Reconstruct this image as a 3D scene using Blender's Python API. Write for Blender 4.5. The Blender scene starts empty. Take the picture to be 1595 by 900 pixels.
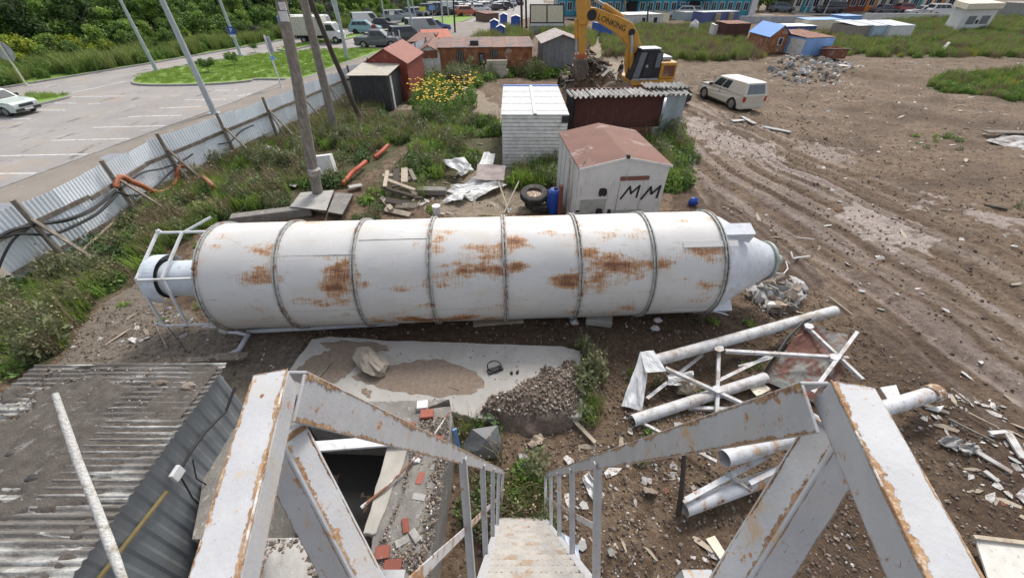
import bpy, bmesh, math, random
import numpy as np
from mathutils import Vector, Matrix
random.seed(7); RNG = np.random.RandomState(11)
PI = math.pi; R = math.radians
C = bpy.context.scene.collection
# ---------------------------------------------------------------- camera
FPX, CH, PITCH = 605.0, 7.5, R(39.3)
cam = bpy.data.cameras.new('camera'); cam.sensor_width = 36; cam.lens = FPX/1595*36
cam.clip_start = 0.05; cam.clip_end = 3000
camo = bpy.data.objects.new('camera', cam); C.objects.link(camo)
camo.location = (0, 0, CH); camo.rotation_euler = (PI/2-PITCH, 0, 0)
bpy.context.scene.camera = camo
# ---------------------------------------------------------------- light
SE, SR = R(50), R(20)          # sun elevation, heading (right of straight ahead)
w = bpy.data.worlds.new('World'); bpy.context.scene.world = w; w.use_nodes = True
nt = w.node_tree; bg = nt.nodes['Background']
sk = nt.nodes.new('ShaderNodeTexSky'); sk.sky_type = 'NISHITA'; sk.sun_disc = False
sk.sun_elevation = SE; sk.sun_rotation = SR; sk.air_density = 1.0; sk.dust_density = 3.0; sk.ozone_density = 1.0
hs = nt.nodes.new('ShaderNodeHueSaturation'); hs.inputs['Saturation'].default_value = 0.36
nt.links.new(sk.outputs[0], hs.inputs['Color']); nt.links.new(hs.outputs[0], bg.inputs[0]); bg.inputs[1].default_value = 0.12
sl = bpy.data.lights.new('sun', 'SUN'); sl.energy = 1.5; sl.angle = R(12); sl.color = (1, .94, .86)
so = bpy.data.objects.new('sun', sl); C.objects.link(so)
d = Vector((math.sin(SR)*math.cos(SE), math.cos(SR)*math.cos(SE), math.sin(SE)))
so.rotation_euler = d.to_track_quat('Z', 'Y').to_euler()
vs = bpy.context.scene.view_settings; vs.view_transform = 'Standard'; vs.look = 'None'; vs.gamma = 1; vs.exposure = 0.84
# ---------------------------------------------------------------- pixel <-> world (layout help)
_c, _s = math.cos(PITCH), math.sin(PITCH)
def ray(px, py):
    a = (px-797.5)/FPX; b = -(py-450)/FPX
    return Vector((a, _c+b*_s, -_s+b*_c))
def G(px, py, z=0.0):
    r = ray(px, py); t = (z-CH)/r.z; return Vector((r.x*t, r.y*t, z))
def P(px, py, dd):
    r = ray(px, py)*dd; return Vector((r.x, r.y, r.z+CH))
def PY(px, py, y):
    r = ray(px, py); t = y/r.y; return Vector((r.x*t, y, r.z*t+CH))
def proj(x, y, z):
    z = z-CH; dd = y*_c-z*_s; u = y*_s+z*_c
    return 797.5+FPX*x/dd, 450-FPX*u/dd
def HZ(b, py):          # height at which the vertical over b reaches pixel row py
    r = ray(797.5, py); return CH + r.z/r.y*b.y
def inpoly(px, py, poly):
    ins = np.zeros(px.shape, bool); n = len(poly); j = n-1
    for i in range(n):
        xi, yi = poly[i]; xj, yj = poly[j]
        c = ((yi > py) != (yj > py)) & (px < (xj-xi)*(py-yi)/((yj-yi) or 1e-9)+xi)
        ins ^= c; j = i
    return ins
_perm = np.random.RandomState(3).rand(256, 256)
def vn(x, y, s=0):
    x = np.asarray(x, float)+s*17.3; y = np.asarray(y, float)+s*9.7
    xi = np.floor(x).astype(int); yi = np.floor(y).astype(int); fx = x-xi; fy = y-yi
    fx = fx*fx*(3-2*fx); fy = fy*fy*(3-2*fy)
    a = _perm[xi % 256, yi % 256]; b = _perm[(xi+1) % 256, yi % 256]
    c = _perm[xi % 256, (yi+1) % 256]; e = _perm[(xi+1) % 256, (yi+1) % 256]
    return a*(1-fx)*(1-fy)+b*fx*(1-fy)+c*(1-fx)*fy+e*fx*fy
def fbm(x, y, s=0, o=4):
    t = 0; a = .5
    for i in range(o):
        t = t+a*vn(x*2**i, y*2**i, s+i*5); a *= .5
    return t/(1-.5**o)
# ---------------------------------------------------------------- materials
MATS = {}
def _noise(nt, co, scale, detail=4, rough=.6, stretch=None, dist=0):
    n = nt.nodes.new('ShaderNodeTexNoise'); n.inputs['Scale'].default_value = scale
    n.inputs['Detail'].default_value = detail; n.inputs['Roughness'].default_value = rough; n.inputs['Distortion'].default_value = dist
    if stretch:
        m = nt.nodes.new('ShaderNodeMapping'); m.inputs['Scale'].default_value = stretch
        nt.links.new(co, m.inputs[0]); nt.links.new(m.outputs[0], n.inputs['Vector'])
    else: nt.links.new(co, n.inputs['Vector'])
    return n.outputs['Fac']
def _mix(nt, f, a, b):
    m = nt.nodes.new('ShaderNodeMix'); m.data_type = 'RGBA'
    for sock, v in ((m.inputs[0], f), (m.inputs[6], a), (m.inputs[7], b)):
        if isinstance(v, (int, float)): sock.default_value = v
        elif isinstance(v, tuple): sock.default_value = (*v[:3], 1)
        else: nt.links.new(v, sock)
    return m.outputs[2]
def _range(nt, v, a, b, c=0., e=1.):
    m = nt.nodes.new('ShaderNodeMapRange'); m.interpolation_type = 'SMOOTHSTEP'
    nt.links.new(v, m.inputs[0])
    for k, q in zip((1, 2, 3, 4), (a, b, c, e)): m.inputs[k].default_value = q
    return m.outputs[0]
def M(name, col, rough=.75, metal=0., col2=None, scale=4, stains=(), bump=.15, bs=30, rnd=0., trans=0, coat=0, attr=None):
    if name in MATS: return MATS[name]
    m = bpy.data.materials.new(name); m.use_nodes = True; nt = m.node_tree; L = nt.links
    b = nt.nodes['Principled BSDF']; tc = nt.nodes.new('ShaderNodeTexCoord'); co = tc.outputs['Object']
    base = _mix(nt, _range(nt, _noise(nt, co, scale), .3, .7), col, col2 or tuple(c*.82 for c in col))
    for (sc, ss, lo, hi, st) in stains:
        base = _mix(nt, _range(nt, _noise(nt, co, ss, 6, .68, st, .3), lo, hi), base, sc)
    if rnd:
        oi = nt.nodes.new('ShaderNodeObjectInfo'); h = nt.nodes.new('ShaderNodeHueSaturation')
        mr = nt.nodes.new('ShaderNodeMapRange'); L.new(oi.outputs['Random'], mr.inputs[0]); mr.inputs[3].default_value = 1-rnd; mr.inputs[4].default_value = 1+rnd
        L.new(base, h.inputs['Color']); L.new(mr.outputs[0], h.inputs['Value']); base = h.outputs[0]
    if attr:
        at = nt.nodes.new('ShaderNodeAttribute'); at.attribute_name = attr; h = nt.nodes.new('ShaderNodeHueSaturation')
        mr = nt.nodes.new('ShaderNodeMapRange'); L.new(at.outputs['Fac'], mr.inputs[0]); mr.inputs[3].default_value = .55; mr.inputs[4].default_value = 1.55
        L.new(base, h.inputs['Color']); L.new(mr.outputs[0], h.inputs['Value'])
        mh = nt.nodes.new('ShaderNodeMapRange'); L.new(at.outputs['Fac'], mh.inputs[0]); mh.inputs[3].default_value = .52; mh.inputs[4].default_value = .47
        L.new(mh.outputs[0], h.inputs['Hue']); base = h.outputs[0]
    L.new(base, b.inputs['Base Color']); b.inputs['Roughness'].default_value = rough; b.inputs['Metallic'].default_value = metal
    if coat: b.inputs['Coat Weight'].default_value = coat
    if bump:
        bp = nt.nodes.new('ShaderNodeBump'); bp.inputs['Strength'].default_value = bump; bp.inputs['Distance'].default_value = .02
        L.new(_noise(nt, co, bs, 5), bp.inputs['Height']); L.new(bp.outputs[0], b.inputs['Normal'])
    if trans:
        t = nt.nodes.new('ShaderNodeBsdfTranslucent'); L.new(base, t.inputs[0]); ms = nt.nodes.new('ShaderNodeMixShader'); ms.inputs[0].default_value = trans
        L.new(b.outputs[0], ms.inputs[1]); L.new(t.outputs[0], ms.inputs[2]); L.new(ms.outputs[0], nt.nodes['Material Output'].inputs[0])
    MATS[name] = m; return m
RUST = (.22, .075, .025); RUST2 = (.42, .2, .07); DK = (.03, .02, .015)
m_silo0 = M('silo_paint', (.74, .745, .77), .5, col2=(.68, .68, .7), scale=1.2, bump=.08, stains=[
    ((.62, .57, .48), 2.2, .52, .8, (1, 1, 1)), (RUST2, 1.0, .53, .64, (.8, 2.0, 2.0)), ((.36, .14, .04), 1.6, .58, .68, (.7, 2.2, 2.2)), (RUST, 2.4, .62, .70, (.6, 2.6, 2.6)),
    ((.34, .2, .1), 9, .63, .7, (.25, 2, 2)), ((.35, .25, .17), 30, .7, .76, (.5, 1, 1))])
def silo_material():
    m = bpy.data.materials.new('silo_rusted_paint'); m.use_nodes = True; nt = m.node_tree; L = nt.links; b = nt.nodes['Principled BSDF']; tc = nt.nodes.new('ShaderNodeTexCoord'); co = tc.outputs['Object']
    def ma(op, a, c):
        x = nt.nodes.new('ShaderNodeMath'); x.operation = op
        for s_, v in zip(x.inputs, (a, c)):
            if isinstance(v, (int, float)): s_.default_value = v
            else: L.new(v, s_)
        return x.outputs[0]
    base = _mix(nt, _range(nt, _noise(nt, co, .8), .3, .7), (.63, .62, .61), (.56, .55, .54))
    base = _mix(nt, ma('MULTIPLY', _range(nt, _noise(nt, co, 1.3, 6, .6, (.6, 1.4, 1.4)), .48, .72), .55), base, (.55, .49, .40))
    mp = nt.nodes.new('ShaderNodeMapping'); mp.inputs['Location'].default_value = (5.3, 2.2, 1.7); L.new(co, mp.inputs[0]); reg = _noise(nt, mp.outputs[0], .42, 2, .5)
    sx_ = nt.nodes.new('ShaderNodeSeparateXYZ'); L.new(co, sx_.inputs[0]); at_ = nt.nodes.new('ShaderNodeAttribute'); at_.attribute_name = 'rust'; reg = ma('ADD', ma('MULTIPLY', reg, .35), ma('MULTIPLY', at_.outputs['Fac'], .40)); blot = _noise(nt, co, 1.25, 6, .62, (.75, 2.1, 2.1)); fine = _noise(nt, co, 5, 4, .6, (7, .7, .7)); grain = _noise(nt, co, 28, 4, .7)
    dp = nt.nodes.new('ShaderNodeVectorMath'); dp.operation = 'DOT_PRODUCT'; L.new(co, dp.inputs[0]); dp.inputs[1].default_value = (.03, -.40, .66)
    wear = ma('MULTIPLY', _range(nt, dp.outputs['Value'], -.1, 1.25, -1, 1), .085)
    v = ma('ADD', ma('ADD', reg, ma('MULTIPLY', blot, 1.35)), ma('ADD', ma('MULTIPLY', fine, .42), ma('MULTIPLY', grain, .34)))
    base = _mix(nt, ma('MULTIPLY', _range(nt, v, 1.36, 1.50), .65), base, (.50, .31, .16)); base = _mix(nt, ma('MULTIPLY', _range(nt, v, 1.45, 1.57), .85), base, (.36, .16, .055)); base = _mix(nt, ma('MULTIPLY', _range(nt, v, 1.57, 1.68), .85), base, (.15, .055, .03))
    scr = _noise(nt, co, 9, 6, .7, (.22, 2.2, 2.2)); base = _mix(nt, ma('MULTIPLY', _range(nt, scr, .62, .68), .75), base, (.36, .30, .24)); sp = _noise(nt, co, 34, 5, .7); base = _mix(nt, _range(nt, sp, .68, .72), base, (.28, .2, .14))
    L.new(base, b.inputs['Base Color']); b.inputs['Roughness'].default_value = .55
    bp = nt.nodes.new('ShaderNodeBump'); bp.inputs['Strength'].default_value = .25; bp.inputs['Distance'].default_value = .02; L.new(v, bp.inputs['Height']); L.new(bp.outputs[0], b.inputs['Normal']); return m
m_silo = silo_material()
def strip_material():   # flaking rust that thins out away from the edge (attribute e: 1 at the edge)
    m = bpy.data.materials.new('flaking_rust'); m.use_nodes = True; nt = m.node_tree; L = nt.links; b = nt.nodes['Principled BSDF']; tc = nt.nodes.new('ShaderNodeTexCoord'); co = tc.outputs['Object']
    base = _mix(nt, _range(nt, _noise(nt, co, 25, 5, .7), .35, .65), (.40, .25, .13), (.20, .10, .05)); base = _mix(nt, _range(nt, _noise(nt, co, 120, 3, .7), .5, .65), base, (.50, .40, .30)); L.new(base, b.inputs['Base Color']); b.inputs['Roughness'].default_value = .9
    at = nt.nodes.new('ShaderNodeAttribute'); at.attribute_name = 'e'; n1 = _noise(nt, co, 9, 3, .6); n2 = _noise(nt, co, 75, 5, .75)
    a1 = nt.nodes.new('ShaderNodeMath'); a1.operation = 'MULTIPLY_ADD'; L.new(n1, a1.inputs[0]); a1.inputs[1].default_value = 1.5; L.new(n2, a1.inputs[2]); a2 = nt.nodes.new('ShaderNodeMath'); a2.operation = 'ADD'; L.new(a1.outputs[0], a2.inputs[0]); L.new(at.outputs['Fac'], a2.inputs[1])
    L.new(_range(nt, a2.outputs[0], 2.00, 2.12), b.inputs['Alpha']); return m
m_flake = strip_material()
m_ring = M('ring_steel', (.42, .43, .41), .6, stains=[(RUST, 5, .5, .66, None), ((.2, .2, .18), 8, .5, .7, None)])
m_neck = M('neck_paint', (.62, .68, .74), .5, stains=[((.4, .4, .38), 5, .6, .75, None), (RUST, 9, .7, .76, None)])
m_cone = M('cone_paint', (.62, .65, .7), .5, stains=[((.42, .4, .36), 3, .52, .75, None), (RUST2, 4, .64, .72, (.5, 2, 2))])
m_rail = M('rail_paint', (.48, .485, .50), .55, col2=(.41, .415, .43), scale=9, bump=.10, bs=110, stains=[
    ((.47, .45, .42), 7, .50, .72, None), ((.50, .36, .22), 8, .58, .70, None), ((.40, .19, .07), 26, .60, .68, None), (RUST, 60, .64, .70, None), ((.22, .2, .18), 110, .66, .72, None)])
m_railrust = M('rail_rust', (.34, .22, .13), .85, col2=(.22, .11, .05), scale=18, bump=.5, bs=90, stains=[((.62, .6, .56), 14, .5, .6, None), ((.1, .06, .04), 25, .6, .7, None)])
m_white = M('white_paint', (.68, .69, .70), .6, stains=[((.42, .38, .32), 3, .55, .75, None), (RUST2, 8, .69, .76, None)])
m_white2 = M('white_metal_dirty', (.70, .70, .69), .6, stains=[((.35, .33, .30), 2.5, .5, .75, None)], rnd=.08)
m_truss = M('truss_paint', (.58, .585, .60), .6, col2=(.47, .47, .47), scale=5, stains=[((.33, .29, .25), 3, .46, .66, None), ((.42, .25, .13), 5, .58, .68, None), (RUST, 9, .60, .68, None)])
m_galv = M('galvanised', (.42, .45, .50), .5, .3, stains=[((.28, .28, .28), 4, .5, .75, None)], rnd=.07)
m_fence = M('fence_sheet', (.74, .79, .84), .5, col2=(.66, .72, .78), scale=1.5, bump=.05, stains=[((.45, .45, .45), 3, .58, .8, None), ((.72, .76, .8), 1.2, .6, .8, None)], rnd=.10)
m_wood = M('old_wood', (.22, .19, .155), .9, col2=(.13, .11, .09), scale=8, bump=.5, bs=40, stains=[((.34, .31, .27), 9, .5, .7, (1, 1, .15))], rnd=.2)
m_woodl = M('pale_wood', (.42, .36, .28), .85, col2=(.3, .25, .19), scale=7, bump=.3, rnd=.2, stains=[((.16, .13, .1), 10, .6, .7, None)])
m_pole = M('pole_wood', (.25, .225, .20), .9, col2=(.16, .14, .12), scale=5, bump=.6, bs=25, stains=[((.36, .34, .31), 7, .5, .7, (3, 3, .2))])
m_poled = M('pole_dark', (.07, .055, .045), .9, bump=.5)
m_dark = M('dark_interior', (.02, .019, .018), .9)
m_rubber = M('rubber', (.045, .044, .043), .85, bump=.3, stains=[((.14, .12, .1), 5, .5, .7, None)])
m_cable = M('black_cable', (.018, .018, .02), .6)
m_conc = M('concrete', (.40, .39, .37), .92, col2=(.33, .32, .30), scale=3, bump=.5, bs=35, stains=[((.24, .22, .19), 2.5, .5, .72, None), ((.5, .49, .47), 6, .6, .75, None)])
m_concd = M('concrete_dark', (.24, .225, .20), .95, col2=(.17, .16, .15), scale=4, bump=.7, bs=30, stains=[((.4, .39, .37), 7, .56, .7, None), ((.1, .09, .08), 3, .6, .75, None)])
m_slab = M('slab_concrete', (.42, .405, .38), .9, col2=(.35, .335, .31), scale=2, bump=.35, bs=50, stains=[((.34, .32, .3), 9, .62, .75, None), ((.12, .1, .08), 40, .72, .78, None)])
m_sand = M('sand', (.26, .205, .165), .95, col2=(.2, .155, .12), scale=12, bump=.8, bs=60)
m_stone = M('stone', (.29, .235, .19), .9, col2=(.19, .155, .125), scale=3, bump=.4, rnd=.45)
m_stonew = M('white_rubble', (.62, .61, .6), .8, rnd=.25, bump=.1)
m_brick = M('brick_red', (.30, .10, .07), .9, bump=.4, stains=[((.4, .3, .25), 8, .6, .75, None)], rnd=.2)
m_rusty = M('rusty_sheet', (.26, .115, .07), .85, col2=(.16, .06, .035), scale=3, bump=.3, stains=[((.40, .33, .29), 2, .56, .7, None), ((.06, .03, .02), 5, .6, .72, None)])
m_roofbrown = M('roof_oxide', (.185, .075, .05), .75, col2=(.14, .06, .042), scale=1.5, bump=.2, stains=[((.30, .24, .21), 1.1, .56, .70, None), ((.42, .16, .07), 3, .62, .72, None), ((.08, .04, .03), 6, .62, .72, None)])
m_hutwhite = M('hut_white', (.60, .60, .59), .75, col2=(.55, .55, .54), scale=3, bump=.1, stains=[((.40, .39, .37), 4, .55, .72, (2, 2, .4)), ((.2, .19, .18), 14, .66, .74, (1.5, 1.5, .5))])
m_grey = M('grey_paint', (.36, .37, .36), .8, stains=[((.22, .22, .21), 4, .5, .7, None)])
m_black = M('black_paint', (.02, .02, .022), .7)
m_blue = M('blue_paint', (.04, .12, .45), .5, stains=[((.2, .22, .3), 4, .6, .75, None)])
m_blue2 = M('light_blue_paint', (.20, .38, .72), .6, stains=[((.3, .33, .4), 3, .52, .72, None), (RUST, 6, .66, .74, None)], rnd=.1)
m_blueplast = M('blue_plastic', (.02, .08, .42), .35)
m_orange = M('orange_hose', (.42, .13, .055), .5, stains=[((.4, .28, .18), 5, .55, .7, None)])
m_hosey = M('yellow_hose', (.50, .38, .18), .6, stains=[((.35, .2, .1), 5, .5, .7, None)])
m_yel = M('machine_yellow', (.64, .31, .035), .5, stains=[((.36, .24, .1), 3, .46, .7, None), ((.1, .07, .04), 6, .66, .75, None)])
m_glass = M('dark_glass', (.03, .04, .05), .08, bump=0); m_glassl = M('pale_glass', (.16, .19, .22), .1, bump=0)
m_asph = M('asphalt', (.315, .298, .285), .9, col2=(.265, .25, .24), scale=.25, bump=.3, bs=80, stains=[((.37, .35, .33), .6, .5, .72, None), ((.19, .18, .17), 2.5, .60, .70, None), ((.33, .27, .22), .35, .5, .7, None), ((.16, .15, .145), .9, .60, .63, (1, .25, 1)), ((.12, .115, .11), 7, .68, .72, None)])
m_line = M('road_paint', (.66, .66, .66), .8, stains=[((.32, .31, .31), 5, .5, .62, None)])
m_kerb = M('kerb_concrete', (.34, .33, .32), .9, stains=[((.22, .2, .18), 3, .5, .7, None)])
m_metalp = M('lamp_metal', (.42, .47, .50), .5, .2)
m_cream = M('cream_panel', (.72, .66, .52), .7); m_red = M('red_oxide', (.24, .05, .038), .7, stains=[((.4, .17, .12), 3, .55, .7, None)])
m_skin = M('skin', (.45, .26, .18), .6, bump=0)
m_chq = M('tread_rust', (.20, .12, .075), .85, col2=(.34, .29, .25), scale=9, bump=.2)
m_tread = M('tread_paint', (.40, .39, .365), .7, col2=(.5, .47, .42), scale=8, bump=.3, stains=[((.38, .28, .2), 6, .5, .68, None), (RUST, 16, .62, .7, None)])
m_rail2 = M('rail_rustier', (.62, .62, .63), .6, stains=[((.4, .2, .08), 3.5, .48, .58, None), (RUST, 9, .56, .66, None)])
m_truss2 = M('truss_paint_rusty', (.56, .58, .61), .6, col2=(.48, .49, .51), scale=5, stains=[((.38, .34, .29), 3, .46, .68, None), (RUST2, 2.5, .54, .66, None), (RUST, 6, .58, .68, None)])
m_slate = M('slate_roof', (.19, .178, .165), .95, col2=(.12, .108, .096), scale=1.3, bump=.9, bs=35, stains=[((.44, .44, .42), .9, .50, .62, (.5, 1.6, 1)), ((.11, .095, .085), 1.6, .55, .72, None), ((.55, .55, .53), 5, .62, .70, (.3, 2.2, 1))])
m_shedwall = M('shed_wall_sheet', (.20, .215, .225), .6, col2=(.16, .175, .185), scale=2, stains=[((.26, .26, .25), 3, .6, .78, None)], rnd=.05)
m_slatepale = M('slate_pale', (.46, .45, .43), .9, col2=(.36, .35, .33), scale=3, bump=.6, bs=30, stains=[((.25, .23, .2), 3, .5, .7, None)], rnd=.1)
m_roofr = M('roof_red', (.28, .095, .07), .75, stains=[((.45, .25, .18), 2.5, .55, .75, None)])
m_rustor = M('rusty_orange', (.34, .15, .07), .85, col2=(.22, .08, .04), scale=2, bump=.3, stains=[((.48, .42, .36), 1.5, .54, .66, None), ((.42, .14, .04), 3, .6, .7, None)], rnd=.15)
m_roofbrown2 = M('roof_brown_grey', (.26, .16, .13), .85, stains=[((.12, .12, .13), .8, .48, .6, None)], rnd=.1)
m_greyplank = M('grey_plank', (.21, .225, .245), .85, stains=[((.13, .14, .15), 4, .5, .7, (2, 2, .3))], rnd=.12)
m_roofstripe = M('roof_striped', (.30, .24, .22), .85, col2=(.38, .36, .34), scale=1.2, stains=[((.2, .12, .09), 2, .5, .7, (3, .4, 1))], rnd=.15)
m_roofblue = M('roof_blue', (.08, .27, .75), .5)
# ---------------------------------------------------------------- building helpers
WM = {}
bpy.context.scene.cycles.max_bounces = 6
def tag(o, label=None, cat=None, group=None, kind=None):
    if label: o['label'] = label
    if cat: o['category'] = cat
    if group: o['group'] = group
    if kind: o['kind'] = kind
    return o
def thing(name, label, cat, loc=(0, 0, 0), rz=0, group=None):
    o = bpy.data.objects.new(name, None); C.objects.link(o); o.location = loc; o.rotation_euler = (0, 0, rz)
    o.empty_display_size = .2; WM[o.name] = Matrix.Translation(Vector(loc)) @ Matrix.Rotation(rz, 4, 'Z')
    return tag(o, label, cat, group)
def perp(t):
    a = Vector((0, 0, 1)) if abs(t.z) < .9 else Vector((0, 1, 0))
    u = t.cross(a).normalized(); return u, t.cross(u).normalized()
class MB:
    def __init__(s): s.v = []; s.f = []
    def add(s, vs, fs):
        n = len(s.v); s.v += [tuple(q) for q in vs]; s.f += [tuple(i+n for i in f) for f in fs]; return s
    def poly(s, *p): return s.add(p, [tuple(range(len(p)))])
    def hexa(s, b, t): # b,t: four bottom pts, four top pts, same order
        return s.add(list(b)+list(t), [(3, 2, 1, 0), (4, 5, 6, 7), (0, 1, 5, 4), (1, 2, 6, 5), (2, 3, 7, 6), (3, 0, 4, 7)])
    def box(s, x0, x1, y0, y1, z0, z1, T=None):
        b = [Vector(q) for q in ((x0, y0, z0), (x1, y0, z0), (x1, y1, z0), (x0, y1, z0))]; t = [Vector((q.x, q.y, z1)) for q in b]
        if T: b = [T(q) for q in b]; t = [T(q) for q in t]
        return s.hexa(b, t)
    def beam(s, p, q, w, h, up=(0, 0, 1), w2=None, h2=None):
        p, q = Vector(p), Vector(q); t = (q-p).normalized(); u = t.cross(Vector(up))
        if u.length < 1e-4: u = t.cross(Vector((0, 1, 0)))
        u.normalize(); n = u.cross(t).normalized(); w2 = w2 or w; h2 = h2 or h
        a = [p-u*w/2-n*h/2, p+u*w/2-n*h/2, p+u*w/2+n*h/2, p-u*w/2+n*h/2]
        b = [q-u*w2/2-n*h2/2, q+u*w2/2-n*h2/2, q+u*w2/2+n*h2/2, q-u*w2/2+n*h2/2]
        return s.hexa(a, b)
    def angle(s, p, q, w, th, side, up=(0, 0, 1), h=None): # L profile: flange of width w on top, web going down at side*(w/2)
        p, q = Vector(p), Vector(q); t = (q-p).normalized(); u = t.cross(Vector(up)).normalized(); n = u.cross(t).normalized(); h = h or w
        s.beam(p, q, w, th, up)
        o = u*(side*(w/2-th/2))-n*(h/2+th/2); return s.beam(p+o, q+o, th, h, up)
    def tube(s, path, r, n=10, cap=True, r2=None):
        path = [Vector(q) for q in path]; k = len(path)
        rs = r if isinstance(r, (list, tuple)) else [r+((r2 or r)-r)*i/max(1, k-1) for i in range(k)]
        rings = []; u = None
        for i, q in enumerate(path):
            t = (path[min(i+1, k-1)]-path[max(i-1, 0)]).normalized()
            if u is None: u, _ = perp(t)
            u = (u-t*u.dot(t)).normalized(); v_ = t.cross(u)
            rings += [q+(u*math.cos(2*PI*j/n)+v_*math.sin(2*PI*j/n))*rs[i] for j in range(n)]
        fs = [(i*n+j, i*n+(j+1) % n, (i+1)*n+(j+1) % n, (i+1)*n+j) for i in range(k-1) for j in range(n)]
        if cap: fs += [tuple(range(n-1, -1, -1)), tuple((k-1)*n+j for j in range(n))]
        return s.add(rings, fs)
    def pipe(s, p, q, r, th=.02, n=16):   # hollow
        p, q = Vector(p), Vector(q); t = (q-p).normalized(); u, v_ = perp(t); vs = []
        for (c, rr) in ((p, r), (q, r), (q, r-th), (p, r-th)):
            vs += [c+(u*math.cos(2*PI*j/n)+v_*math.sin(2*PI*j/n))*rr for j in range(n)]
        return s.add(vs, [(i*n+j, i*n+(j+1) % n, ((i+1) % 4)*n+(j+1) % n, ((i+1) % 4)*n+j) for i in range(4) for j in range(n)])
    def corr(s, o, u, v, nw, amp, th=0.0, seg=4, nv=1, trap=False, jit=0):  # corrugated sheet: waves along u, ridges along v
        o, u, v = Vector(o), Vector(u), Vector(v); n = u.cross(v).normalized(); k = nw*seg+1; vs = []
        for j in range(nv+1):
            for i in range(k):
                ph = i/seg; hgt = (math.sin(ph*2*PI)*.5 if not trap else (.5 if (i % seg) < seg/2 else -.5))*amp
                sh = (.25*((i % seg) % 2)*(1 if False else 0))
                vs.append(o+u*(i/(k-1))+v*(j/nv)+n*(hgt+(random.uniform(-jit, jit) if jit else 0)))
        fs = [(j*k+i, j*k+i+1, (j+1)*k+i+1, (j+1)*k+i) for j in range(nv) for i in range(k-1)]
        if th:
            m = len(vs); vs += [q-n*th for q in vs]; fs += [tuple(m+a for a in f[::-1]) for f in fs]
            for i in range(k-1):
                fs.append((i+1, i, m+i, m+i+1)); e = nv*k; fs.append((e+i, e+i+1, m+e+i+1, m+e+i))
            for j in range(nv):
                a = j*k; b = (j+1)*k; fs.append((a, b, m+b, m+a)); a += k-1; b += k-1; fs.append((b, a, m+a, m+b))
        return s.add(vs, fs)
    def prism(s, pts, d):     # pts planar loop, extruded by vector d
        pts = [Vector(q) for q in pts]; d = Vector(d); n = len(pts)
        return s.add(pts+[q+d for q in pts], [tuple(range(n-1, -1, -1)), tuple(range(n, 2*n))]+[(i, (i+1) % n, n+(i+1) % n, n+i) for i in range(n)])
    def blob(s, c, r, seg=8, jit=.2, sq=(1, 1, 1), seed=None):
        rr = random.Random(seed) if seed is not None else random
        c = Vector(c); vs = []; rings = max(3, seg//2); 
        for i in range(rings+1):
            th = PI*i/rings
            for j in range(seg):
                ph = 2*PI*j/seg; k = r*(1+rr.uniform(-jit, jit)) if 0 < i < rings else r
                vs.append(c+Vector((math.sin(th)*math.cos(ph)*k*sq[0], math.sin(th)*math.sin(ph)*k*sq[1], math.cos(th)*k*sq[2])))
        return s.add(vs, [(i*seg+j, (i+1)*seg+j, (i+1)*seg+(j+1) % seg, i*seg+(j+1) % seg) for i in range(rings) for j in range(seg)])
    def mesh(s, name, mat, smooth=False, inv=None):
        me = bpy.data.meshes.new(name); vs = s.v if inv is None else [tuple(inv @ Vector(q)) for q in s.v]
        me.from_pydata(vs, [], s.f); me.materials.append(mat)
        bm = bmesh.new(); bm.from_mesh(me); bmesh.ops.recalc_face_normals(bm, faces=bm.faces); bm.to_mesh(me); bm.free()
        if smooth: me.shade_smooth()
        return me
    def build(s, name, mat, parent=None, smooth=False, bevel=0, auto=True):
        inv = None; Wm = Matrix.Identity(4)
        if parent is not None: Wm = WM[parent.name]; inv = Wm.inverted()
        me = s.mesh(name, mat, False, inv); o = bpy.data.objects.new(name, me); C.objects.link(o); o.parent = parent; WM[o.name] = Wm
        if smooth:
            me.shade_smooth()
            try: me.set_sharp_from_angle(angle=R(40))
            except Exception: pass
        if bevel:
            b = o.modifiers.new('bevel', 'BEVEL'); b.width = bevel; b.segments = 2; b.limit_method = 'ANGLE'; b.angle_limit = R(40)
        return o
def single(name, mb, mat, label, cat, group=None, **k):   # a thing that is one mesh, origin at its lowest centre
    vs = np.array(mb.v); c = Vector(((vs[:, 0].min()+vs[:, 0].max())/2, (vs[:, 1].min()+vs[:, 1].max())/2, vs[:, 2].min()))
    mb.v = [tuple(Vector(q)-c) for q in mb.v]; o = mb.build(name, mat, None, **k); o.location = c
    WM[o.name] = Matrix.Translation(c); return tag(o, label, cat, group)
def structure(name, mb, mat, **k):
    o = mb.build(name, mat, None, **k); o['kind'] = 'structure'; return o
def copy_tree(o, parent=None):
    c = o.copy(); C.objects.link(c); c.parent = parent; WM[c.name] = WM.get(o.name, Matrix.Identity(4))
    for ch in o.children: copy_tree(ch, c)
    return c
class FR:   # local frame: origin, horizontal u, depth v, up z
    def __init__(s, o, u, v=None):
        s.o = Vector(o); s.u = Vector(u).normalized(); s.z = Vector((0, 0, 1)); s.v = Vector(v).normalized() if v is not None else s.z.cross(s.u).normalized()
    def __call__(s, a, b=None, c=None):
        if b is None: a, b, c = a
        return s.o+s.u*a+s.v*b+s.z*c
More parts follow.
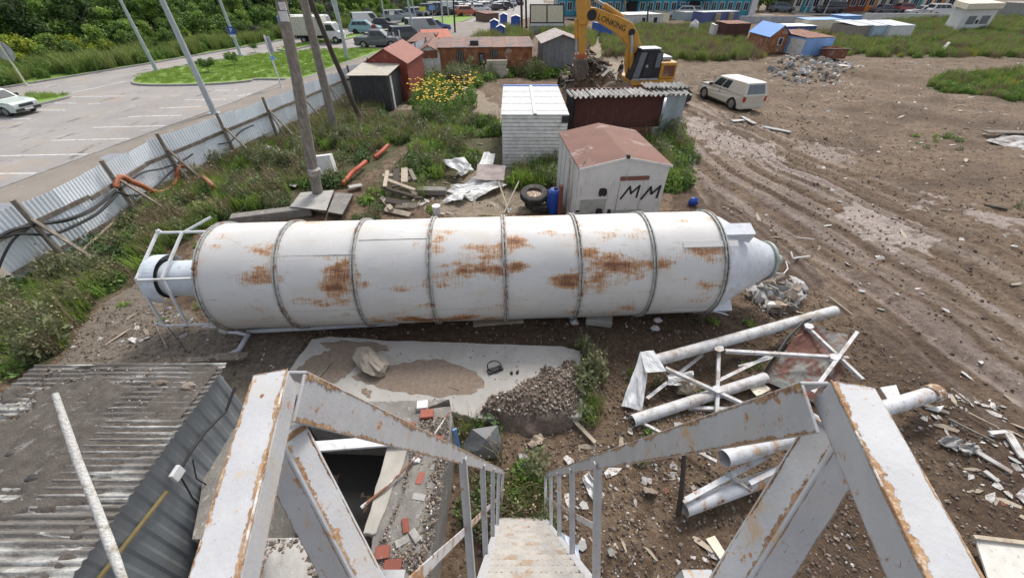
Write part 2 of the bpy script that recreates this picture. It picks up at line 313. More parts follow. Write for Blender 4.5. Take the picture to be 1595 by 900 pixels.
def from_np(name, V, F, mat, attrs=None, smooth=False, parent=None):
    me = bpy.data.meshes.new(name); V = np.asarray(V, np.float32); F = np.asarray(F, np.int32); k = F.shape[1]
    me.vertices.add(len(V)); me.vertices.foreach_set('co', V.ravel()); me.loops.add(F.size); me.loops.foreach_set('vertex_index', F.ravel())
    me.polygons.add(len(F)); me.polygons.foreach_set('loop_start', np.arange(0, F.size, k, dtype=np.int32))
    me.materials.append(mat)
    for n_, a in (attrs or {}).items():
        t = me.attributes.new(n_, 'FLOAT', 'POINT'); t.data.foreach_set('value', np.asarray(a, np.float32))
    me.update(calc_edges=True)
    if smooth: me.shade_smooth()
    o = bpy.data.objects.new(name, me); o.parent = parent; return o
# scatter by geometry nodes: points carry scale, rotation, variant
def scatter(name, pts, scl, rot, idx, variants, kind='stuff', label=None, cat=None, parent=None):
    coll = bpy.data.collections.new(name+'_kinds')
    for q in variants: coll.objects.link(q)
    me = bpy.data.meshes.new(name); me.vertices.add(len(pts)); me.vertices.foreach_set('co', np.asarray(pts, np.float32).ravel())
    a = me.attributes.new('scl', 'FLOAT', 'POINT'); a.data.foreach_set('value', np.asarray(scl, np.float32))
    a = me.attributes.new('rt', 'FLOAT_VECTOR', 'POINT'); a.data.foreach_set('vector', np.asarray(rot, np.float32).ravel())
    a = me.attributes.new('idx', 'INT', 'POINT'); a.data.foreach_set('value', np.asarray(idx, np.int32))
    o = bpy.data.objects.new(name, me); C.objects.link(o); o.parent = parent
    ng = bpy.data.node_groups.new(name+'_nodes', 'GeometryNodeTree')
    ng.interface.new_socket('Geometry', in_out='INPUT', socket_type='NodeSocketGeometry'); ng.interface.new_socket('Geometry', in_out='OUTPUT', socket_type='NodeSocketGeometry')
    N = ng.nodes; gi = N.new('NodeGroupInput'); go = N.new('NodeGroupOutput'); ip = N.new('GeometryNodeInstanceOnPoints')
    ci = N.new('GeometryNodeCollectionInfo'); ci.inputs[0].default_value = coll; ci.inputs[1].default_value = True; ci.inputs[2].default_value = True
    ip.inputs['Pick Instance'].default_value = True
    def na(n_, ty):
        x = N.new('GeometryNodeInputNamedAttribute'); x.data_type = ty; x.inputs[0].default_value = n_; return x.outputs[0]
    L = ng.links; L.new(gi.outputs[0], ip.inputs['Points']); L.new(ci.outputs[0], ip.inputs['Instance']); L.new(na('idx', 'INT'), ip.inputs['Instance Index'])
    L.new(na('rt', 'FLOAT_VECTOR'), ip.inputs['Rotation']); L.new(na('scl', 'FLOAT'), ip.inputs['Scale']); L.new(ip.outputs[0], go.inputs[0])
    md = o.modifiers.new('scatter', 'NODES'); md.node_group = ng
    o['kind'] = kind
    return tag(o, label, cat)
def sample(poly, n, z=0, seed=1, wfn=None):
    """n ground points inside a pixel polygon, even over the ground"""
    rs = np.random.RandomState(seed); w_ = np.array([G(*q, z)[:2] for q in poly]); lo, hi = w_.min(0), w_.max(0)
    out = np.zeros((0, 2)); 
    for _ in range(40):
        p = lo+(hi-lo)*rs.rand(n*3, 2); m = inpoly(p[:, 0], p[:, 1], [tuple(q) for q in w_])
        if wfn is not None: m &= rs.rand(len(p)) < wfn(p[:, 0], p[:, 1])
        out = np.vstack([out, p[m]])
        if len(out) >= n: break
    return out[:n]
# ---------------------------------------------------------------- ground
def wl(pts): return np.array([G(*q)[:2] for q in pts])
def pdist(x, y, pl):
    best = np.full(x.shape, 1e9); al = np.zeros(x.shape); acc = 0
    for a, b in zip(pl[:-1], pl[1:]):
        dx, dy = b-a; L2 = dx*dx+dy*dy; t = np.clip(((x-a[0])*dx+(y-a[1])*dy)/L2, 0, 1)
        dd = np.hypot(x-a[0]-t*dx, y-a[1]-t*dy); m = dd < best; best = np.where(m, dd, best); al = np.where(m, acc+t*math.sqrt(L2), al); acc += math.sqrt(L2)
    return best, al
GU = wl([(1040, 130), (1130, 185), (1230, 225), (1350, 275), (1480, 325), (1640, 385)])
GL_ = wl([(1030, 215), (1075, 265), (1130, 320), (1235, 400), (1400, 530), (1640, 740)])
TR = [(1030, 130), (1130, 175), (1230, 215), (1350, 262), (1480, 312), (1640, 360), (1640, 760), (1400, 560), (1235, 420), (1120, 330), (1060, 270), (1030, 215)]
VEG = [
 ('near_left', [(-40, 470), (0, 440), (60, 420), (150, 352), (250, 300), (330, 262), (440, 205), (540, 150), (600, 160), (650, 185), (640, 225), (600, 255), (530, 300), (500, 330), (430, 335), (350, 345), (270, 380), (190, 440), (140, 490), (110, 530), (40, 580), (-40, 620)]),
 ('mid', [(640, 150), (700, 160), (780, 200), (782, 262), (690, 290), (640, 320), (560, 318), (600, 270), (645, 235), (650, 190)]),
 ('huts_front', [(640, 130), (690, 95), (830, 105), (890, 95), (890, 125), (780, 120), (740, 135), (700, 150), (655, 165)]),
 ('field', [(935, 60), (960, 50), (1000, 42), (1150, 45), (1165, 80), (1190, 93), (1100, 96), (1005, 92), (940, 90)]),
 ('right_field', [(1290, 66), (1320, 50), (1420, 30), (1640, 30), (1640, 92), (1480, 93), (1380, 88), (1310, 84)]),
 ('right_patch', [(1445, 132), (1470, 118), (1600, 112), (1640, 120), (1640, 160), (1560, 158), (1450, 142)]),
 ('hut_right', [(1015, 215), (1060, 205), (1070, 230), (1068, 290), (1040, 300), (1020, 260)]),
 ('under_stair', [(712, 640), (740, 650), (790, 700), (850, 740), (850, 860), (770, 850), (715, 790)]),
 ('corridor', [(700, 90), (735, 60), (760, 35), (800, 50), (830, 60), (800, 75)]),
]
def zone_masks(x, y):
    px, py = proj(x, y, 0*x); ok = (y > -3); jx = (fbm(x*1.3, y*1.3, 4)-.5)*40; jy = (fbm(x*1.3, y*1.3, 9)-.5)*26*np.clip(py/300, .1, 1.3)
    green = np.zeros(x.shape)
    for n_, pl in VEG: green = np.maximum(green, (inpoly(px+jx*np.clip(py/300, .1, 1), py+jy, pl) & ok)*(.45 if n_ == 'under_stair' else 1.))
    tr = (inpoly(px+jx*.3, py+jy*.6, TR) & ok).astype(float)
    far = (inpoly(px, py+jy, [(1000, 92), (1200, 95), (1640, 88), (1640, 118), (1400, 120), (1200, 135), (1060, 140), (920, 125)]) & ok).astype(float)
    gr = (inpoly(px+jx, py+jy, [(60, 590), (140, 500), (200, 440), (330, 510), (480, 520), (470, 580), (400, 640)]) & ok).astype(float)
    lt = (inpoly(px+jx, py+jy, [(600, 165), (740, 140), (785, 170), (790, 270), (830, 330), (680, 335), (690, 290), (760, 250), (740, 190)]) | inpoly(px+jx*.4, py+jy, [(905, 60), (925, 50), (950, 75), (990, 100), (980, 125), (920, 122), (915, 90)])) & ok
    lt = lt.astype(float)
    return px, py, green, tr, far, gr, lt
MOUNDS = [(1265, 118, 4.2, .55, .35), (1190, 108, 3.0, .35, .4), (1340, 112, 5, .3, .4), (905, 148, 3.0, 1.1, .5), (925, 148, 2.4, 1.15, .6), (1530, 190, 3, .35, .6), (1180, 460, .9, .25, .9), (1010, 650, 1., .12, 1), (1120, 120, 3, .25, .5), (1380, 170, 2.2, .25, .8)]
_mw = [(G(a, b).x, G(a, b).y, r_, h_, e_) for a, b, r_, h_, e_ in MOUNDS]
def ground_h(x, y, masks=None):
    x = np.asarray(x, float); y = np.asarray(y, float)
    px, py, green, tr, far, gr, lt = masks if masks is not None else zone_masks(x, y)
    h = (fbm(x*.35, y*.35, 1)-.5)*.16+(fbm(x*1.7, y*1.7, 2)-.5)*.15+(fbm(x*5, y*5, 3)-.5)*.085
    d1, a1 = pdist(x, y, GU); d2, _ = pdist(x, y, GL_); s = d1/(d1+d2+1e-6)
    s = s+(fbm(x*.22, y*.22, 61)-.5)*.22
    rut = (vn(s*26, a1*.10, 6)-.5)*.17+(vn(s*60, a1*.3, 7)-.5)*.06+(vn(s*45, a1*5.5, 17)-.5)*.05
    h = h*(1-.45*tr)+rut*tr
    for mx, my, r_, h_, e_ in _mw:
        q = ((x-mx)**2+((y-my)/e_*.7)**2)/r_**2; h = h+h_*np.exp(-q*1.6)*(.6+.8*fbm(x*2, y*2, 8))
    px_, py_ = px, py
    h = h+np.clip((y-20)/12, 0, 1)*(x > 8)*(fbm(x*.30, y*.42, 51)-.5)*.75*(1-.5*tr)
    flat = (x > -9) & (x < 8.5) & (y > 5) & (y < 12); h = np.where(flat, h*.45, h)
    lot = lot_mask(x, y); return np.where(lot, -.12, h)
# boundary of the paved land: left of the fence line
FW = np.array([(-15.4, -6.), (-15.2, 9.), (-14.9, 16.), (-13.6, 24.), (-11.3, 34.), (-7.2, 53.), (-3., 72.), (3., 96.), (9., 118.), (20., 400.)])
def fence_x(y): return np.interp(y, FW[:, 1], FW[:, 0])
def lot_mask(x, y): return x < fence_x(y)-.35
def gh(x, y): return float(ground_h(np.array([x]), np.array([y]))[0])
def Gg(px, py, dz=0.):
    p = G(px, py)
    for _ in range(2): p = G(px, py, gh(p.x, p.y))
    p.z += dz; return p
def axis(n, near, far, a0):
    t = np.linspace(0, 1, n); 
    return a0+near*t*n+(far-near*n-a0)*t**12
def build_ground():
    xs_p = axis(440, .06, 1500, 0); xs = np.concatenate([-xs_p[:0:-1], xs_p]); ys = np.concatenate([[-1500, -300, -60, -12, -6, -3], axis(600, .06, 2500, -2)])
    X_, Y_ = np.meshgrid(xs, ys); x = X_.ravel(); y = Y_.ravel(); mk = zone_masks(x, y); z = ground_h(x, y, mk)
    z = np.where((np.abs(x) > 160) | (y > 170) | (y < -4), 0-.02, z)
    nx = len(xs); ny = len(ys); i = np.arange(nx*ny).reshape(ny, nx)
    F = np.stack([i[:-1, :-1], i[:-1, 1:], i[1:, 1:], i[1:, :-1]], -1).reshape(-1, 4)
    px, py, green, tr, far, gr, lt = mk
    d1, a1 = pdist(x, y, GU); d2, _ = pdist(x, y, GL_); s = d1/(d1+d2+1e-6)
    s = s+(fbm(x*.22, y*.22, 61)-.5)*.22
    st = vn(s*22, a1*.07, 21)*.6+vn(s*50, a1*.2, 22)*.4
    wet = tr*np.clip((st-.45)*3, 0, 1)*(.35+.65*fbm(x*.8, y*.8, 13))
    px2 = px+(fbm(x*2, y*2, 3)-.5)*60; py2 = py+(fbm(x*2, y*2, 5)-.5)*40
    for pl, v_ in (([(1300, 335), (1345, 320), (1460, 375), (1440, 400), (1350, 375)], 1.), ([(1425, 305), (1470, 318), (1465, 330), (1430, 318)], .9), ([(1065, 175), (1140, 210), (1220, 240), (1210, 260), (1120, 235), (1065, 200)], .75), ([(1240, 215), (1330, 240), (1310, 262), (1240, 235)], .5), ([(1500, 325), (1600, 345), (1600, 365), (1520, 345)], .8)):
        wet = np.maximum(wet, inpoly(px2, py2, pl)*v_)
    dark = np.clip((fbm(x*.5, y*.5, 31)-.45)*3, 0, 1); dark = np.maximum(dark, inpoly(px2, py2, [(1050, 285), (1130, 300), (1300, 440), (1230, 470), (1150, 350), (1040, 330)])*1.)
    dark = np.maximum(dark, tr*np.clip((.44-st)*5, 0, 1)*.9)
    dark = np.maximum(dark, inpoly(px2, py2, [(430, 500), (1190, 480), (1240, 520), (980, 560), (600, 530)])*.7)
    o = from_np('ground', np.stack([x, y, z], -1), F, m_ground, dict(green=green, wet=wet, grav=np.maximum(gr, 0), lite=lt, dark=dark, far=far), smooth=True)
    C.objects.link(o); o['kind'] = 'structure'
def ground_material():
    m = bpy.data.materials.new('mud_ground'); m.use_nodes = True; nt = m.node_tree; L = nt.links; b = nt.nodes['Principled BSDF']
    ge = nt.nodes.new('ShaderNodeNewGeometry'); co = ge.outputs['Position']
    def at(n_): a = nt.nodes.new('ShaderNodeAttribute'); a.attribute_name = n_; return a.outputs['Fac']
    n1 = _range(nt, _noise(nt, co, .9, 6, .65), .3, .7); n2 = _range(nt, _noise(nt, co, 7, 8, .7), .35, .65); n3 = _range(nt, _noise(nt, co, 30, 6, .7), .4, .62)
    base = _mix(nt, n1, (.090, .062, .043), (.19, .139, .104)); base = _mix(nt, n2, base, (.245, .195, .150)); base = _mix(nt, _range(nt, _noise(nt, co, 2.6, 8, .75), .52, .62), base, (.075, .053, .036)); 
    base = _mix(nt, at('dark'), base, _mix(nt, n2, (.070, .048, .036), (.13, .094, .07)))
    base = _mix(nt, at('far'), base, _mix(nt, n1, (.10, .074, .052), (.22, .172, .13)))
    base = _mix(nt, at('grav'), base, _mix(nt, n2, (.17, .145, .12), (.27, .24, .205)))
    base = _mix(nt, at('lite'), base, _mix(nt, n2, (.26, .215, .165), (.34, .30, .25)))
    base = _mix(nt, at('wet'), base, _mix(nt, n2, (.29, .235, .205), (.42, .375, .35)))
    base = _mix(nt, at('green'), base, _mix(nt, n2, (.05, .055, .025), (.13, .115, .07)))
    sp = _range(nt, _noise(nt, co, 55, 3, .6), .64, .70); base = _mix(nt, sp, base, (.33, .30, .27))
    sp2 = _range(nt, _noise(nt, co, 22, 4, .6), .66, .72); base = _mix(nt, sp2, base, (.035, .026, .02))
    gm = nt.nodes.new('ShaderNodeHueSaturation'); gm.inputs['Value'].default_value = .90; gm.inputs['Saturation'].default_value = 1.36; L.new(base, gm.inputs['Color']); base = gm.outputs[0]
    L.new(base, b.inputs['Base Color'])
    ro = nt.nodes.new('ShaderNodeMapRange'); L.new(at('wet'), ro.inputs[0]); ro.inputs[3].default_value = .9; ro.inputs[4].default_value = .55; L.new(ro.outputs[0], b.inputs['Roughness'])
    b1 = nt.nodes.new('ShaderNodeBump'); b1.inputs['Strength'].default_value = 1.; b1.inputs['Distance'].default_value = .10; L.new(_noise(nt, co, 9, 10, .72), b1.inputs['Height'])
    b2 = nt.nodes.new('ShaderNodeBump'); b2.inputs['Strength'].default_value = .6; b2.inputs['Distance'].default_value = .015; L.new(_noise(nt, co, 45, 6, .7), b2.inputs['Height'])
    L.new(b1.outputs[0], b2.inputs['Normal']); L.new(b2.outputs[0], b.inputs['Normal']); return m
m_ground = ground_material()
build_ground()
# ================================================================ the stair the photo is taken from
RX = lambda t, a, b: a+(b-a)*t
st = thing('steel_staircase', 'steep white steel staircase with angle iron handrails and chequered treads, rusty edges', 'staircase', (.17, 2.7, 0))
zu = Vector((0, 0, 1)); sd = Vector((0, -.4226, .9063)); nd = Vector((0, .9063, .4226))   # up the stair, away from its face
foot = Vector((0, 2.7, gh(.2, 2.7)-.03))
for sx in (-1, 1):
    p = foot+Vector((.17+sx*.385, 0, 0)); q = p+sd*6.55
    MB().beam(p, q, .05, .16, up=(0, .9, .42)).build('stringer', m_rail, st, bevel=.004)
    MB().beam(p+nd*.085+sd*.02, q+nd*.085, .07, .012, up=nd).build('stringer_flange', m_rail, st)
k = 0
for i in range(26):
    c = foot+Vector((.17, 0, 0))+sd*(.18+i*.245)
    t = MB().box(-.355, .355, -.11, .12, -.006, .0, T=lambda q: c+q+Vector((0, 0, 0))).box(-.355, .355, -.115, -.105, -.035, 0, T=lambda q: c+q).build('tread', m_tread if 'm_tread' in globals() else m_rail, st)
    mb = MB()
    for a in range(12):
        for b_ in range(4):
            xx = -.32+a*.058+(b_ % 2)*.02; yy = -.085+b_*.052; s_ = 1 if (a+b_) % 2 else -1
            mb.beam(c+Vector((xx-.014, yy-.009*s_, .002)), c+Vector((xx+.014, yy+.009*s_, .002)), .009, .005)
    mb.build('tread_pattern', m_chq, st)['kind'] = 'stuff'
# handrails: from the frame corner down to the foot
RL0, RL1 = P(466, 617, .66), P(784, 735, 7.12)
RR0, RR1 = P(1262, 634, .66), P(849, 740, 7.12)
ofs = nd*.041; fo = Vector((-.022, 0, 0))
railL = MB().angle(RL0+ofs+fo, RL1+ofs+fo, .05, .006, 1, up=nd, h=.080).build('handrail', m_rail, st, bevel=.002)
railR = MB().angle(RR0+ofs-fo, RR1+ofs-fo, .05, .006, -1, up=nd, h=.080).build('handrail', m_rail, st, bevel=.002)
# rusty edge strips on the handrails
def strip(name, p, q, w, off, par, mat=m_railrust, up=(0, .9, .42), seg=40, jag=.5):
    p, q = Vector(p), Vector(q); t = (q-p).normalized(); u = t.cross(Vector(up)).normalized(); n = u.cross(t).normalized(); rs = random.Random(hash(name) % 99+int(p.x*50)); vs = []
    for i in range(seg+1):
        c = p.lerp(q, i/seg)+u*off; ww = w*(1-jag*rs.random()); sgn = 1 if off > 0 else -1
        vs += [c+n*.0006, c-u*sgn*ww+n*.0006]
    mb = MB().add(vs, [(2*i, 2*i+1, 2*i+3, 2*i+2) for i in range(seg)]); return mb.build(name, mat, par)
def flake(lines, par, off=0.0):   # lines: list of (n+1 points edge side, n+1 points fading side)
    V, F, E = [], [], []
    for A_, B_ in lines:
        k = len(V); n = len(A_)
        for a, b_ in zip(A_, B_): V += [a, b_]; E += [1., 0.]
        F += [(k+2*i, k+2*i+1, k+2*i+3, k+2*i+2) for i in range(n-1)]
    inv = WM[par.name].inverted(); o = from_np('rust_edge', [tuple(inv @ q) for q in V], F, m_flake, dict(e=E), parent=par); C.objects.link(o); return o
def lseg(p, q, n=24): return [p.lerp(q, i/n) for i in range(n+1)]
def webrust(p, q, inn, par, w0):
    i_ = inn*.0042; flake([(lseg(p+i_+nd*.0415, q+i_+nd*.0415), lseg(p+i_+nd*(.0415-w0), q+i_+nd*(.0415-w0))), (lseg(p+i_-nd*.0405, q+i_-nd*.0405), lseg(p+i_-nd*(.0405-w0*.5), q+i_-nd*(.0405-w0*.5)))], par)
webrust(RL0, RL1, Vector((1, 0, 0)), railL, .042); webrust(RR0, RR1, Vector((-1, 0, 0)), railR, .038)
def onseg(p, q, y):
    t = (y-p.y)/(q.y-p.y); return p.lerp(q, t)
for i in range(5):       # balusters, square to the stringers
    t = .12+i*1.165
    for sx, A, B in ((-1, RL0, RL1), (1, RR0, RR1)):
        lo = foot+Vector((.17+sx*.40, 0, 0))+sd*t+nd*.02; hi = A.lerp(B, 0)
        # matching point on the rail
        L = (A-B).length; f = min(.985, t/6.55); hi = B.lerp(A, f)-nd*.006; lo = Vector((lo.x+(hi.x-lo.x)*.35, lo.y, lo.z))
        MB().beam(lo, hi, .05, .006, up=sd).beam(lo+Vector((-sx*.022, 0, 0)), hi+Vector((-sx*.022, 0, 0)), .006, .04, up=sd).build('baluster', m_rail, st)
mm = []
for sx, A, B, t0, t1 in ((-1, RL0, RL1, .1, 6.5), (1, RR0, RR1, .1, 4.7)):
    pts = []
    for k in range(9):
        t = t0+(t1-t0)*k/8; f = t/6.55; hi = B.lerp(A, f); lo = foot+Vector((.17+sx*.40, 0, 0))+sd*t
        pts.append(lo.lerp(hi, .52)+Vector((0, 0, random.uniform(-.015, .015)))-nd*.01+Vector((sx*.03, 0, 0)))
    mb = MB()
    for a, b_ in zip(pts[:-1], pts[1:]): mb.beam(a, b_, .006, .045, up=nd)
    o = mb.build('middle_rail', m_rail2, st)
# guard frame at the top: two horizontal angle rails, two square corner posts
zA = P(447, 575, .62).z
A1 = P(437, 574, .62); A1.z = zA; A0 = Vector((-.235, -.55, zA)); dA = (A1-A0).normalized()
A0 = P(352, 900, .40); A0.z = zA; dA = (A1-A0).normalized(); A0 = A0-dA*.75
gl = MB()
def lrail(A0, A1, ws, hs, side, name):
    mb = MB(); d = (A1-A0).normalized(); u = d.cross(zu).normalized()     # u points right
    # top flange from the ridge outwards (away from the stair), web hanging from the ridge
    o = -side*u
    a, b_ = A0, A1
    mb.hexa([a-zu*.006, b_-zu*.006, b_+o*ws-zu*.006, a+o*ws-zu*.006], [a, b_, b_+o*ws, a+o*ws])
    mb.hexa([a-zu*hs, b_-zu*hs, b_-zu*hs+o*.006, a-zu*hs+o*.006], [a-zu*.0062, b_-zu*.0062, b_-zu*.0062+o*.006, a-zu*.0062+o*.006])
    # inner lip closes the section into a box
    mb.hexa([a+o*(ws-.006)-zu*hs, b_+o*(ws-.006)-zu*hs, b_+o*ws-zu*hs, a+o*ws-zu*hs], [a+o*(ws-.006)-zu*.0062, b_+o*(ws-.006)-zu*.0062, b_+o*ws-zu*.0062, a+o*ws-zu*.0062])
    r = mb.build(name, m_rail, st, bevel=.0015)
    e1 = o*(ws-.0005); hh_ = -zu*(hs-.001); t1 = zu*.0008; t2 = -o*.0009; wr = .030 if side < 0 else .016; wi = .010 if side < 0 else .016
    flake([(lseg(a+t1, b_+t1), lseg(a+t1+o*wr, b_+t1+o*wr)), (lseg(a+t2, b_+t2), lseg(a+t2-zu*wi, b_+t2-zu*wi)), (lseg(a+t1+e1, b_+t1+e1), lseg(a+t1+e1-o*.010, b_+t1+e1-o*.010)), (lseg(a+t2+hh_, b_+t2+hh_), lseg(a+t2+hh_+zu*.006, b_+t2+hh_+zu*.006)), (lseg(b_+t1, b_+t1+o*ws, 4), lseg(b_+t1+(a-b_).normalized()*.012, b_+t1+o*ws+(a-b_).normalized()*.012, 4))], r)
    MB().tube([a+zu*.0002-o*.0002, b_+zu*.0002-o*.0002], .0016, 6).build('weld_bead', m_railrust, r)
    return r
A1 = P(447, 574, .62); A1.z = zA
lrail(A0, A1, .050, .050, 1, 'guard_rail')
B1 = P(1295, 592, .65); zB = B1.z; B0 = P(1440, 896, .441); B0.z = zB; dB = (B1-B0).normalized(); B0 = B0-dB*.75
lrail(B0, B1, .064, .062, -1, 'guard_rail')
pl = P(440, 690, .70); pr = P(1306, 682, .75)
for (c, e_, s_, sx) in ((pl, P(606, 1008, .74), .054, 1), (pr, P(1100, 1008, .79), .064, -1)):
    dd_ = (e_-c).normalized(); vw = (Vector((0, 0, CH))-c.lerp(e_, .35)).normalized(); ee = dd_.cross(vw).normalized(); ee = ee if ee.x*sx > 0 else -ee; vw = ee.cross(dd_).normalized()*(1 if ee.cross(dd_).dot(vw) > 0 else -1)
    n1 = (vw*.88+ee*.48).normalized(); w1_ = s_; w2_ = s_*1.75; ps = MB().beam(c-dd_*.02, e_+dd_*.5, w1_, w2_, up=n1).build('corner_post', m_rail, st, bevel=.005); n2 = n1.cross(dd_).normalized(); n2 = n2 if n2.dot(vw) > 0 else -n2
    h_ = w2_/2; u1 = n1*(w2_/2+.0006); u2 = n2*(w1_/2+.0006); k1 = n2*(w1_/2-.006); k2 = n1*(w2_/2-.006); f = lambda o_: lseg(c+o_, e_+o_)
    flake([(f(u1+k1), f(u1+k1-n2*.026)), (f(u2+k2), f(u2+k2-n1*.010)), (f(u1-k1), f(u1-k1+n2*.008)), (f(u2-k2), f(u2-k2+n1*.008)), (f(u1-k1*.99), f(u1-k1*.6))], ps)
    for sg in (-.02,): MB().tube([c+u1*.9+k1-dd_*.01, c+u1*.95-dd_*.012, c+u1*.9-k1-dd_*.01], .006, 8).build('weld_bead', m_railrust, ps)
# landing, its side arms and the four legs of the tower, behind and below the camera
tw = MB().box(-.62, .95, -1.7, -.09, 5.93, 5.96)
tw.build('landing', m_rail, st)
for x_ in (pl.x, pr.x): MB().box(x_-.05, x_+.05, -1.7, .42, 5.80, 5.92).build('landing_beam', m_rail, st)
for x_ in (-.5, .85):
    for y_ in (-1.6, -.3): MB().beam((x_, y_, 5.8), (x_, y_, -.1), .1, .1, up=(0, 1, 0)).build('tower_leg', m_rail, st)
# loose bent white rod standing beside the shed
single('bent_rod', MB().tube([P(86, 613, 2.35), P(103, 665, 2.3), P(122, 720, 2.25), P(150, 790, 2.2), P(172, 850, 2.1), P(196, 915, 2.0), Vector((P(196, 915, 2.0).x-.02, .1, 5.6)), Vector((-1.2, -.4, 5.2)), Vector((-.6, -.5, 5.4))], [.016, .02, .021, .022, .024, .024, .022, .02, .02], 10),
       M('rod_white', (.62, .62, .6), .8, bump=.8, bs=60, stains=[((.3, .27, .2), 12, .5, .7, None), ((.12, .1, .08), 40, .6, .7, None)]), 'bent whitish rod rising above the grey corrugated shed roof', 'rod', smooth=True)
# ================================================================ silo
SR_ = 1.36; sax = Vector((1, .05172, 0)).normalized(); sc0 = Vector((-8.3, 7.95, SR_+.0))
def SA(x, r=0, ang=0): # ang measured from up, towards the camera positive
    b = sc0+sax*((x+8.3)/sax.x); side = Vector((sax.y, -sax.x, 0)); return b+(side*math.sin(ang)+zu*math.cos(ang))*r
silo = thing('cement_silo', 'huge rusty white cement silo lying on its side across the yard', 'silo', SA(-1, 0) - Vector((0, 0, SR_)))
XS = [-7.2, -5.43, -3.69, -1.96, -.21, 1.56, 3.32, 5.05]
def rings(pr, n=64, dent=0): # pr: (x, r)
    vs = []; 
    for (x, r) in pr:
        for j in range(n): 
            a = 2*PI*j/n; vs.append(SA(x, r+(dent*(vn(x*.9+3, j*12./n, 5)-.5) if dent else 0), a))
    k = len(pr); return MB().add(vs, [(i*n+j, i*n+(j+1) % n, (i+1)*n+(j+1) % n, (i+1)*n+j) for i in range(k-1) for j in range(n)])
BLOTS = [(405, 390, 34, 9, .8), (402, 432, 30, 11, .9), (350, 437, 20, 8, .55), (522, 440, 32, 30, 1.), (470, 467, 16, 10, .9), (500, 472, 22, 9, .85), (512, 416, 12, 10, .7), (565, 440, 16, 8, .5), (460, 425, 16, 7, .5), (682, 385, 13, 15, .85), (650, 385, 16, 8, .6), (738, 421, 50, 12, 1.1), (740, 396, 44, 10, .75), (710, 437, 30, 8, .55), (802, 376, 15, 12, .9), (806, 415, 12, 8, 1.), (790, 450, 32, 10, .55), (884, 436, 22, 9, 1.1), (918, 395, 18, 14, .8), (942, 416, 38, 15, 1.), (957, 400, 20, 10, .85), (1055, 402, 55, 24, .48), (650, 497, 62, 6, .95), (770, 500, 24, 5, .6), (800, 352, 22, 6, .5), (610, 405, 16, 8, .45), (1000, 385, 20, 22, .5), (620, 452, 14, 6, .5), (700, 360, 18, 8, .35), (850, 362, 26, 5, .6), (950, 372, 16, 7, .6), (1130, 470, 8, 30, .5), (905, 470, 10, 20, .35), (780, 400, 6, 60, .5), (668, 410, 6, 50, .45), (900, 380, 6, 40, .45)]
for a, b_ in zip(XS[:-1], XS[1:]):
    o = rings([(a+(b_-a)*k/26, SR_) for k in range(27)], 150, dent=.022).build('shell_plate', m_silo, silo, smooth=True)
    co_ = np.array([tuple(WM[o.name] @ v.co) for v in o.data.vertices]); px_, py_ = proj(co_[:, 0], co_[:, 1], co_[:, 2]); rr = np.zeros(len(co_))
    for (bx, by, sx_, sy_, k_) in BLOTS: rr = np.maximum(rr, k_*np.exp(-((px_-bx)/sx_/1.35)**2-((py_-by)/sy_/1.35)**2))
    ax_ = (co_[:, :2]-np.array(sc0)[:2]) @ np.array([-sax.y, sax.x]); away = ax_ > .55; rr = np.where(away, .45*fbm(co_[:, 0]*.8, co_[:, 2]*1.5, 7), rr)
    at_ = o.data.attributes.new('rust', 'FLOAT', 'POINT'); at_.data.foreach_set('value', rr.astype(np.float32))
for i, x in enumerate(XS):
    for dx in ((-.035, .035) if i not in (0,) else (0, .06)):
        rings([(x+dx-.015, SR_-.02), (x+dx-.015, SR_+.055), (x+dx+.015, SR_+.055), (x+dx+.015, SR_-.02)], 72).build('ring_flange', m_ring, silo)
    mb = MB()
    for j in range(40):
        a = 2*PI*j/40; mb.beam(SA(x-.06, SR_+.03, a), SA(x+.06, SR_+.03, a), .02, .02)
    mb.build('ring_bolts', m_ring, silo)['kind'] = 'stuff'
def disc(x, r, nm, mt, r0=0): return rings([(x, r), (x, max(r0, .01))], 48).build(nm, mt, silo)
disc(-7.19, SR_, 'end_plate', m_neck)
rings([(5.06, SR_-.005), (5.4, SR_-.12), (6.2, .80), (6.9, .46), (6.93, .44)], 64).build('cone', m_cone, silo, smooth=True)
rings([(6.90, .44), (6.90, .53), (6.96, .53), (6.96, .40), (7.2, .24), (7.3, .14), (7.34, .14), (7.34, .01)], 32).build('outlet_flange', M('outlet_green', (.40, .46, .42), .7, stains=[((.3, .25, .18), 8, .5, .65, None)]), silo, smooth=True)
# seams along the shell
for (xa, xb, an) in ((-5.4, -3.72, .62), (-5.4, -3.72, 1.62), (1.6, 3.3, 1.45), (-1.9, -.25, 1.7), (-3.6, -2, .35)):
    MB().tube([SA(xa, SR_+.002, an), SA(xb, SR_+.002, an)], .008, 5).build('weld_seam', m_ring, silo)
# bands riveted near the cone end
for (xa, xb, an, w_) in ((4.02, 5.35, .62, .15), (3.75, 4.95, 2.05, .14)):
    MB().beam(SA(xa, SR_+.012, an), SA(xb, SR_+.012, an), w_, .02, up=SA(0, 1, an)-SA(0, 0, an)).build('stiffener_strip', m_silo, silo)
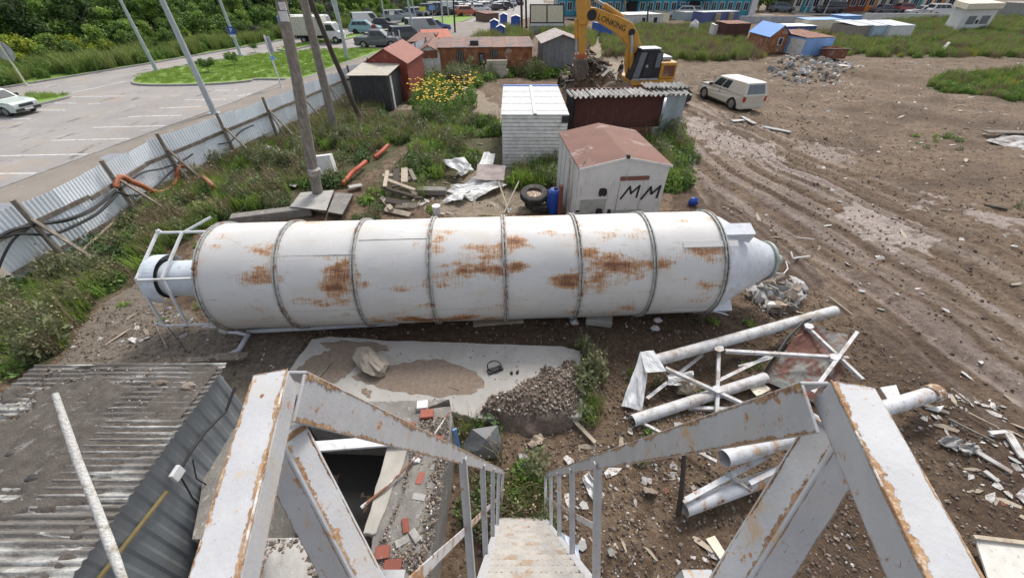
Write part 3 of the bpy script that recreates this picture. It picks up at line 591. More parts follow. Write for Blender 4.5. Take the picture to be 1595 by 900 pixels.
# open bracket (support leg socket) on the cone
def bracket(an, ln):
    r_ = lambda x: SR_-.02
    up = (SA(0, 1, an)-SA(0, 0, an)); sd_ = sax.cross(up)
    a = SA(5.10, SR_-.03, an); mb = MB()
    for s_ in (-.17, .17): mb.prism([a+sd_*s_+up*.02, a+sd_*s_+sax*ln+up*.02, a+sd_*s_+sax*ln-up*.30, a+sd_*s_-up*.05], sd_*.015)
    mb.prism([a+sd_*-.17+up*.02, a+sd_*.185+up*.02, a+sd_*.185+sax*ln+up*.02, a+sd_*-.17+sax*ln+up*.02], up*.015)
    mb.build('leg_bracket', m_cone, silo)
bracket(.32, .75); bracket(2.25, .6); bracket(-1.3, .7); bracket(-2.6, .7)
p0 = SA(5.0, SR_+.02, 2.05); MB().prism([p0, SA(5.55, SR_+.16, 2.1), SA(5.6, SR_+.02, 2.3), SA(5.0, SR_-.1, 2.25)], sax.cross(zu)*-.02).build('foot_plate', m_cone, silo)
# neck and hood at the left end
rings([(-8.8, .46), (-7.2, .46)], 40).build('neck', m_neck, silo, smooth=True)
rings([(-8.8, .45), (-8.8, .01)], 40).build('neck_lid', m_neck, silo)
rings([(-8.84, .50), (-8.76, .50), (-8.76, .44)], 40).build('neck_flange', m_dark, silo)
hv = []
for j in range(25):
    a = R(-70)+R(215)*j/24; hv += [SA(-9.08, .62, a), SA(-8.72, .62, a), SA(-9.12, .57, a)]
hb = MB().add(hv, [(3*j, 3*j+1, 3*j+4, 3*j+3) for j in range(24)]+[(3*j, 3*j+2, 3*j+5, 3*j+3) for j in range(24)])
hb.build('hood', m_neck, silo)
MB().add([SA(-9.115, .60, R(-70)+R(215)*j/24) for j in range(25)]+[SA(-9.09, .40, R(145)), SA(-9.09, .40, R(-70))], [tuple(range(27))]).build('hood_plate', m_neck, silo)
# guard railing round the end
HR = 1.28; ang = [R(52-90*1.0+.0)-0, R(53.5), R(143.5), R(233.5)]
ga = [R(-36.5), R(10), R(53.5), R(98), R(143.5)]
pts1 = [SA(-9.02, 1.2, ga[0]), SA(-9.05, .66, ga[2]), SA(-9.05, 1.2, ga[4])]; pts2 = [SA(-8.40, 1.2, ga[0]), SA(-8.45, .66, ga[2]), SA(-8.45, 1.2, ga[4])]
for nm, pp in (('outer_hoop', pts1), ('inner_hoop', pts2)):
    mb = MB()
    for a, b_ in zip(pp[:-1], pp[1:]): mb.angle(a, b_, .05, .006, 1, up=sax)
    mb.build(nm, m_white, silo)
for a, a2 in zip(pts1, (-7.2, -7.2, -7.2)):
    k = pts1.index(a); e = SA(-7.2 if k != 1 else -7.3, 1.2 if k != 1 else .70, (ga[0], ga[2], ga[4])[k]); MB().angle(a, e, .045, .006, 1).build('railing_bar', m_white, silo)
MB().blob(pts1[0], .07, 8, .2).build('railing_bar_end', m_white, silo)
MB().angle(pts2[0], P(328, 337, 10.2), .045, .006, 1).build('railing_bar', m_white, silo)
MB().angle(SA(-7.6, 1.2, ga[4]), G(315, 509, .15), .04, .006, 1).build('railing_bar', m_white, silo); MB().angle(G(315, 509, .15), G(336, 509, .15), .04, .006, 1).build('railing_bar', m_white, silo)
# filling pipe along the bottom with an elbow
fp = [G(620, 503, .12), G(500, 510, .12), G(385, 516, .10)]
pipe = MB().tube(fp, .065, 12).tube([G(352, 516, .16), G(370, 517, .15), G(386, 522, .12), G(372, 545, .1), G(358, 552, .08)], .06, 10).build('filling_pipe', m_cone, silo, smooth=True)
MB().tube([G(344, 515, .17), G(356, 516, .17)], .085, 12).build('pipe_flange', m_ring, silo)
# rod dangling from the railing
single('thin_cable', MB().tube([SA(-9.05, 1.2, ga[4])+Vector((0, 0, -.02)), G(262, 510, .25), G(278, 530, .12), G(290, 546, .05)], .012, 6), m_cable, 'black cable hanging from the silo end railing to the ground', 'cable')
# blue cap on top near the cone and rags at the outlet
single('plastic_bag', MB().blob(Gg(1079, 319, .14), .2, 10, .25, (1, .8, .9)), m_blueplast, 'small blue plastic bag on the dirt just behind the right end of the silo', 'bag', smooth=True)
mb = MB()
mb.tube([Gg(1204, 383, .7), Gg(1232, 387, .45), Gg(1262, 384, .3)], .016, 6).tube([Gg(1228, 400, .2), Gg(1232, 408, .15), Gg(1258, 403, .1)], .03, 6)
mb.tube([Gg(1200, 431, .15), Gg(1218, 431, .12), Gg(1224, 424, .15), Gg(1220, 415, .2), Gg(1228, 414, .1)], .018, 6)
single('torn_wires', mb, m_white2, 'pale rods and torn wires sticking out of the silo outlet', 'wires')
for (x, y, s_, sq) in ((745, 503, .0, 0),):
    single('timber', MB().beam(Gg(737, 507, .06), Gg(815, 501, .06), .16, .08), m_woodl, 'squared timber wedged under the middle of the silo', 'timber', bevel=.008)
single('concrete_block', MB().beam(Gg(912, 500, .12), Gg(952, 505, .12), .35, .2), m_conc, 'pale concrete block under the silo right of its middle', 'block', bevel=.02)
for (x, y, r_) in ((894, 503, .13), (1025, 500, .12), (1021, 512, .13), (1055, 518, .1)):
    single('rock', MB().blob(Gg(x, y, .03), r_, 8, .25, (1, .8, .7)), m_stone if x == 1055 else m_stonew, {894: 'whitish stone just below the silo ring right of middle', 1025: 'whitish stone near the silo by the flat strip', 1021: 'tan stone lying below another stone near the silo', 1055: 'reddish stone on gravel between silo and truss'}[x], 'stone')
# ================================================================ concrete slab, gravel pile
sl_z = .24
so_ = [(440, 600), (456, 570), (487, 527), (512, 524), (600, 528), (700, 533), (800, 537), (875, 540), (905, 545), (907, 600), (906, 648), (850, 650), (742, 651), (700, 641), (640, 630), (560, 628), (470, 620)]
pts = [G(a+random.uniform(-2, 2), b_+random.uniform(-1.5, 1.5), sl_z) for a, b_ in so_]
def refine(pts, n=5, j=.02):
    out = []
    for a, b_ in zip(pts, pts[1:]+pts[:1]):
        for k in range(n): out.append(a.lerp(b_, k/n)+Vector((random.uniform(-j, j), random.uniform(-j, j), 0)))
    return out
slab = single('concrete_slab', MB().prism([q-Vector((0, 0, .22)) for q in refine(pts)], (0, 0, .22)), m_slab, 'broken pale concrete slab lying in front of the silo', 'slab', bevel=.02)
def patch(name, pxs, z, mat, par, th=.012, n=6, j=.04):
    pp = refine([G(a, b_, z) for a, b_ in pxs], n, j); c = sum(pp, Vector())/len(pp); k = len(pp); vs = list(pp)
    for f, hh in ((.8, th), (.45, th*1.6)): vs += [c+(q-c)*f+Vector((random.uniform(-j, j)*.5, random.uniform(-j, j)*.5, hh)) for q in pp]
    vs.append(c+Vector((0, 0, th*1.8))); fs = []
    for r_ in range(2): fs += [(r_*k+i, r_*k+(i+1) % k, (r_+1)*k+(i+1) % k, (r_+1)*k+i) for i in range(k)]
    fs += [(2*k+i, 2*k+(i+1) % k, 3*k) for i in range(k)]
    return MB().add(vs, fs).build(name, mat, par, smooth=True)
patch('sand_patch', [(545, 585), (600, 570), (660, 560), (690, 560), (745, 578), (755, 600), (735, 615), (680, 618), (620, 610), (570, 598)], sl_z+.002, m_sand, slab)
patch('sand_patch', [(462, 575), (478, 560), (510, 545), (545, 540), (560, 560), (545, 580), (520, 600), (490, 590)], sl_z+.002, m_sand, slab)
patch('sand_patch', [(498, 535), (530, 531), (590, 533), (610, 545), (560, 552), (515, 545)], sl_z+.004, m_sand, slab)
patch('dirt_stain', [(563, 605), (580, 607), (575, 618), (565, 614)], sl_z+.003, m_sand, slab, th=.003)
# boulder
bl = MB(); ctr = [Gg(562, 545), Gg(585, 562), Gg(600, 580)]
vs = []
o = MB().blob((0, 0, 0), 1, 14, .16, seed=5); a = G(560, 548, sl_z+.16); b_ = G(597, 580, sl_z+.10); ax = (b_-a); 
T = Matrix.Translation((a+b_)/2) @ ax.to_track_quat('X', 'Z').to_matrix().to_4x4() @ Matrix.Diagonal((ax.length*.62, .27, .2, 1)); o.v = [tuple(T @ Vector(q)) for q in o.v]
single('boulder', o, M('boulder_tan', (.36, .31, .25), .95, col2=(.28, .25, .21), bump=.8, bs=25, stains=[((.2, .18, .16), 5, .55, .7, None)]), 'long tan chunk of broken concrete resting on the pale slab', 'boulder')
# rubber strap / goggles
mb = MB(); c = G(771, 572, sl_z+.05)
mb.tube([c+Vector((.16*math.cos(a)-.02, .10*math.sin(a)*1.2, .05+.05*math.sin(a))) for a in [2*PI*k/14 for k in range(15)]], .014, 6, cap=False)
mb.beam(c+Vector((-.16, -.13, -.02)), c+Vector((.17, .02, -.02)), .13, .05)
single('black_strap', mb, m_cable, 'black rubber loop and buckle lying on the pale slab', 'strap')
single('black_scraps', MB().blob(G(806, 580, sl_z+.02), .05, 6, .4).blob(G(797, 581, sl_z+.02), .04, 6, .4), m_cable, 'small black scraps beside the rubber loop on the slab', 'scraps')
# gravel pile (its surface stones come with the gravel)
pm = MB(); pc = G(842, 612, 0); n = 40; vs = []; 
PILE = (G(838, 612, .2).x, G(838, 612, .2).y); PPOLY = np.array([G(a, b_, .15)[:2] for a, b_ in ((736, 648), (756, 616), (800, 594), (848, 570), (904, 556), (914, 590), (912, 656), (870, 672), (800, 670), (748, 662))])
def pile_h(x, y):
    x = np.asarray(x, float); y = np.asarray(y, float)
    jx = (fbm(x*3, y*3, 12)-.5)*.3; jy = (fbm(x*3, y*3, 13)-.5)*.3; dd_, _a = pdist(x+jx, y+jy, np.vstack([PPOLY, PPOLY[:1]])); ins = inpoly(x+jx, y+jy, [tuple(q) for q in PPOLY])
    return ins*(.26*np.clip(dd_/.22, 0, 1)+.26*np.clip(dd_/.75, 0, 1)**.8*(0.6+.8*fbm(x*2, y*2, 3)))
n = 60; g_ = np.linspace(-1.5, 1.5, n); X_, Y_ = np.meshgrid(PILE[0]+g_, PILE[1]+g_*.85); Z_ = pile_h(X_, Y_)+(fbm(X_*9, Y_*9, 4)-.5)*.06+.0
for x, y, z in zip(X_.ravel(), Y_.ravel(), Z_.ravel()): vs.append((x, y, z-.02))
fs = []
for j in range(n-1):
    for i in range(n-1):
        a = j*n+i
        if max(vs[a][2], vs[a+1][2], vs[a+n][2], vs[a+n+1][2]) > .03: fs.append((a, a+1, a+n+1, a+n))
pm.add(vs, fs); o = single('gravel_pile', pm, M('pile_soil', (.12, .09, .07), .95, col2=(.2, .16, .13), scale=14, bump=1, bs=50), 'heap of brown gravel and stones spilling over the slab corner', 'gravel pile', smooth=True)
pile_o = o
# ================================================================ concrete pit with walls
PZ = 1.05
pit = thing('concrete_pit', 'open concrete pit with thick rubble covered walls beside the staircase', 'pit', G(560, 780, 0))
def wallz(name, px, z0, z1, mat, par, bev=.015, n=4, j=.015):
    pp = refine([G(a, b_, z1) for a, b_ in px], n, j); return MB().prism([Vector((q.x, q.y, z0)) for q in pp], (0, 0, z1-z0)).build(name, mat, par, bevel=bev)
w1 = wallz('wall', [(641, 640), (702, 632), (704, 660), (664, 915), (566, 915), (600, 720)], -.1, PZ, m_concd, pit)
w2 = wallz('wall', [(480, 628), (700, 622), (641, 645), (640, 668), (480, 662)], -.1, PZ+.01, m_concd, pit)
w3 = wallz('wall', [(330, 838), (566, 838), (566, 1010), (330, 1010)], -.1, PZ+.02, m_conc, pit)
w4 = wallz('wall', [(330, 640), (478, 640), (445, 690), (415, 838), (300, 838)], -.1, PZ-.01, m_concd, pit)
wallz('smooth_strip', [(604, 690), (641, 688), (612, 760), (585, 830), (566, 832), (585, 760)], PZ-.1, PZ+.03, M('screed', (.42, .395, .35), .9), pit)
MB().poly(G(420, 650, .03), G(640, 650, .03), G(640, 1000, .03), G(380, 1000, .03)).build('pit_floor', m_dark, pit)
MB().beam(G(486, 696, PZ+.09), G(665, 682, PZ+.09), .19, .05).build('lintel', m_white, pit, bevel=.004)
patch('gravel_cover', [(650, 690), (690, 680), (680, 760), (655, 880), (585, 900), (600, 830), (625, 760)], PZ+.004, m_concd, w1, th=.05)
patch('mortar_rubble', [(412, 842), (480, 838), (498, 900), (440, 990), (400, 990)], PZ+.022, m_conc, w3, th=.07)
for (a, b_, w_, mt, c_) in ((665, 646, .24, m_brick, 0), (658, 632, .2, m_stonew, 0), (612, 884, .24, m_brick, 0), (596, 862, .2, m_brick, 0)):
    c = G(a, b_, PZ+.05); MB().beam(c-Vector((w_/2, 0, 0)), c+Vector((w_/2, .02, .01)), .17, .09).build('brick', mt, w1, bevel=.008)
for i in range(12):
    c = G(random.uniform(600, 690), random.uniform(650, 900), PZ+.07); 
    if c.x > G(680, 760, PZ).x or c.x < G(600, 850, PZ).x-.1: continue
    a_ = random.uniform(0, 3.1); MB().beam(c-Vector((math.cos(a_), math.sin(a_), 0))*.10, c+Vector((math.cos(a_), math.sin(a_), random.uniform(-.2, .2)))*.10, .10, .06, up=(random.uniform(-.4, .4), 0, 1)).build('brick', m_brick if i % 3 else m_conc, w1, bevel=.008)
single('iron_bar', MB().tube([G(701, 640, PZ+.25), G(660, 700, PZ+.16), G(600, 760, PZ+.08), G(563, 790, PZ+.02)], [.014, .014, .022, .03], 8), M('bar_mix', (.25, .12, .07), .8, stains=[((.6, .6, .58), 2.2, .5, .55, None)]), 'rusty iron bar lying across the pit wall', 'bar')
single('white_stone', MB().blob(G(648, 716, PZ+.09), .06, 8, .2, (1.3, 1, .8)), m_stonew, 'small white stone on the rubble covered pit wall', 'stone')
single('blue_plank', MB().beam(G(708, 668, .9), G(716, 705, .2), .08, .04), m_blue2, 'light blue strip standing behind the pit wall', 'strip')
# dark tarp behind it
pp = [G(722, 690, .25), G(735, 668, .45), G(775, 662, .4), G(782, 690, .2), G(776, 712, .1), G(745, 716, .15), G(725, 705, .2)]
c = G(757, 684, .42); mb = MB().add(pp+[c, G(748, 700, .3)]+[], [(i, (i+1) % 7, 7) for i in range(4)]+[(4, 5, 8), (5, 6, 8), (6, 0, 8), (0, 7, 8), (7, 4, 8)])
o = single('grey_tarp', mb, M('tarp', (.12, .125, .13), .5), 'crumpled dark grey sheet among weeds beside the stair foot', 'tarp'); sm = o.modifiers.new('thick', 'SOLIDIFY'); sm.thickness = .01
# ================================================================ grey shed at lower left
RZ = 2.25
sh = thing('corrugated_shed', 'grey corrugated shed with a dirty wavy slate roof at lower left', 'shed', (-6.6, 3, 0))
xr = G(345, 572, RZ).x; xl = -8.2; yf = G(345, 572, RZ).y; yn = -1.2
ncol, nrow = 3, 5
for j in range(nrow):
    for i in range(ncol):
        x0 = xl+(xr-xl)*i/ncol; x1 = xl+(xr-xl)*(i+1)/ncol+.08; y0 = yn+(yf-yn)*j/nrow; y1 = yn+(yf-yn)*(j+1)/nrow+.06
        dz = .012*((i+j) % 2)+i*.02+random.uniform(0, .008)
        # u runs up the roof (across waves), v along ridges (x)
        MB().corr((x1, y0, RZ+dz-.02*0), (0, y1-y0, 0), (x0-x1, 0, .0), 12, -.036, th=.012, seg=6, nv=3, jit=.004).build('slate_sheet', m_slate, sh, smooth=True)
side = yf-yn; n = 24
for k in range(7):
    y0 = yn+side*k/7; y1 = yn+side*(k+1)/7
    MB().corr((xr-.10+.004*(k % 2), y0, RZ-.10), (0, y1-y0, 0), (0, 0, -(RZ-.02)), 3, .018, th=.003, seg=6, trap=True).build('wall_sheet', m_shedwall, sh)
MB().beam((xr-.05, yn, RZ-.05), (xr-.05, yf, RZ-.05), .02, .12).build('eaves_board', m_shedwall, sh)
MB().box(xl+.2, xr-.16, yf-.16, yf-.12, 0, RZ-.06).build('back_wall', m_shedwall, sh); MB().box(xl+.2, xl+.24, yn, yf-.12, 0, RZ-.06).build('side_wall', m_shedwall, sh)
xw = xr-.055
def onwall(px, py, off=.02):
    r = ray(px, py); t = (xw+off)/r.x; return Vector((xw+off, r.y*t, r.z*t+CH))
MB().beam(onwall(260, 765), onwall(150, 905), .03, .05, up=(1, 0, 0)).build('batten', M('batten', (.24, .19, .08), .8), sh)
MB().box(-.06, .0, -.09, .09, -.09, .09, T=lambda q: onwall(279, 737, .09)+q).build('junction_box', m_white, sh, bevel=.01)
MB().tube([onwall(366, 603, .06), onwall(352, 640, .05), onwall(320, 672, .05), onwall(296, 705, .05), onwall(281, 733, .06)], .022, 8).build('wall_cable', m_cable, sh)
MB().tube([onwall(283, 745, .06), onwall(300, 775, .05), onwall(325, 800, .05)], .012, 6).tube([onwall(300, 715, .06), onwall(306, 745, .05), onwall(330, 760, .05)], .01, 6).build('wall_cable', m_cable, sh)
m_dirtroof = M('roof_dirt', (.075, .064, .054), .95, col2=(.115, .10, .088), scale=6, bump=1, bs=40, stains=[((.2, .19, .18), 5, .6, .7, None)])
def dirtlayer(x0, x1, y0, y1, thr, seed):
    n = 150; X_, Y_ = np.meshgrid(np.linspace(x0, x1, n), np.linspace(y0, y1, n)); k = fbm(X_*1.1, Y_*1.6, seed, 5); u = (X_-x0)/(x1-x0); v = (Y_-y0)/(y1-y0); e = k-thr+.34*(v-.45)-.12*np.clip(.3-v, 0, 1); e -= .5*np.clip(.06-np.minimum(np.minimum(u, 1-u), np.minimum(v, 1-v)), 0, 1)/.06*.3
    Z_ = RZ+.012+np.clip(e, -.02, .05)*.9+(fbm(X_*12, Y_*12, 9)-.5)*.03; V = np.stack([X_, Y_, Z_], -1).reshape(-1, 3); i = np.arange(n*n).reshape(n, n); F = np.stack([i[:-1, :-1], i[:-1, 1:], i[1:, 1:], i[1:, :-1]], -1).reshape(-1, 4); ef = e.ravel()[F].max(1); V -= np.array(WM[sh.name].translation); o = from_np('dirt_layer', V, F[ef > 0], m_dirtroof, smooth=True, parent=sh); C.objects.link(o)
dirtlayer(xl, xr, yn+.3, yf-.02, .45, 5)
# clods and scraps on the roof
for (a, b_, r_) in ((248, 597, .09), (294, 602, .10), (50, 745, .07), (16, 707, .05)):
    c = G(a, b_, RZ+.05); single('dirt_clod', MB().blob(c, r_, 8, .3, (1.3, .8, .5)), m_stone if a > 240 else m_rubber, {248: 'pale brown clod on the far part of the slate roof', 294: 'dark clod near the right edge of the slate roof', 50: 'dark scrap in the middle of the slate roof', 16: 'small dark clod at the left edge of the slate roof'}[a], 'clod')
for (p_, q_, w_, lb) in (((300, 572), (345, 566), .14, 'grey weathered board behind the slate roof'), ((335, 566), (392, 561), .16, 'dark split plank right of the shed roof'), ((345, 570), (385, 566), .08, 'thin grey lath behind the shed roof')):
    single('plank', MB().beam(Gg(*p_, .25), Gg(*q_, .2), w_, .05), m_wood, lb, 'plank')
# ================================================================ fallen steel leg frames (right)
tf = thing('fallen_leg_frame', 'white steel pipe frame with cross braces lying beside the silo cone', 'steel frame', G(1120, 570, 0))
MB().pipe(G(1015, 563, .62), G(1300, 484, .45), .135, .012, 20).build('pipe', m_truss, tf, smooth=True)
MB().pipe(G(985, 655, .16), G(1192, 588, .2), .125, .012, 20).build('pipe', m_truss, tf, smooth=True)
def ang(p, q, w_=.075, par=tf, mat=None, nm='brace', s_=1): return MB().angle(p, q, w_, .008, s_, h=w_).build(nm, mat or m_truss, par)
ang(G(1120, 545, .55), G(1117, 645, .2)); ang(G(1130, 545, .6), G(1322, 556, .55)); ang(G(1037, 572, .62), G(1168, 632, .2)); ang(G(1095, 552, .4), G(1008, 620, .25)); ang(G(1210, 548, .5), G(1120, 592, .3))
ang(G(1255, 505, .6), G(1345, 590, .5)); ang(G(1336, 516, .7), G(1266, 610, .5)); ang(G(1072, 634, .12), G(1155, 636, .12)); ang(G(1150, 570, .3), G(1240, 548, .3), .05)
for (a, b_, z) in ((1120, 543, .62), (1300, 556, .6), (1260, 508, .62), (1118, 606, .36)):
    c = G(a, b_, z); MB().prism([c+Vector((dx*.12, dy*.12, 0)) for dx, dy in ((-1, -.4), (-.3, -.9), (.8, -.5), (1, .5), (.2, .9), (-.7, .6))], (0, 0, .012)).build('gusset_plate', m_truss, tf)
# folded sheet at its left end
def quadsheet(name, c4, mat, par, label=None, cat=None, n=10, amp=.05, th=.01, seed=1):
    a, b_, c, d_ = [Vector(q) for q in c4]; vs = []
    nn = (b_-a).cross(d_-a).normalized()
    for j in range(n+1):
        for i in range(n+1):
            u, v = i/n, j/n; q = a*(1-u)*(1-v)+b_*u*(1-v)+c*u*v+d_*(1-u)*v
            vs.append(q+nn*(float(fbm(np.array([u*3+seed]), np.array([v*3+seed*2]), seed)[0])-.5)*amp*2)
    mb = MB().add(vs, [(j*(n+1)+i, j*(n+1)+i+1, (j+1)*(n+1)+i+1, (j+1)*(n+1)+i) for j in range(n) for i in range(n)])
    o = single(name, mb, mat, label, cat) if par is None else mb.build(name, mat, par)
    s_ = o.modifiers.new('thick', 'SOLIDIFY'); s_.thickness = th; return o
quadsheet('end_sheet', [G(997, 548, .75), G(1018, 545, .8), G(1038, 578, .7), G(1006, 580, .62)], m_white, tf, amp=.03)
quadsheet('end_sheet', [G(998, 548, .74), G(1008, 580, .62), G(1000, 640, .1), G(968, 632, .15)], m_white, tf, amp=.08, seed=3)
# rusty hopper plate with black hose edge
hp = thing('rusty_plate', 'bent grey steel plate with red rust leaning inside the leg frame', 'steel plate', G(1260, 590, 0))
q4 = [G(1192, 596, .1), G(1248, 503, .55), G(1330, 520, .55), G(1345, 600, .5)]
quadsheet('plate', [G(1190, 592, .12), G(1252, 505, .55), G(1322, 520, .5), G(1300, 640, .12)], M('plate_rust', (.20, .21, .20), .7, col2=(.15, .165, .155), stains=[((.12, .045, .028), 1.6, .40, .54, None), ((.08, .04, .03), 4, .6, .7, None)]), hp, amp=.12, seed=6, n=14, th=.02)
MB().tube([G(1186, 588, .16), G(1205, 560, .35), G(1225, 528, .5), G(1252, 501, .6), G(1262, 497, .6)], .035, 8).build('edge_hose', m_cable, hp, smooth=True)
# lower frame in front
lf = thing('fallen_pipe_frame', 'white steel pipes with a rusty open end lying under the right handrail', 'steel frame', G(1200, 720, 0))
MB().pipe(G(1128, 714, .75), G(1455, 612, .55), .155, .012, 22).build('pipe', m_truss2, lf, smooth=True)
MB().pipe(G(1066, 792, .2), G(1300, 706, .3), .13, .012, 20).build('pipe', m_truss2, lf, smooth=True)
ang(G(1068, 778, .42), G(1200, 706, .5), .09, lf, m_truss2); ang(G(1130, 735, .5), G(1172, 762, .35), .09, lf, m_ring, 'clamp'); ang(G(1168, 752, .45), G(1240, 716, .45), .08, lf, m_truss2)
MB().pipe(G(1446, 615, .56), G(1458, 611, .55), .19, .035, 22).build('pipe_flange', m_railrust, lf)
MB().prism([G(1440, 636, .3), G(1470, 632, .3), G(1462, 642, .3)], (0, 0, .02)).prism([G(1370, 604, .6), G(1395, 600, .62), G(1402, 618, .6), G(1382, 622, .58)], (0, 0, .02)).build('plate', m_white, lf)
single('wooden_stake', MB().tube([Gg(1058, 800, -.05), G(1062, 760, .5), G(1066, 705, 1.05)], [.05, .045, .04], 8), m_poled, 'dark weathered stake stuck in the gravel below the right handrail', 'stake')
single('angle_bar', MB().angle(Gg(990, 655, .06), Gg(1110, 728, .25), .06, .008, 1), m_truss, 'thin angle bar slanting across gravel left of the pipes', 'bar')
# rag bundle in the frame
single('rag_bundle', MB().blob(G(1066, 604, .22), .19, 10, .35, (1, .8, 1.1), seed=3), M('rag', (.30, .25, .19), .95, bump=1, bs=30), 'tan bundle of rags caught inside the leg frame', 'rags')
quadsheet('rag_sheet', [G(1040, 582, .4), G(1080, 578, .4), G(1078, 600, .3), G(1040, 600, .3)], m_white2, None, 'dirty white film draped over the rag bundle', 'film', amp=.15, seed=8)
quadsheet('cardboard', [G(1165, 602, .12), G(1185, 594, .1), G(1200, 606, .12), G(1178, 618, .14)], m_cream, None, 'tan piece of cardboard lying under the leg frame', 'cardboard', amp=.05, seed=9)
# ================================================================ middle ground: huts
def hutframe(A, B):  # pixel base points of the front, left and right -> frame, width
    a, b_ = G(*A), G(*B); f = FR(a, (b_-a)); return f, (b_-a).length
def wall(mb_name, fr, a0, a1, b0, b1, c0, c1, mat, par, **k): return MB().box(a0, a1, b0, b1, c0, c1, T=fr).build(mb_name, mat, par, **k)
# --- white hut with a brown roof and two black M signs
fr, wd = hutframe((893, 357), (1019, 351)); h = HZ(fr(0, 0, 0), 262); rear = G(880, 208, h); dep = (rear-fr(0, 0, 0)).dot(fr.v); hh = h+.33
hut = thing('white_hut', 'white metal hut with brown oxide roof and black letters M on its front', 'hut', fr(wd/2, dep/2, 0))
# front wall in panels: left panel, door, right panel, lintel band
dx0, dx1 = wd*.47, wd*.745
MB().prism([fr(0, 0, 0), fr(dx0, 0, 0), fr(dx0, 0, h*.74), fr(0, 0, h*.74)], fr.v*.06).build('front_panel', m_hutwhite, hut)
MB().prism([fr(dx1, 0, 0), fr(wd, 0, 0), fr(wd, 0, h*.77), fr(dx1, 0, h*.77)], fr.v*.06).build('front_panel', m_hutwhite, hut)
MB().prism([fr(0, -.012, h*.74), fr(dx0, -.012, h*.74), fr(dx0, -.012, h*.77+.0), fr(wd, -.012, h*.775), fr(wd, -.012, h), fr(wd*.5, -.012, hh-.04), fr(0, -.012, h)], fr.v*.06).build('front_gable', m_hutwhite, hut)
door = MB().prism([fr(dx0+.02, -.02, .0), fr(dx1-.02, -.02, .0), fr(dx1-.02, -.02, h*.80), fr(dx0+.02, -.02, h*.80)], fr.v*.05).build('door', m_hutwhite, hut)
for a in (dx0+.01, dx1-.01): MB().box(a-.008, a+.008, -.024, .02, 0, h*.8, T=fr).build('door_edge', m_grey, door)
MB().box(dx0-.25, dx1+.1, -.05, -.02, h*.28, h*.31, T=fr).build('door_bar', m_grey, door)
MB().box(dx0-.28, dx0-.18, -.07, -.02, h*.25, h*.33, T=fr).build('padlock', m_black, door)
MB().box(dx0-.02, dx1+.12, -.10, -.02, h*.80, h*.85, T=fr).build('door_canopy', m_roofbrown, hut)
MB().box(wd*.045, wd*.345, -.025, .0, h*.02, h*.50, T=fr).build('shutter', m_grey, hut)
MB().box(wd*.03, wd*.36, -.018, .0, h*.505, h*.52, T=fr).build('shutter_trim', m_hutwhite, hut)
for c_ in (.12, .3): MB().box(-.0, wd*.05, -.022, 0, h*c_, h*(c_+.03), T=fr).build('hinge', m_black, hut)
def stroke(pts, wd_, y=-.028, nm='letter', mat=m_black, par=hut, f=fr):
    mb = MB()
    for p, q in zip(pts[:-1], pts[1:]):
        d_ = Vector((q[0]-p[0], q[1]-p[1])).normalized(); n_ = Vector((-d_.y, d_.x))*wd_/2; e = d_*wd_*.35
        P4 = [(p[0]-e.x-n_.x, p[1]-e.y-n_.y), (q[0]+e.x-n_.x, q[1]+e.y-n_.y), (q[0]+e.x+n_.x, q[1]+e.y+n_.y), (p[0]-e.x+n_.x, p[1]-e.y+n_.y)]
        mb.prism([f(a, y, c) for a, c in P4], f.v*.003)
    return mb.build(nm, mat, par)
def Mletter(x, z, s_, par): stroke([(x, z), (x+s_*.42, z+s_*.72), (x+s_*.55, z+s_*.30), (x+s_*.98, z+s_*.76), (x+s_*.92, z+s_*.05)], .075, par=par)
Mletter(wd*.51, h*.50, .62, hut); Mletter(wd*.755, h*.48, .62, hut)
for (x, z, sx, sz) in ((wd*.24, h*.55, .30, .32), (wd*.235, h*.24, .26, .27)):
    o = MB().prism([fr(x+a*sx, -.03, z+c*sz) for a, c in ((.1, .05), (.35, -.02), (.4, .1), (.9, .0), (1.05, .3), (.95, .85), (.6, 1.0), (.1, .95), (0, .5))], fr.v*.004).build('paint_blot', m_black, hut)
stroke([(wd*.70, .05), (wd*.72, .2)], .05)
MB().box(0, .05, .06, dep, 0, h, T=fr).build('side_wall', M('hut_side', (.56, .56, .54), .85, stains=[((.36, .35, .32), 5, .5, .7, (2, 2, .3))]), hut)
for k in range(5): MB().box(-.02, .0, .1+k*dep/5, .1+(k+.8)*dep/5, .05, h-.06, T=fr).build('side_board', m_hutwhite, hut)
MB().box(wd-.05, wd, .06, dep, 0, h, T=fr).build('side_wall', m_hutwhite, hut); MB().box(.05, wd-.05, dep-.05, dep, 0, h, T=fr).build('back_wall', m_hutwhite, hut)
ov = .10
for s_ in (0, 1):
    e0 = -.06 if s_ == 0 else wd+.06
    MB().hexa([fr(e0, -ov, h-.02), fr(wd/2, -ov, hh-.02), fr(wd/2, dep+.1, hh-.02), fr(e0, dep+.1, h-.02)], [fr(e0, -ov, h+.02), fr(wd/2, -ov, hh+.02), fr(wd/2, dep+.1, hh+.02), fr(e0, dep+.1, h+.02)]).build('roof_sheet', m_roofbrown, hut)
    p_ = [fr(e0, -ov-.01, h-.05), fr(wd/2, -ov-.01, hh-.04), fr(wd/2, -ov-.01, hh+.025), fr(e0, -ov-.01, h+.025)]; MB().prism(p_, fr.v*.02).build('roof_trim', m_hutwhite, hut)
MB().tube([fr(.05, -.05, h+.03), fr(.1, .05, h+.16), fr(.2, .25, h+.18), fr(.22, .3, h+.05)], .015, 6).build('lifting_eye', m_railrust, hut); MB().box(wd*.5-.05, wd*.5+.05, -.13, -.02, hh-.02, hh+.10, T=fr).build('ridge_hook', m_black, hut)
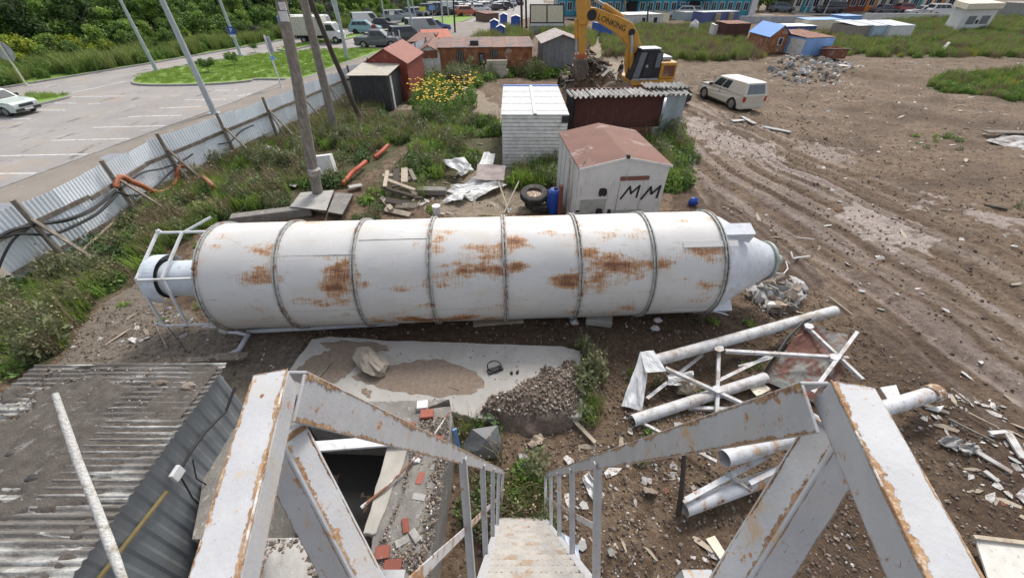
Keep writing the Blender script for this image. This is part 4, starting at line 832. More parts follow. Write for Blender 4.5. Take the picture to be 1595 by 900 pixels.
# side battens leaning left
single('yellow_batten', MB().beam(fr(-.12, .6, 0), fr(-.16, .9, h*1.02), .05, .05), m_woodl, 'upright yellowish batten against the left side of the white hut', 'batten')
single('red_brown_board', MB().box(-.42, -.30, .9, 1.1, 0, h*.55, T=fr), m_brick, 'short brown board standing between batten and hut side', 'board')
# --- white slatted container
fr, wd = hutframe((783, 262), (878, 262)); h = HZ(fr(0, 0, 0), 180); re = G(790, 136, h); dep = (re-fr(0, 0, 0)).dot(fr.v)
wc = thing('white_container', 'white ribbed container with a ridge strip on its roof and blue rear edge', 'container', fr(wd/2, dep/2, 0))
n = 15
for k in range(n):
    z0 = h*k/n; MB().prism([fr(0, 0, z0+.01), fr(0, -.03, z0+.03), fr(0, -.03, z0+h/n-.03), fr(0, 0, z0+h/n-.005), fr(0, .03, z0+h/n-.005), fr(0, .03, z0+.01)], fr.u*wd).build('wall_rib', m_white2, wc)
MB().box(0, .04, .03, dep, 0, h, T=fr).build('side_wall', m_white2, wc); MB().box(wd-.04, wd, .03, dep, 0, h, T=fr).build('side_wall', m_grey, wc); MB().box(.04, wd-.04, dep-.04, dep, 0, h, T=fr).build('back_wall', m_white2, wc)
m_roofw = M('roof_white', (.56, .57, .57), .65, stains=[((.36, .35, .32), 2.5, .52, .72, (1, 3, 1)), (RUST2, 5, .70, .76, None)], rnd=.05)
for i in range(2):
    for k in range(9):
        b0 = dep*k/9; x0 = -.04 if i == 0 else wd*.5+.07; x1 = wd*.5-.07 if i == 0 else wd+.04
        MB().box(x0, x1, b0-(.05 if k == 0 else 0), b0+dep/9-.02, h+.01, h+.05+.01*(k % 2), T=fr).build('roof_strip', m_roofw, wc)
MB().box(wd*.5-.075, wd*.5+.075, -.06, dep, h+.055, h+.10, T=fr).build('ridge_cap', m_roofw, wc)
MB().box(-.05, wd+.05, dep-.02, dep+.18, h-.05, h+.09, T=fr).build('rear_edge', M('tarp_blue', (.05, .17, .55), .5), wc)
MB().box(-.03, .0, -.04, dep*.5, h*.72, h*.80, T=fr).build('latch', m_grey, wc)
MB().box(wd-.28, wd+.02, -.12, -.03, h*.88, h*1.0, T=fr).build('lamp_box', m_black, wc)
# stuff on the ground between: pole, planks
# --- corrugated lean-to
fr, wd = hutframe((888, 228), (1022, 224)); h = HZ(fr(0, 0, 0), 150); dep = 1.7
lt = thing('lean_to_shed', 'open brown walled lean-to shed under a wavy pale slate roof', 'shed', fr(wd/2, dep/2, 0))
for k in range(12): MB().box(wd*k/12, wd*(k+1)/12-.01, .0, .05, 0, h*.36, T=fr).build('wall_board', [m_rusty, m_grey, m_wood, m_rusty, m_roofbrown][k % 5], lt)
MB().box(0, wd, .25, .32, h*.3, h-.02, T=fr).build('brown_wall', M('brown_dark', (.10, .035, .028), .8, stains=[((.16, .08, .06), 3, .55, .75, (3, 1, .3))]), lt)
MB().box(-.05, .08, .0, dep, 0, h, T=fr).build('side_wall', m_dark, lt); MB().box(0, wd, dep-.06, dep, 0, h, T=fr).build('back_wall', m_rusty, lt)
for k in range(3):
    a, b_ = fr(wd+.02, 0, 0), fr(wd+1.35, .55, 0); p_ = a.lerp(b_, k/3); q_ = a.lerp(b_, (k+1)/3)
    MB().corr(p_, q_-p_, (0, 0, h+.03*k), 4, .06, th=.01, seg=4).build('corrugated_side_sheet', M('side_galv', (.44, .50, .55), .5, stains=[((.3, .33, .35), 3, .5, .7, (1, 1, .2))], rnd=.08), lt, smooth=True)
q0 = fr(-.25, -.35, h+.02)
for k in range(6):
    w6 = (wd+1.4)/6; MB().corr(fr(-.25+k*w6, -.30+random.uniform(-.06, .06), h+.02+.02*(k % 2)), fr.u*(w6+.05), fr.v*(1.45 if k < 4 else 1.15)+Vector((0, 0, .0)), 4, .13, th=.02, seg=6, nv=2, jit=.008).build('slate_sheet', m_slatepale, lt, smooth=True)
for k in range(3): MB().corr(fr(wd*.80+k*.75, .45+random.uniform(-.1, .1), h+.20), fr.u*.7+Vector((0, 0, .05)), fr.v*.9+Vector((0, 0, .03)), 3, .13, th=.03, seg=4).build('slate_sheet', m_slatepale, lt, smooth=True)
single('grey_tank', MB().tube([fr(wd+.3, 2.7, .9), fr(wd+1.6, 3.0, .9)], .75, 20), m_galv, 'grey cylindrical tank lying behind the lean-to shed', 'tank', smooth=True)
# --- tyres, barrel and sticks left of the hut
def tyre(c, r, w_, tilt, label, rz=0):
    T = Matrix.Translation(c) @ Matrix.Rotation(rz, 4, 'Z') @ Matrix.Rotation(tilt, 4, 'X'); root = thing('tyre', label, 'tyre', c)
    pr = [(r*.55, -w_*.38), (r*.8, -w_*.5), (r*.96, -w_*.42), (r, -w_*.2), (r, w_*.2), (r*.96, w_*.42), (r*.8, w_*.5), (r*.55, w_*.38), (r*.52, 0)]; n = 36; vs = []
    for (rr, z) in pr: vs += [T @ Vector((rr*math.cos(2*PI*j/n), rr*math.sin(2*PI*j/n), z)) for j in range(n)]
    k = len(pr); MB().add(vs, [(i*n+j, i*n+(j+1) % n, ((i+1) % k)*n+(j+1) % n, ((i+1) % k)*n+j) for i in range(k) for j in range(n)]).build('carcass', m_rubber, root, smooth=True)
    mb = MB()
    for j in range(n):
        a = 2*PI*j/n; c0 = T @ Vector((r*1.01*math.cos(a), r*1.01*math.sin(a), -w_*.35)); c1 = T @ Vector((r*1.01*math.cos(a+.08), r*1.01*math.sin(a+.08), w_*.35)); mb.beam(c0, c1, .05, .02)
    o = mb.build('tread_blocks', m_rubber, root); o['kind'] = 'stuff'; return root
tyre(G(840, 315, .25), .56, .28, R(8), 'worn lorry tyre lying underneath another tyre', R(10)); t2 = tyre(G(832, 303, .58), .54, .28, R(12), 'brown topped lorry tyre lying on top of another tyre', R(-8))
MB().tube([G(832, 303, .58)+Vector((0, 0, -.05)), G(832, 303, .58)+Vector((0, -.0, .06))], .34, 16).build('rim', m_railrust, t2)
bb = thing('blue_barrel', 'blue plastic barrel standing beside the lorry tyres', 'barrel', Gg(863, 330)); b0 = Gg(863, 330)
MB().tube([b0, b0+zu*.1, b0+zu*.5, b0+zu*.9, b0+zu*.98], [.24, .28, .31, .28, .2], 20).build('body', m_blueplast, bb, smooth=True); MB().tube([b0+zu*.98, b0+zu*1.03], .07, 10).build('lid', m_black, bb)
for i, (a, b_, z0, z1, lb) in enumerate((((777, 300), (793, 334), .5, .05, 'pale stick leaning down towards the silo top, left one of a crossed pair'), ((808, 303), (785, 334), .6, .05, 'pale stick crossing another behind the silo'), ((868, 318), (876, 335), .4, .1, 'brown post stub between barrel and white hut'))):
    single('stick', MB().beam(Gg(*a, z0), Gg(*b_, z1), .05, .04), m_woodl, lb, 'stick')
# --- pallet and timber pile
pp = thing('timber_pile', 'pile of broken pallets and charred timber behind the silo', 'timber pile', Gg(624, 325))
specs = [((600, 292), (640, 288), .55, .1), ((600, 300), (648, 296), .5, .12), ((605, 300), (650, 318), .6, .09), ((598, 308), (648, 322), .5, .08), ((603, 322), (640, 328), .3, .16), ((618, 328), (650, 330), .2, .16), ((608, 288), (604, 312), .65, .09), ((622, 285), (620, 310), .65, .16), ((634, 284), (634, 306), .65, .16), ((642, 284), (650, 302), .6, .1), ((596, 314), (612, 334), .2, .1), ((630, 322), (660, 318), .4, .07), ((600, 330), (640, 338), .12, .14)]
for i, (a, b_, z, w_) in enumerate(specs): MB().beam(Gg(*a, z), Gg(*b_, z+random.uniform(-.12, .1)), w_*1.7, .06, up=(random.uniform(-.2, .2), -.3, 1)).build('board', [m_woodl, m_wood, m_woodl, m_poled][i % 4] if i not in (4,) else m_poled, pp)
# --- concrete foundation of the pole, long beam, kerb stones
single('concrete_footing', MB().hexa([Gg(451, 322, -.1), Gg(508, 330, -.1), Gg(520, 296, -.1), Gg(468, 300, -.1)], [G(451, 322, .42), G(508, 328, .42), G(520, 296, .42), G(468, 300, .42)]), m_conc, 'concrete footing block at the base of the wooden pole', 'footing', bevel=.02)
single('concrete_footing', MB().hexa([Gg(510, 330, -.1), Gg(533, 334, -.1), Gg(550, 302, -.1), Gg(522, 300, -.1)], [G(510, 330, .5), G(533, 334, .5), G(550, 302, .5), G(522, 300, .5)]), m_concd, 'darker concrete block adjoining the pole footing', 'footing', bevel=.02)
single('old_concrete_beam', MB().beam(Gg(365, 350, .2), Gg(488, 334, .2), .42, .35), m_concd, 'long mossy concrete beam lying behind the silo left of the pole', 'beam', bevel=.04)
single('concrete_beam', MB().beam(Gg(652, 302, .15), Gg(696, 303, .15), .4, .25), m_concd, 'short concrete beam right of the timber pile', 'beam', bevel=.03)
single('pale_board', MB().beam(Gg(545, 297, .15), Gg(565, 293, .15), .3, .05), m_conc, 'pale flat stone beside the orange pipe end', 'board')
# --- crumpled white sheets
for i, (q4_, lb, nm) in enumerate(((([(694, 300), (735, 315), (790, 297), (740, 290)]), 'large crumpled white sheet metal lying on weeds behind the silo', 'sheet_metal'), ([(690, 265), (705, 280), (740, 290), (725, 268)], 'narrow bent white sheet pointing up from the crumpled metal', 'sheet_metal'), ([(742, 295), (785, 297), (788, 282), (745, 278)], 'pinkish grey slab on top of the crumpled sheets', 'slab'), ([(742, 285), (765, 288), (772, 262), (755, 258)], 'ribbed white sheet standing behind the pinkish slab', 'sheet_metal'), ([(710, 275), (725, 278), (735, 268), (722, 264)], 'small folded white scrap left of the ribbed sheet', 'scrap'), ([(690, 318), (710, 305), (735, 310), (720, 322)], 'ragged white sheet at the front of the scrap heap', 'sheet_metal'))):
    quadsheet(nm, [Gg(*q, .12+(.35 if i in (1, 2, 3) else 0)+(.25 if k > 1 else 0)) for k, q in enumerate(q4_)], M('slab_pink', (.40, .34, .32), .9, bump=.5) if i == 2 else m_white2, None, lb, nm.split('_')[0], amp=[.22, .2, .06, .1, .15, .2][i], seed=20+i)
single('white_bucket', MB().tube([Gg(681, 334, 0), Gg(681, 334, .38)], [.14, .17], 14), m_white, 'small white bucket just behind the silo edge', 'bucket', smooth=True)
# --- white cabinet by the pole, white bag, boards
c0, c1 = Gg(490, 280), Gg(524, 276)
single('white_cabinet', MB().hexa([c0, c1, c1+Vector((0, .35, 0)), c0+Vector((0, .35, 0))], [c0+Vector((0, .25, .95)), c1+Vector((-.15, .25, .95)), c1+Vector((-.15, .6, .9)), c0+Vector((0, .6, .9))]), m_white2, 'leaning white metal cabinet door behind the wooden pole', 'cabinet', bevel=.01)
quadsheet('white_sheet', [Gg(404, 250, .2), Gg(425, 254, .15), Gg(438, 244, .35), Gg(420, 238, .4)], m_white2, None, 'white sheet lying in the green weeds near the fence', 'sheet', amp=.06, seed=31)
quadsheet('flat_board', [Gg(432, 290, .15), Gg(462, 296, .15), Gg(468, 288, .2), Gg(445, 282, .2)], m_conc, None, 'flat pale boards lying in the weeds left of the pole', 'board', amp=.04, seed=32)
# --- orange corrugated pipes on the ground
def hose(name, pts, r, mat, label, cat, rib=True):
    P_ = catmull([Vector(q) for q in pts], 10); rs = [r*(1.08 if (i % 2) else .92) for i in range(len(P_))] if rib else r
    return single(name, MB().tube(P_, rs, 10), mat, label, cat, smooth=not rib)
def catmull(p, n):
    q = [p[0]]+list(p)+[p[-1]]; out = []
    for i in range(1, len(q)-2):
        for k in range(n):
            t = k/n; out.append(.5*((2*q[i])+(q[i+1]-q[i-1])*t+(2*q[i-1]-5*q[i]+4*q[i+1]-q[i+2])*t*t+(3*q[i]-q[i-1]-3*q[i+1]+q[i+2])*t**3))
    return out+[q[-2]]
hose('orange_pipe', [Gg(536, 293, .2), Gg(550, 280, .3), Gg(562, 270, .3), Gg(572, 261, .3)], .10, M('orange_pipe', (.45, .08, .03), .6, stains=[((.25, .14, .08), 4, .5, .7, None)]), 'bright orange plastic pipe lying on the ground beside weeds', 'pipe')
hose('orange_pipe', [Gg(584, 250, .15), Gg(595, 243, .2), Gg(606, 235, .3)], .10, MATS['orange_pipe'], 'shorter orange pipe piece further back near the weeds', 'pipe')
# ================================================================ fence
ft = lambda px, py, z=2.1: G(px, py, z)
FT = [(-60, 352), (92, 292), (225, 221), (400, 160), (555, 100), (640, 70), (690, 50)]
Fp = [Vector((ft(*q).x, ft(*q).y, 0)) for q in FT]
fen = thing('sheet_fence', 'long leaning fence of pale blue sheet metal on old timber rails', 'fence', Fp[1])
def along(pl, s):
    for a, b_ in zip(pl[:-1], pl[1:]):
        L = (b_-a).length
        if s <= L or b_ is pl[-1]: return a+(b_-a)*(s/L), (b_-a).normalized()
        s -= L
FL = sum((b_-a).length for a, b_ in zip(Fp[:-1], Fp[1:])); s = 0; k = 0
while s < FL-.3:
    wd_ = 1.15; a, t = along(Fp, s); b_, _ = along(Fp, min(s+wd_, FL)); lean = Vector((-.10+random.uniform(-.05, .05), 0, 0)); dz = random.uniform(-.05, .05); th_ = 2.1+dz
    rt = Vector((t.y, -t.x, 0))
    up = Vector((0, 0, th_)); sh_ = rt*(.16+random.uniform(-.04, .04)) if 5 < k < 12 else rt*random.uniform(0, .04)
    if s < 40: MB().corr(a+sh_, b_-a+rt*.01, up-sh_, 9, .011, th=.003, seg=4, trap=True).build('fence_sheet', m_fence, fen)
    else: MB().hexa([a, b_-t*.02, b_-t*.02-rt*.03, a-rt*.03], [a+up, b_-t*.02+up, b_-t*.02+up-rt*.03, a+up-rt*.03]).build('fence_sheet', m_fence, fen)
    s += wd_; k += 1
for z, w_ in ((1.45, .14), (.5, .12)):
    s = 0
    while s < min(FL, 48):
        a, t = along(Fp, s); b_, _ = along(Fp, min(s+3.1, FL)); rt = Vector((t.y, -t.x, 0)); MB().beam(a+rt*.13+zu*(z+random.uniform(-.05, .05)), b_+rt*.13+zu*(z+random.uniform(-.05, .05)), .05, w_).build('fence_rail', m_wood, fen); s += 3.05
s = 1.2; i = 0
while s < min(FL, 50):
    a, t = along(Fp, s); rt = Vector((t.y, -t.x, 0)); MB().tube([a+rt*.22, a+rt*.20+zu*2.3], [.085, .07], 8).build('fence_post', m_wood, fen)
    if i % 1 == 0: MB().beam(a+rt*1.35+t*.2, a+rt*.28+zu*1.7, .10, .06).build('fence_brace', m_wood, fen); 
    if i % 2 == 0: MB().beam(a+rt*1.2-t*.3, a+rt*.30+zu*1.5-t*.05, .06, .05).build('fence_brace', m_wood, fen)
    s += 3.05; i += 1
# hoses and cables hung on the fence
def onf(px, py, z=0, off=.30):
    r = ray(px, py); best = None
    for a, b_ in zip(Fp[:-1], Fp[1:]):
        t = (b_-a).normalized(); rt = Vector((t.y, -t.x, 0)); o = a+rt*off; den = r.x*rt.x+r.y*rt.y
        k = (o.x*rt.x+o.y*rt.y)/den; q = Vector((r.x*k, r.y*k, CH+r.z*k)); u = (q-a).dot(t)
        if -.5 <= u <= (b_-a).length+.01 or best is None: best = q
        if 0 <= u <= (b_-a).length: break
    return best
hose('corrugated_hose', [onf(181, 292, 1.0), onf(183, 280, 1.5), onf(192, 276, 1.6), onf(205, 283, 1.35), onf(222, 290, 1.2), onf(238, 298, 1.0), onf(252, 300, .9), onf(266, 293, 1.0), onf(275, 280, 1.2), onf(277, 265, 1.5), onf(282, 257, 1.6)], .10, m_orange, 'orange corrugated hose draped in a wave along the fence', 'hose')
hose('corrugated_hose', [onf(282, 257, 1.6), onf(292, 262, 1.4), onf(310, 272, 1.0), G(326, 284, .75), G(335, 297, .35), Gg(343, 310, .1)], .085, M('hose_brown', (.35, .16, .09), .7), 'brownish hose running down from the fence into the weeds', 'hose')
for i, pts in enumerate(([(-10, 375, .9), (20, 358, 1.1), (60, 350, 1.1), (110, 340, 1.1), (150, 322, 1.2), (180, 297, 1.4)], [(0, 370, .9), (30, 364, .9), (80, 365, .9), (120, 350, 1.0), (155, 330, 1.1), (182, 302, 1.3)], [(5, 365, 1.0), (40, 352, 1.2), (100, 345, 1.0), (140, 330, 1.1), (172, 305, 1.3)], [(183, 300, 1.3), (200, 304, 1.1), (220, 303, 1.1), (240, 293, 1.2), (262, 272, 1.5), (283, 255, 1.7)], [(186, 296, 1.3), (220, 270, 1.5), (255, 262, 1.6), (285, 250, 1.7), (300, 240, 1.6)], [(-10, 440, .3), (5, 400, .6), (22, 372, .9), (45, 355, 1.1)], [(340, 225, 1.7), (360, 220, 1.6), (375, 205, 1.7), (395, 195, 1.9)])):
    P_ = catmull([onf(a, b_, z) for a, b_, z in pts], 6); single('power_cable', MB().tube(P_, .045 if i < 2 else .032, 6), m_cable, ['thick black cable looping low along the near end of the fence', 'second thick black cable hugging the fence bottom line', 'thinner black cable between the two thick ones', 'black cable passing under the orange hose', 'black cable running straight above the orange hose', 'black cable dropping down at the left photo edge', 'thin black cable hung on the fence farther along'][i], 'cable', smooth=True)
# ================================================================ wooden poles
def pole(bx, tx, r0, r1, mat, label, ext=1.0):
    b_ = Gg(*bx, -.2); T_ = PY(tx[0], tx[1], b_.y); T_ = b_+(T_-b_)*ext; root = thing('wooden_pole', label, 'pole', b_)
    pts = [b_.lerp(T_, k/8)+Vector((random.uniform(-.03, .03), random.uniform(-.02, .02), 0))*(0 < k < 8) for k in range(9)]
    MB().tube(pts, [r0+(r1-r0)*k/8 for k in range(9)], 14).build('shaft', mat, root, smooth=True); return root, b_, T_
p1, b_, t_ = pole((497, 314), (437, -5), .21, .155, m_pole, 'thick grey wooden pole standing on the concrete footing', 1.35)
def onp(b_, y): 
    q = PY(0, y, b_.y); return q.z
for (y, s_, x) in ((10, .1, 440), (26, .13, 442)): c = PY(x, y, b_.y-.2); MB().box(-s_, s_, -.02, .02, -s_, s_, T=lambda q: c+q).build('insulator_plate', m_white, p1)
c = PY(490, 268, b_.y-.2); MB().tube([c+Vector((0, 0, -.1)), c+Vector((0, 0, .1))], .24, 12).build('strap', m_ring, p1)
p2, b2, t2_ = pole((523, 209), (472, -5), .23, .19, m_pole, 'grey wooden pole in the middle of the three leaning poles', 1.3)
p3, b3, t3_ = pole((567, 198), (480, -8), .15, .12, m_poled, 'thin dark wooden strut pole leaning most of the three', 1.2)
# ================================================================ huts by the fence
def gable(name, label, A, B, top, dep, ridge, wallm, roofm, cat='hut', ov=.15, axis='v', vdir=None, boards=0, roofth=.04, kind='gable', parts=None):
    fr, wd = hutframe(A, B); 
    if vdir is not None: fr = FR(fr.o, fr.u, Vector(vdir))
    h = HZ(fr(0, 0, 0), top); root = thing(name, label, cat, fr(wd/2, dep/2, 0))
    n = max(1, boards)
    for k in range(n):
        a0 = wd*k/n; a1 = wd*(k+1)/n-(.012 if n > 1 else 0); f = lambda a: h+(ridge*(1-abs(a/wd*2-1)) if (kind == 'gable' and axis == 'v') else 0)
        pts = [fr(a0, 0, 0), fr(a1, 0, 0), fr(a1, 0, f(a1)-.03)]+([fr(wd/2, 0, h+ridge-.03)] if (a0 < wd/2 < a1 and kind == 'gable' and axis == 'v') else [])+[fr(a0, 0, f(a0)-.03)]
        MB().prism(pts, fr.v*.05).build('wall_board' if n > 1 else 'front_wall', wallm, root)
    MB().box(0, .05, .05, dep-.05, 0, h-.03, T=fr).build('side_wall', wallm, root); MB().box(wd-.05, wd, .05, dep-.05, 0, h-.03, T=fr).build('side_wall', wallm, root); MB().box(0, wd, dep-.05, dep, 0, h-.03, T=fr).build('back_wall', wallm, root)
    t = Vector((0, 0, roofth))
    if kind == 'gable' and axis == 'v':
        for e0 in (-ov, wd+ov):
            q = [fr(e0, -ov, h-.03*0-ridge*ov/wd*2), fr(wd/2, -ov, h+ridge), fr(wd/2, dep+ov, h+ridge), fr(e0, dep+ov, h-ridge*ov/wd*2)]; MB().hexa(q, [a+t for a in q]).build('roof_sheet', roofm, root)
    elif kind == 'gable':
        for (b0, b1) in ((-ov, dep/2), (dep+ov, dep/2)):
            m_ = 4
            for k in range(m_):
                x0 = -ov+(wd+2*ov)*k/m_; x1 = -ov+(wd+2*ov)*(k+1)/m_-.015; q = [fr(x0, b0, h-.05), fr(x1, b0, h-.05), fr(x1, b1, h+ridge), fr(x0, b1, h+ridge)]; dz = Vector((0, 0, .006*(k % 2))); MB().hexa([a+dz for a in q], [a+t+dz for a in q]).build('roof_sheet', roofm, root)
        for a in (0, wd-.05): MB().prism([fr(a, 0, h-.03), fr(a, dep, h-.03), fr(a, dep/2, h+ridge-.03)], fr.u*.05).build('gable_wall', wallm, root)
    else: # mono pitch
        m_ = max(1, int(wd/1.2))
        for k in range(m_):
            x0 = -ov+(wd+2*ov)*k/m_; x1 = -ov+(wd+2*ov)*(k+1)/m_-.015; q = [fr(x0, -ov, h), fr(x1, -ov, h), fr(x1, dep+ov, h+ridge), fr(x0, dep+ov, h+ridge)]; dz = Vector((0, 0, .008*(k % 2))); MB().hexa([a+dz for a in q], [a+t+dz for a in q]).build('roof_sheet', roofm, root)
    return root, fr, wd, h
m_tarblack = M('tar_black', (.05, .05, .055), .85, stains=[((.12, .11, .10), 3, .55, .7, (2, 2, .4))]); m_beige = M('beige_roof', (.50, .46, .39), .85, stains=[((.33, .3, .25), 3, .5, .7, None)])
r_, fr_, w_, h_ = gable('black_shed', 'low black shed with a beige flat roof beside the fence', (556, 172), (612, 172), 118, 2.6, .25, m_tarblack, m_beige, kind='mono', boards=5, vdir=(.10, 1, 0))
MB().box(w_+.01, w_+.06, .35, .6, 0, h_*.95, T=fr_).build('white_post', m_white, r_)
gable('red_shed', 'red oxide gabled shed just behind the black shed', (582, 155), (642, 158), 96, 4.6, .8, m_red, m_roofr, kind='gable', vdir=(.06, 1, 0), ov=.12)
r_, fr_, w_, h_ = gable('patched_shed', 'patchwork shed of white doors and rusty sheets behind the red one', (655, 120), (688, 118), 82, 5.5, .5, m_white2, m_roofbrown, kind='gable', boards=6, vdir=(-.05, 1, 0))
MB().box(.1, w_*.9, -.05, -.01, h_*.75, h_+.1, T=fr_).build('rusty_fascia', m_rusty, r_)
gable('brown_shed', 'brown roofed shed behind the patchwork shed near the fence', (640, 100), (672, 98), 66, 6, .4, m_rusty, m_roofbrown, kind='mono', boards=4, vdir=(.08, 1, 0))
gable('orange_roof_shed', 'low shed with an orange red sheet roof by the fence', (665, 92), (705, 90), 60, 5, .5, m_rusty, M('roof_orange', (.45, .12, .06), .7), kind='gable', axis='u')
r_, fr_, w_, h_ = gable('rusty_barrack', 'long rusty orange barrack with barred windows and a door', (688, 117), (828, 115), 75, 3.6, .35, m_rustor, m_roofbrown2, kind='mono', boards=14)
for (a0, a1, c0, c1, bars) in ((.185, .255, .45, .9, 1), (.545, .625, .62, .93, 1), (.42, .48, .3, .80, 0)):
    o = MB().box(w_*a0, w_*a1, -.06, -.01, h_*c0, h_*c1, T=fr_).build('window', m_dark, r_)
    if bars:
        for k in range(4): MB().box(w_*(a0+(a1-a0)*(k+.5)/4)-.02, w_*(a0+(a1-a0)*(k+.5)/4)+.02, -.09, -.062, h_*c0, h_*c1, T=fr_).build('bar', m_grey, o)
    else: MB().box(w_*(a0+.012), w_*(a1-.012), -.07, -.062, h_*(c0+.22), h_*(c1-.05), T=fr_).build('pane', m_glassl, o)
single('chimney_box', MB().box(w_*.33, w_*.42, .5, 1.1, h_+.1, h_+.45, T=fr_), m_tarblack, 'dark box sitting on the rusty barrack roof', 'box')
single('board_stack', MB().box(w_*.47, w_*.72, -1.6, -1.2, 0, .32, T=fr_).box(w_*.46, w_*.73, -1.5, -1.1, .33, .62, T=fr_).box(w_*.48, w_*.71, -1.4, -1.0, .64, .95, T=fr_).box(w_*.50, w_*.72, -1.2, -.8, .97, 1.3, T=fr_), m_beige, 'stack of pale boards in front of the rusty barrack', 'boards')['kind'] = 'stuff'
r_, fr_, w_, h_ = gable('grey_gable_shed', 'grey plank shed with a low brown striped gable roof', (845, 116), (899, 114), 66, 4.6, .55, m_greyplank, m_roofstripe, kind='gable', boards=9, vdir=(-.06, 1, 0), ov=.3)
MB().box(-.0, w_, -.03, -.005, h_*.72, h_*.76, T=fr_).build('cross_board', m_greyplank, r_)
# ================================================================ yellow flowers, white pipe
single('white_pipe', MB().beam(Gg(676, 146, .2), Gg(735, 143, .2), .28, .2), m_white, 'white slab lying behind the yellow flowers', 'slab')
# ================================================================ excavator
YE = 31.5
ex = thing('excavator', 'yellow tracked excavator digging behind the lean-to shed, boom raised and stick down', 'excavator', Vector((11, 31.5, 0)))
def pe(px, py, dy=0): return PY(px, py, YE+dy)
def slab_(nm, pts, y0, y1, mat, par, bev=.03): return MB().prism([pe(a, b_, y0) for a, b_ in pts], (0, y1-y0, 0)).build(nm, mat, par, bevel=bev)
boom = slab_('boom', [(977, 124), (975, 100), (978, 76), (970, 61), (955, 50), (924, 31), (917, 27), (916, 18), (921, 12), (930, 13), (965, 26), (985, 36), (994, 52), (999, 72), (998, 100), (998, 124)], -.35, .35, m_yel, ex, .05)
stick = slab_('stick', [(903, -26), (914, -30), (921, -5), (920, 20), (917, 34), (914, 44), (912, 90), (903, 92), (900, 45), (900, 10)], -.28, .28, m_yel, ex, .05)
slab_('stick_plate', [(899, 0), (919, -6), (921, 22), (916, 38), (901, 40)], -.42, .42, m_yel, ex, .04)
MB().tube([pe(922, 24, -.5), pe(922, 24, .5)], .32, 12).build('boom_pin', m_black, ex); MB().tube([pe(984, 51, -.42), pe(984, 51, .42)], .22, 12).build('boom_pin', m_black, boom)
def cyl(nm, a, b_, r, par, dy=0): 
    A_, B_ = pe(*a, dy), pe(*b_, dy); m = A_.lerp(B_, .55); o = MB().tube([A_, m], r, 10).build(nm, m_yel, par, smooth=True); MB().tube([m, B_], r*.55, 8).build('piston_rod', m_galv, o, smooth=True)
cyl('stick_cylinder', (970, 28), (916, -8), .17, ex, 0); cyl('bucket_cylinder', (898, 30), (898, 84), .15, ex, -.1); cyl('boom_cylinder', (984, 116), (984, 55), .17, ex, -.55); cyl('boom_cylinder', (984, 116), (984, 55), .17, ex, .55)
slab_('linkage', [(897, 86), (914, 84), (916, 92), (908, 98), (898, 94)], -.4, .4, m_orange, ex)
slab_('bucket', [(897, 95), (914, 92), (918, 108), (912, 124), (900, 128), (896, 112)], -.7, .7, M('bucket_steel', (.10, .085, .07), .7, stains=[((.25, .18, .12), 4, .5, .65, None)]), ex, .08)
# superstructure: origin near tracks
e0 = pe(1020, 128); e0.z = gh(e0.x, e0.y)+.1
EF = FR(Vector((pe(985, 128).x, YE-1.2, 0.)), (1, .12, 0))
zb = EF.o.z
for b0 in (-.5, 2.4):
    mb = MB().prism([EF(a, b0, c) for a, c in ((-.9, .25), (-.6, .0), (3.6, .0), (4.1, .25), (4.1, .75), (3.7, 1.05), (-.5, 1.05), (-.9, .75))], EF.v*.65); tr = mb.build('track', m_rubber, ex, bevel=.03)
    for k in range(14): MB().box(-.7+k*.34, -.45+k*.34, b0-.03, b0+.68, 1.05, 1.10, T=EF).build('track_shoe', m_rubber, tr)
MB().box(.2, 3.0, .15, 2.4, .55, 1.25, T=EF).build('undercarriage', m_black, ex)
zc = HZ(Vector((0, YE-1., 0)), 124); zt = HZ(Vector((0, YE-1., 0)), 80)
x_ = lambda px: PY(px, 105, YE-1.2).x-EF.o.x
MB().box(x_(985), x_(1056), -.1, 2.6, zc-.35, zc, T=EF).build('deck', m_yel, ex, bevel=.05)
H3 = zt-zc
eng = MB().box(x_(1030), x_(1058), -.05, 2.6, zc, zc+H3*.62, T=EF).box(x_(1008), x_(1030), 1.2, 2.6, zc, zc+H3*.5, T=EF).build('engine_house', m_yel, ex, bevel=.12)
MB().box(x_(1034), x_(1050), .3, 1.6, zc+H3*.63, zc+H3*.78, T=EF).build('engine_cover', m_galv, ex, bevel=.06)
MB().box(x_(1036), x_(1054), -.09, -.055, zc+H3*.12, zc+H3*.5, T=EF).build('decal_stripe', m_roofbrown, eng)
cabm = MB().prism([EF(x_(984), -.15, zc), EF(x_(1029), -.15, zc), EF(x_(1030), -.15, zc+H3*.95), EF(x_(1020), -.15, zc+H3*1.08), EF(x_(997), -.15, zc+H3*1.06), EF(x_(990), -.15, zc+H3*.75)], EF.v*1.2).build('cab', m_black, ex, bevel=.06)
fm = lambda u0, u1, z0, z1, y=-.19: [EF(x_(u0[0]), y, zc+H3*z0), EF(x_(u1[0]), y, zc+H3*z0), EF(x_(u1[1]), y, zc+H3*z1), EF(x_(u0[1]), y, zc+H3*z1)]
MB().prism(fm((986, 994), (996, 1003), .1, .98), EF.v*.03).build('front_glass', m_glassl, cabm); MB().prism(fm((1001, 1006), (1014, 1016), .15, .95), EF.v*.03).build('door_glass', m_glass, cabm)
MB().prism(fm((1019, 1020), (1027, 1027), .45, .95), EF.v*.03).build('rear_glass', m_glassl, cabm); MB().prism(fm((984, 986), (1028, 1028), .0, .07), EF.v*.03).build('sill', m_grey, cabm)
MB().box(x_(994), x_(1026), -.1, 1.0, zc+H3*1.06, zc+H3*1.11, T=EF).build('cab_roof', m_galv, ex, bevel=.04)
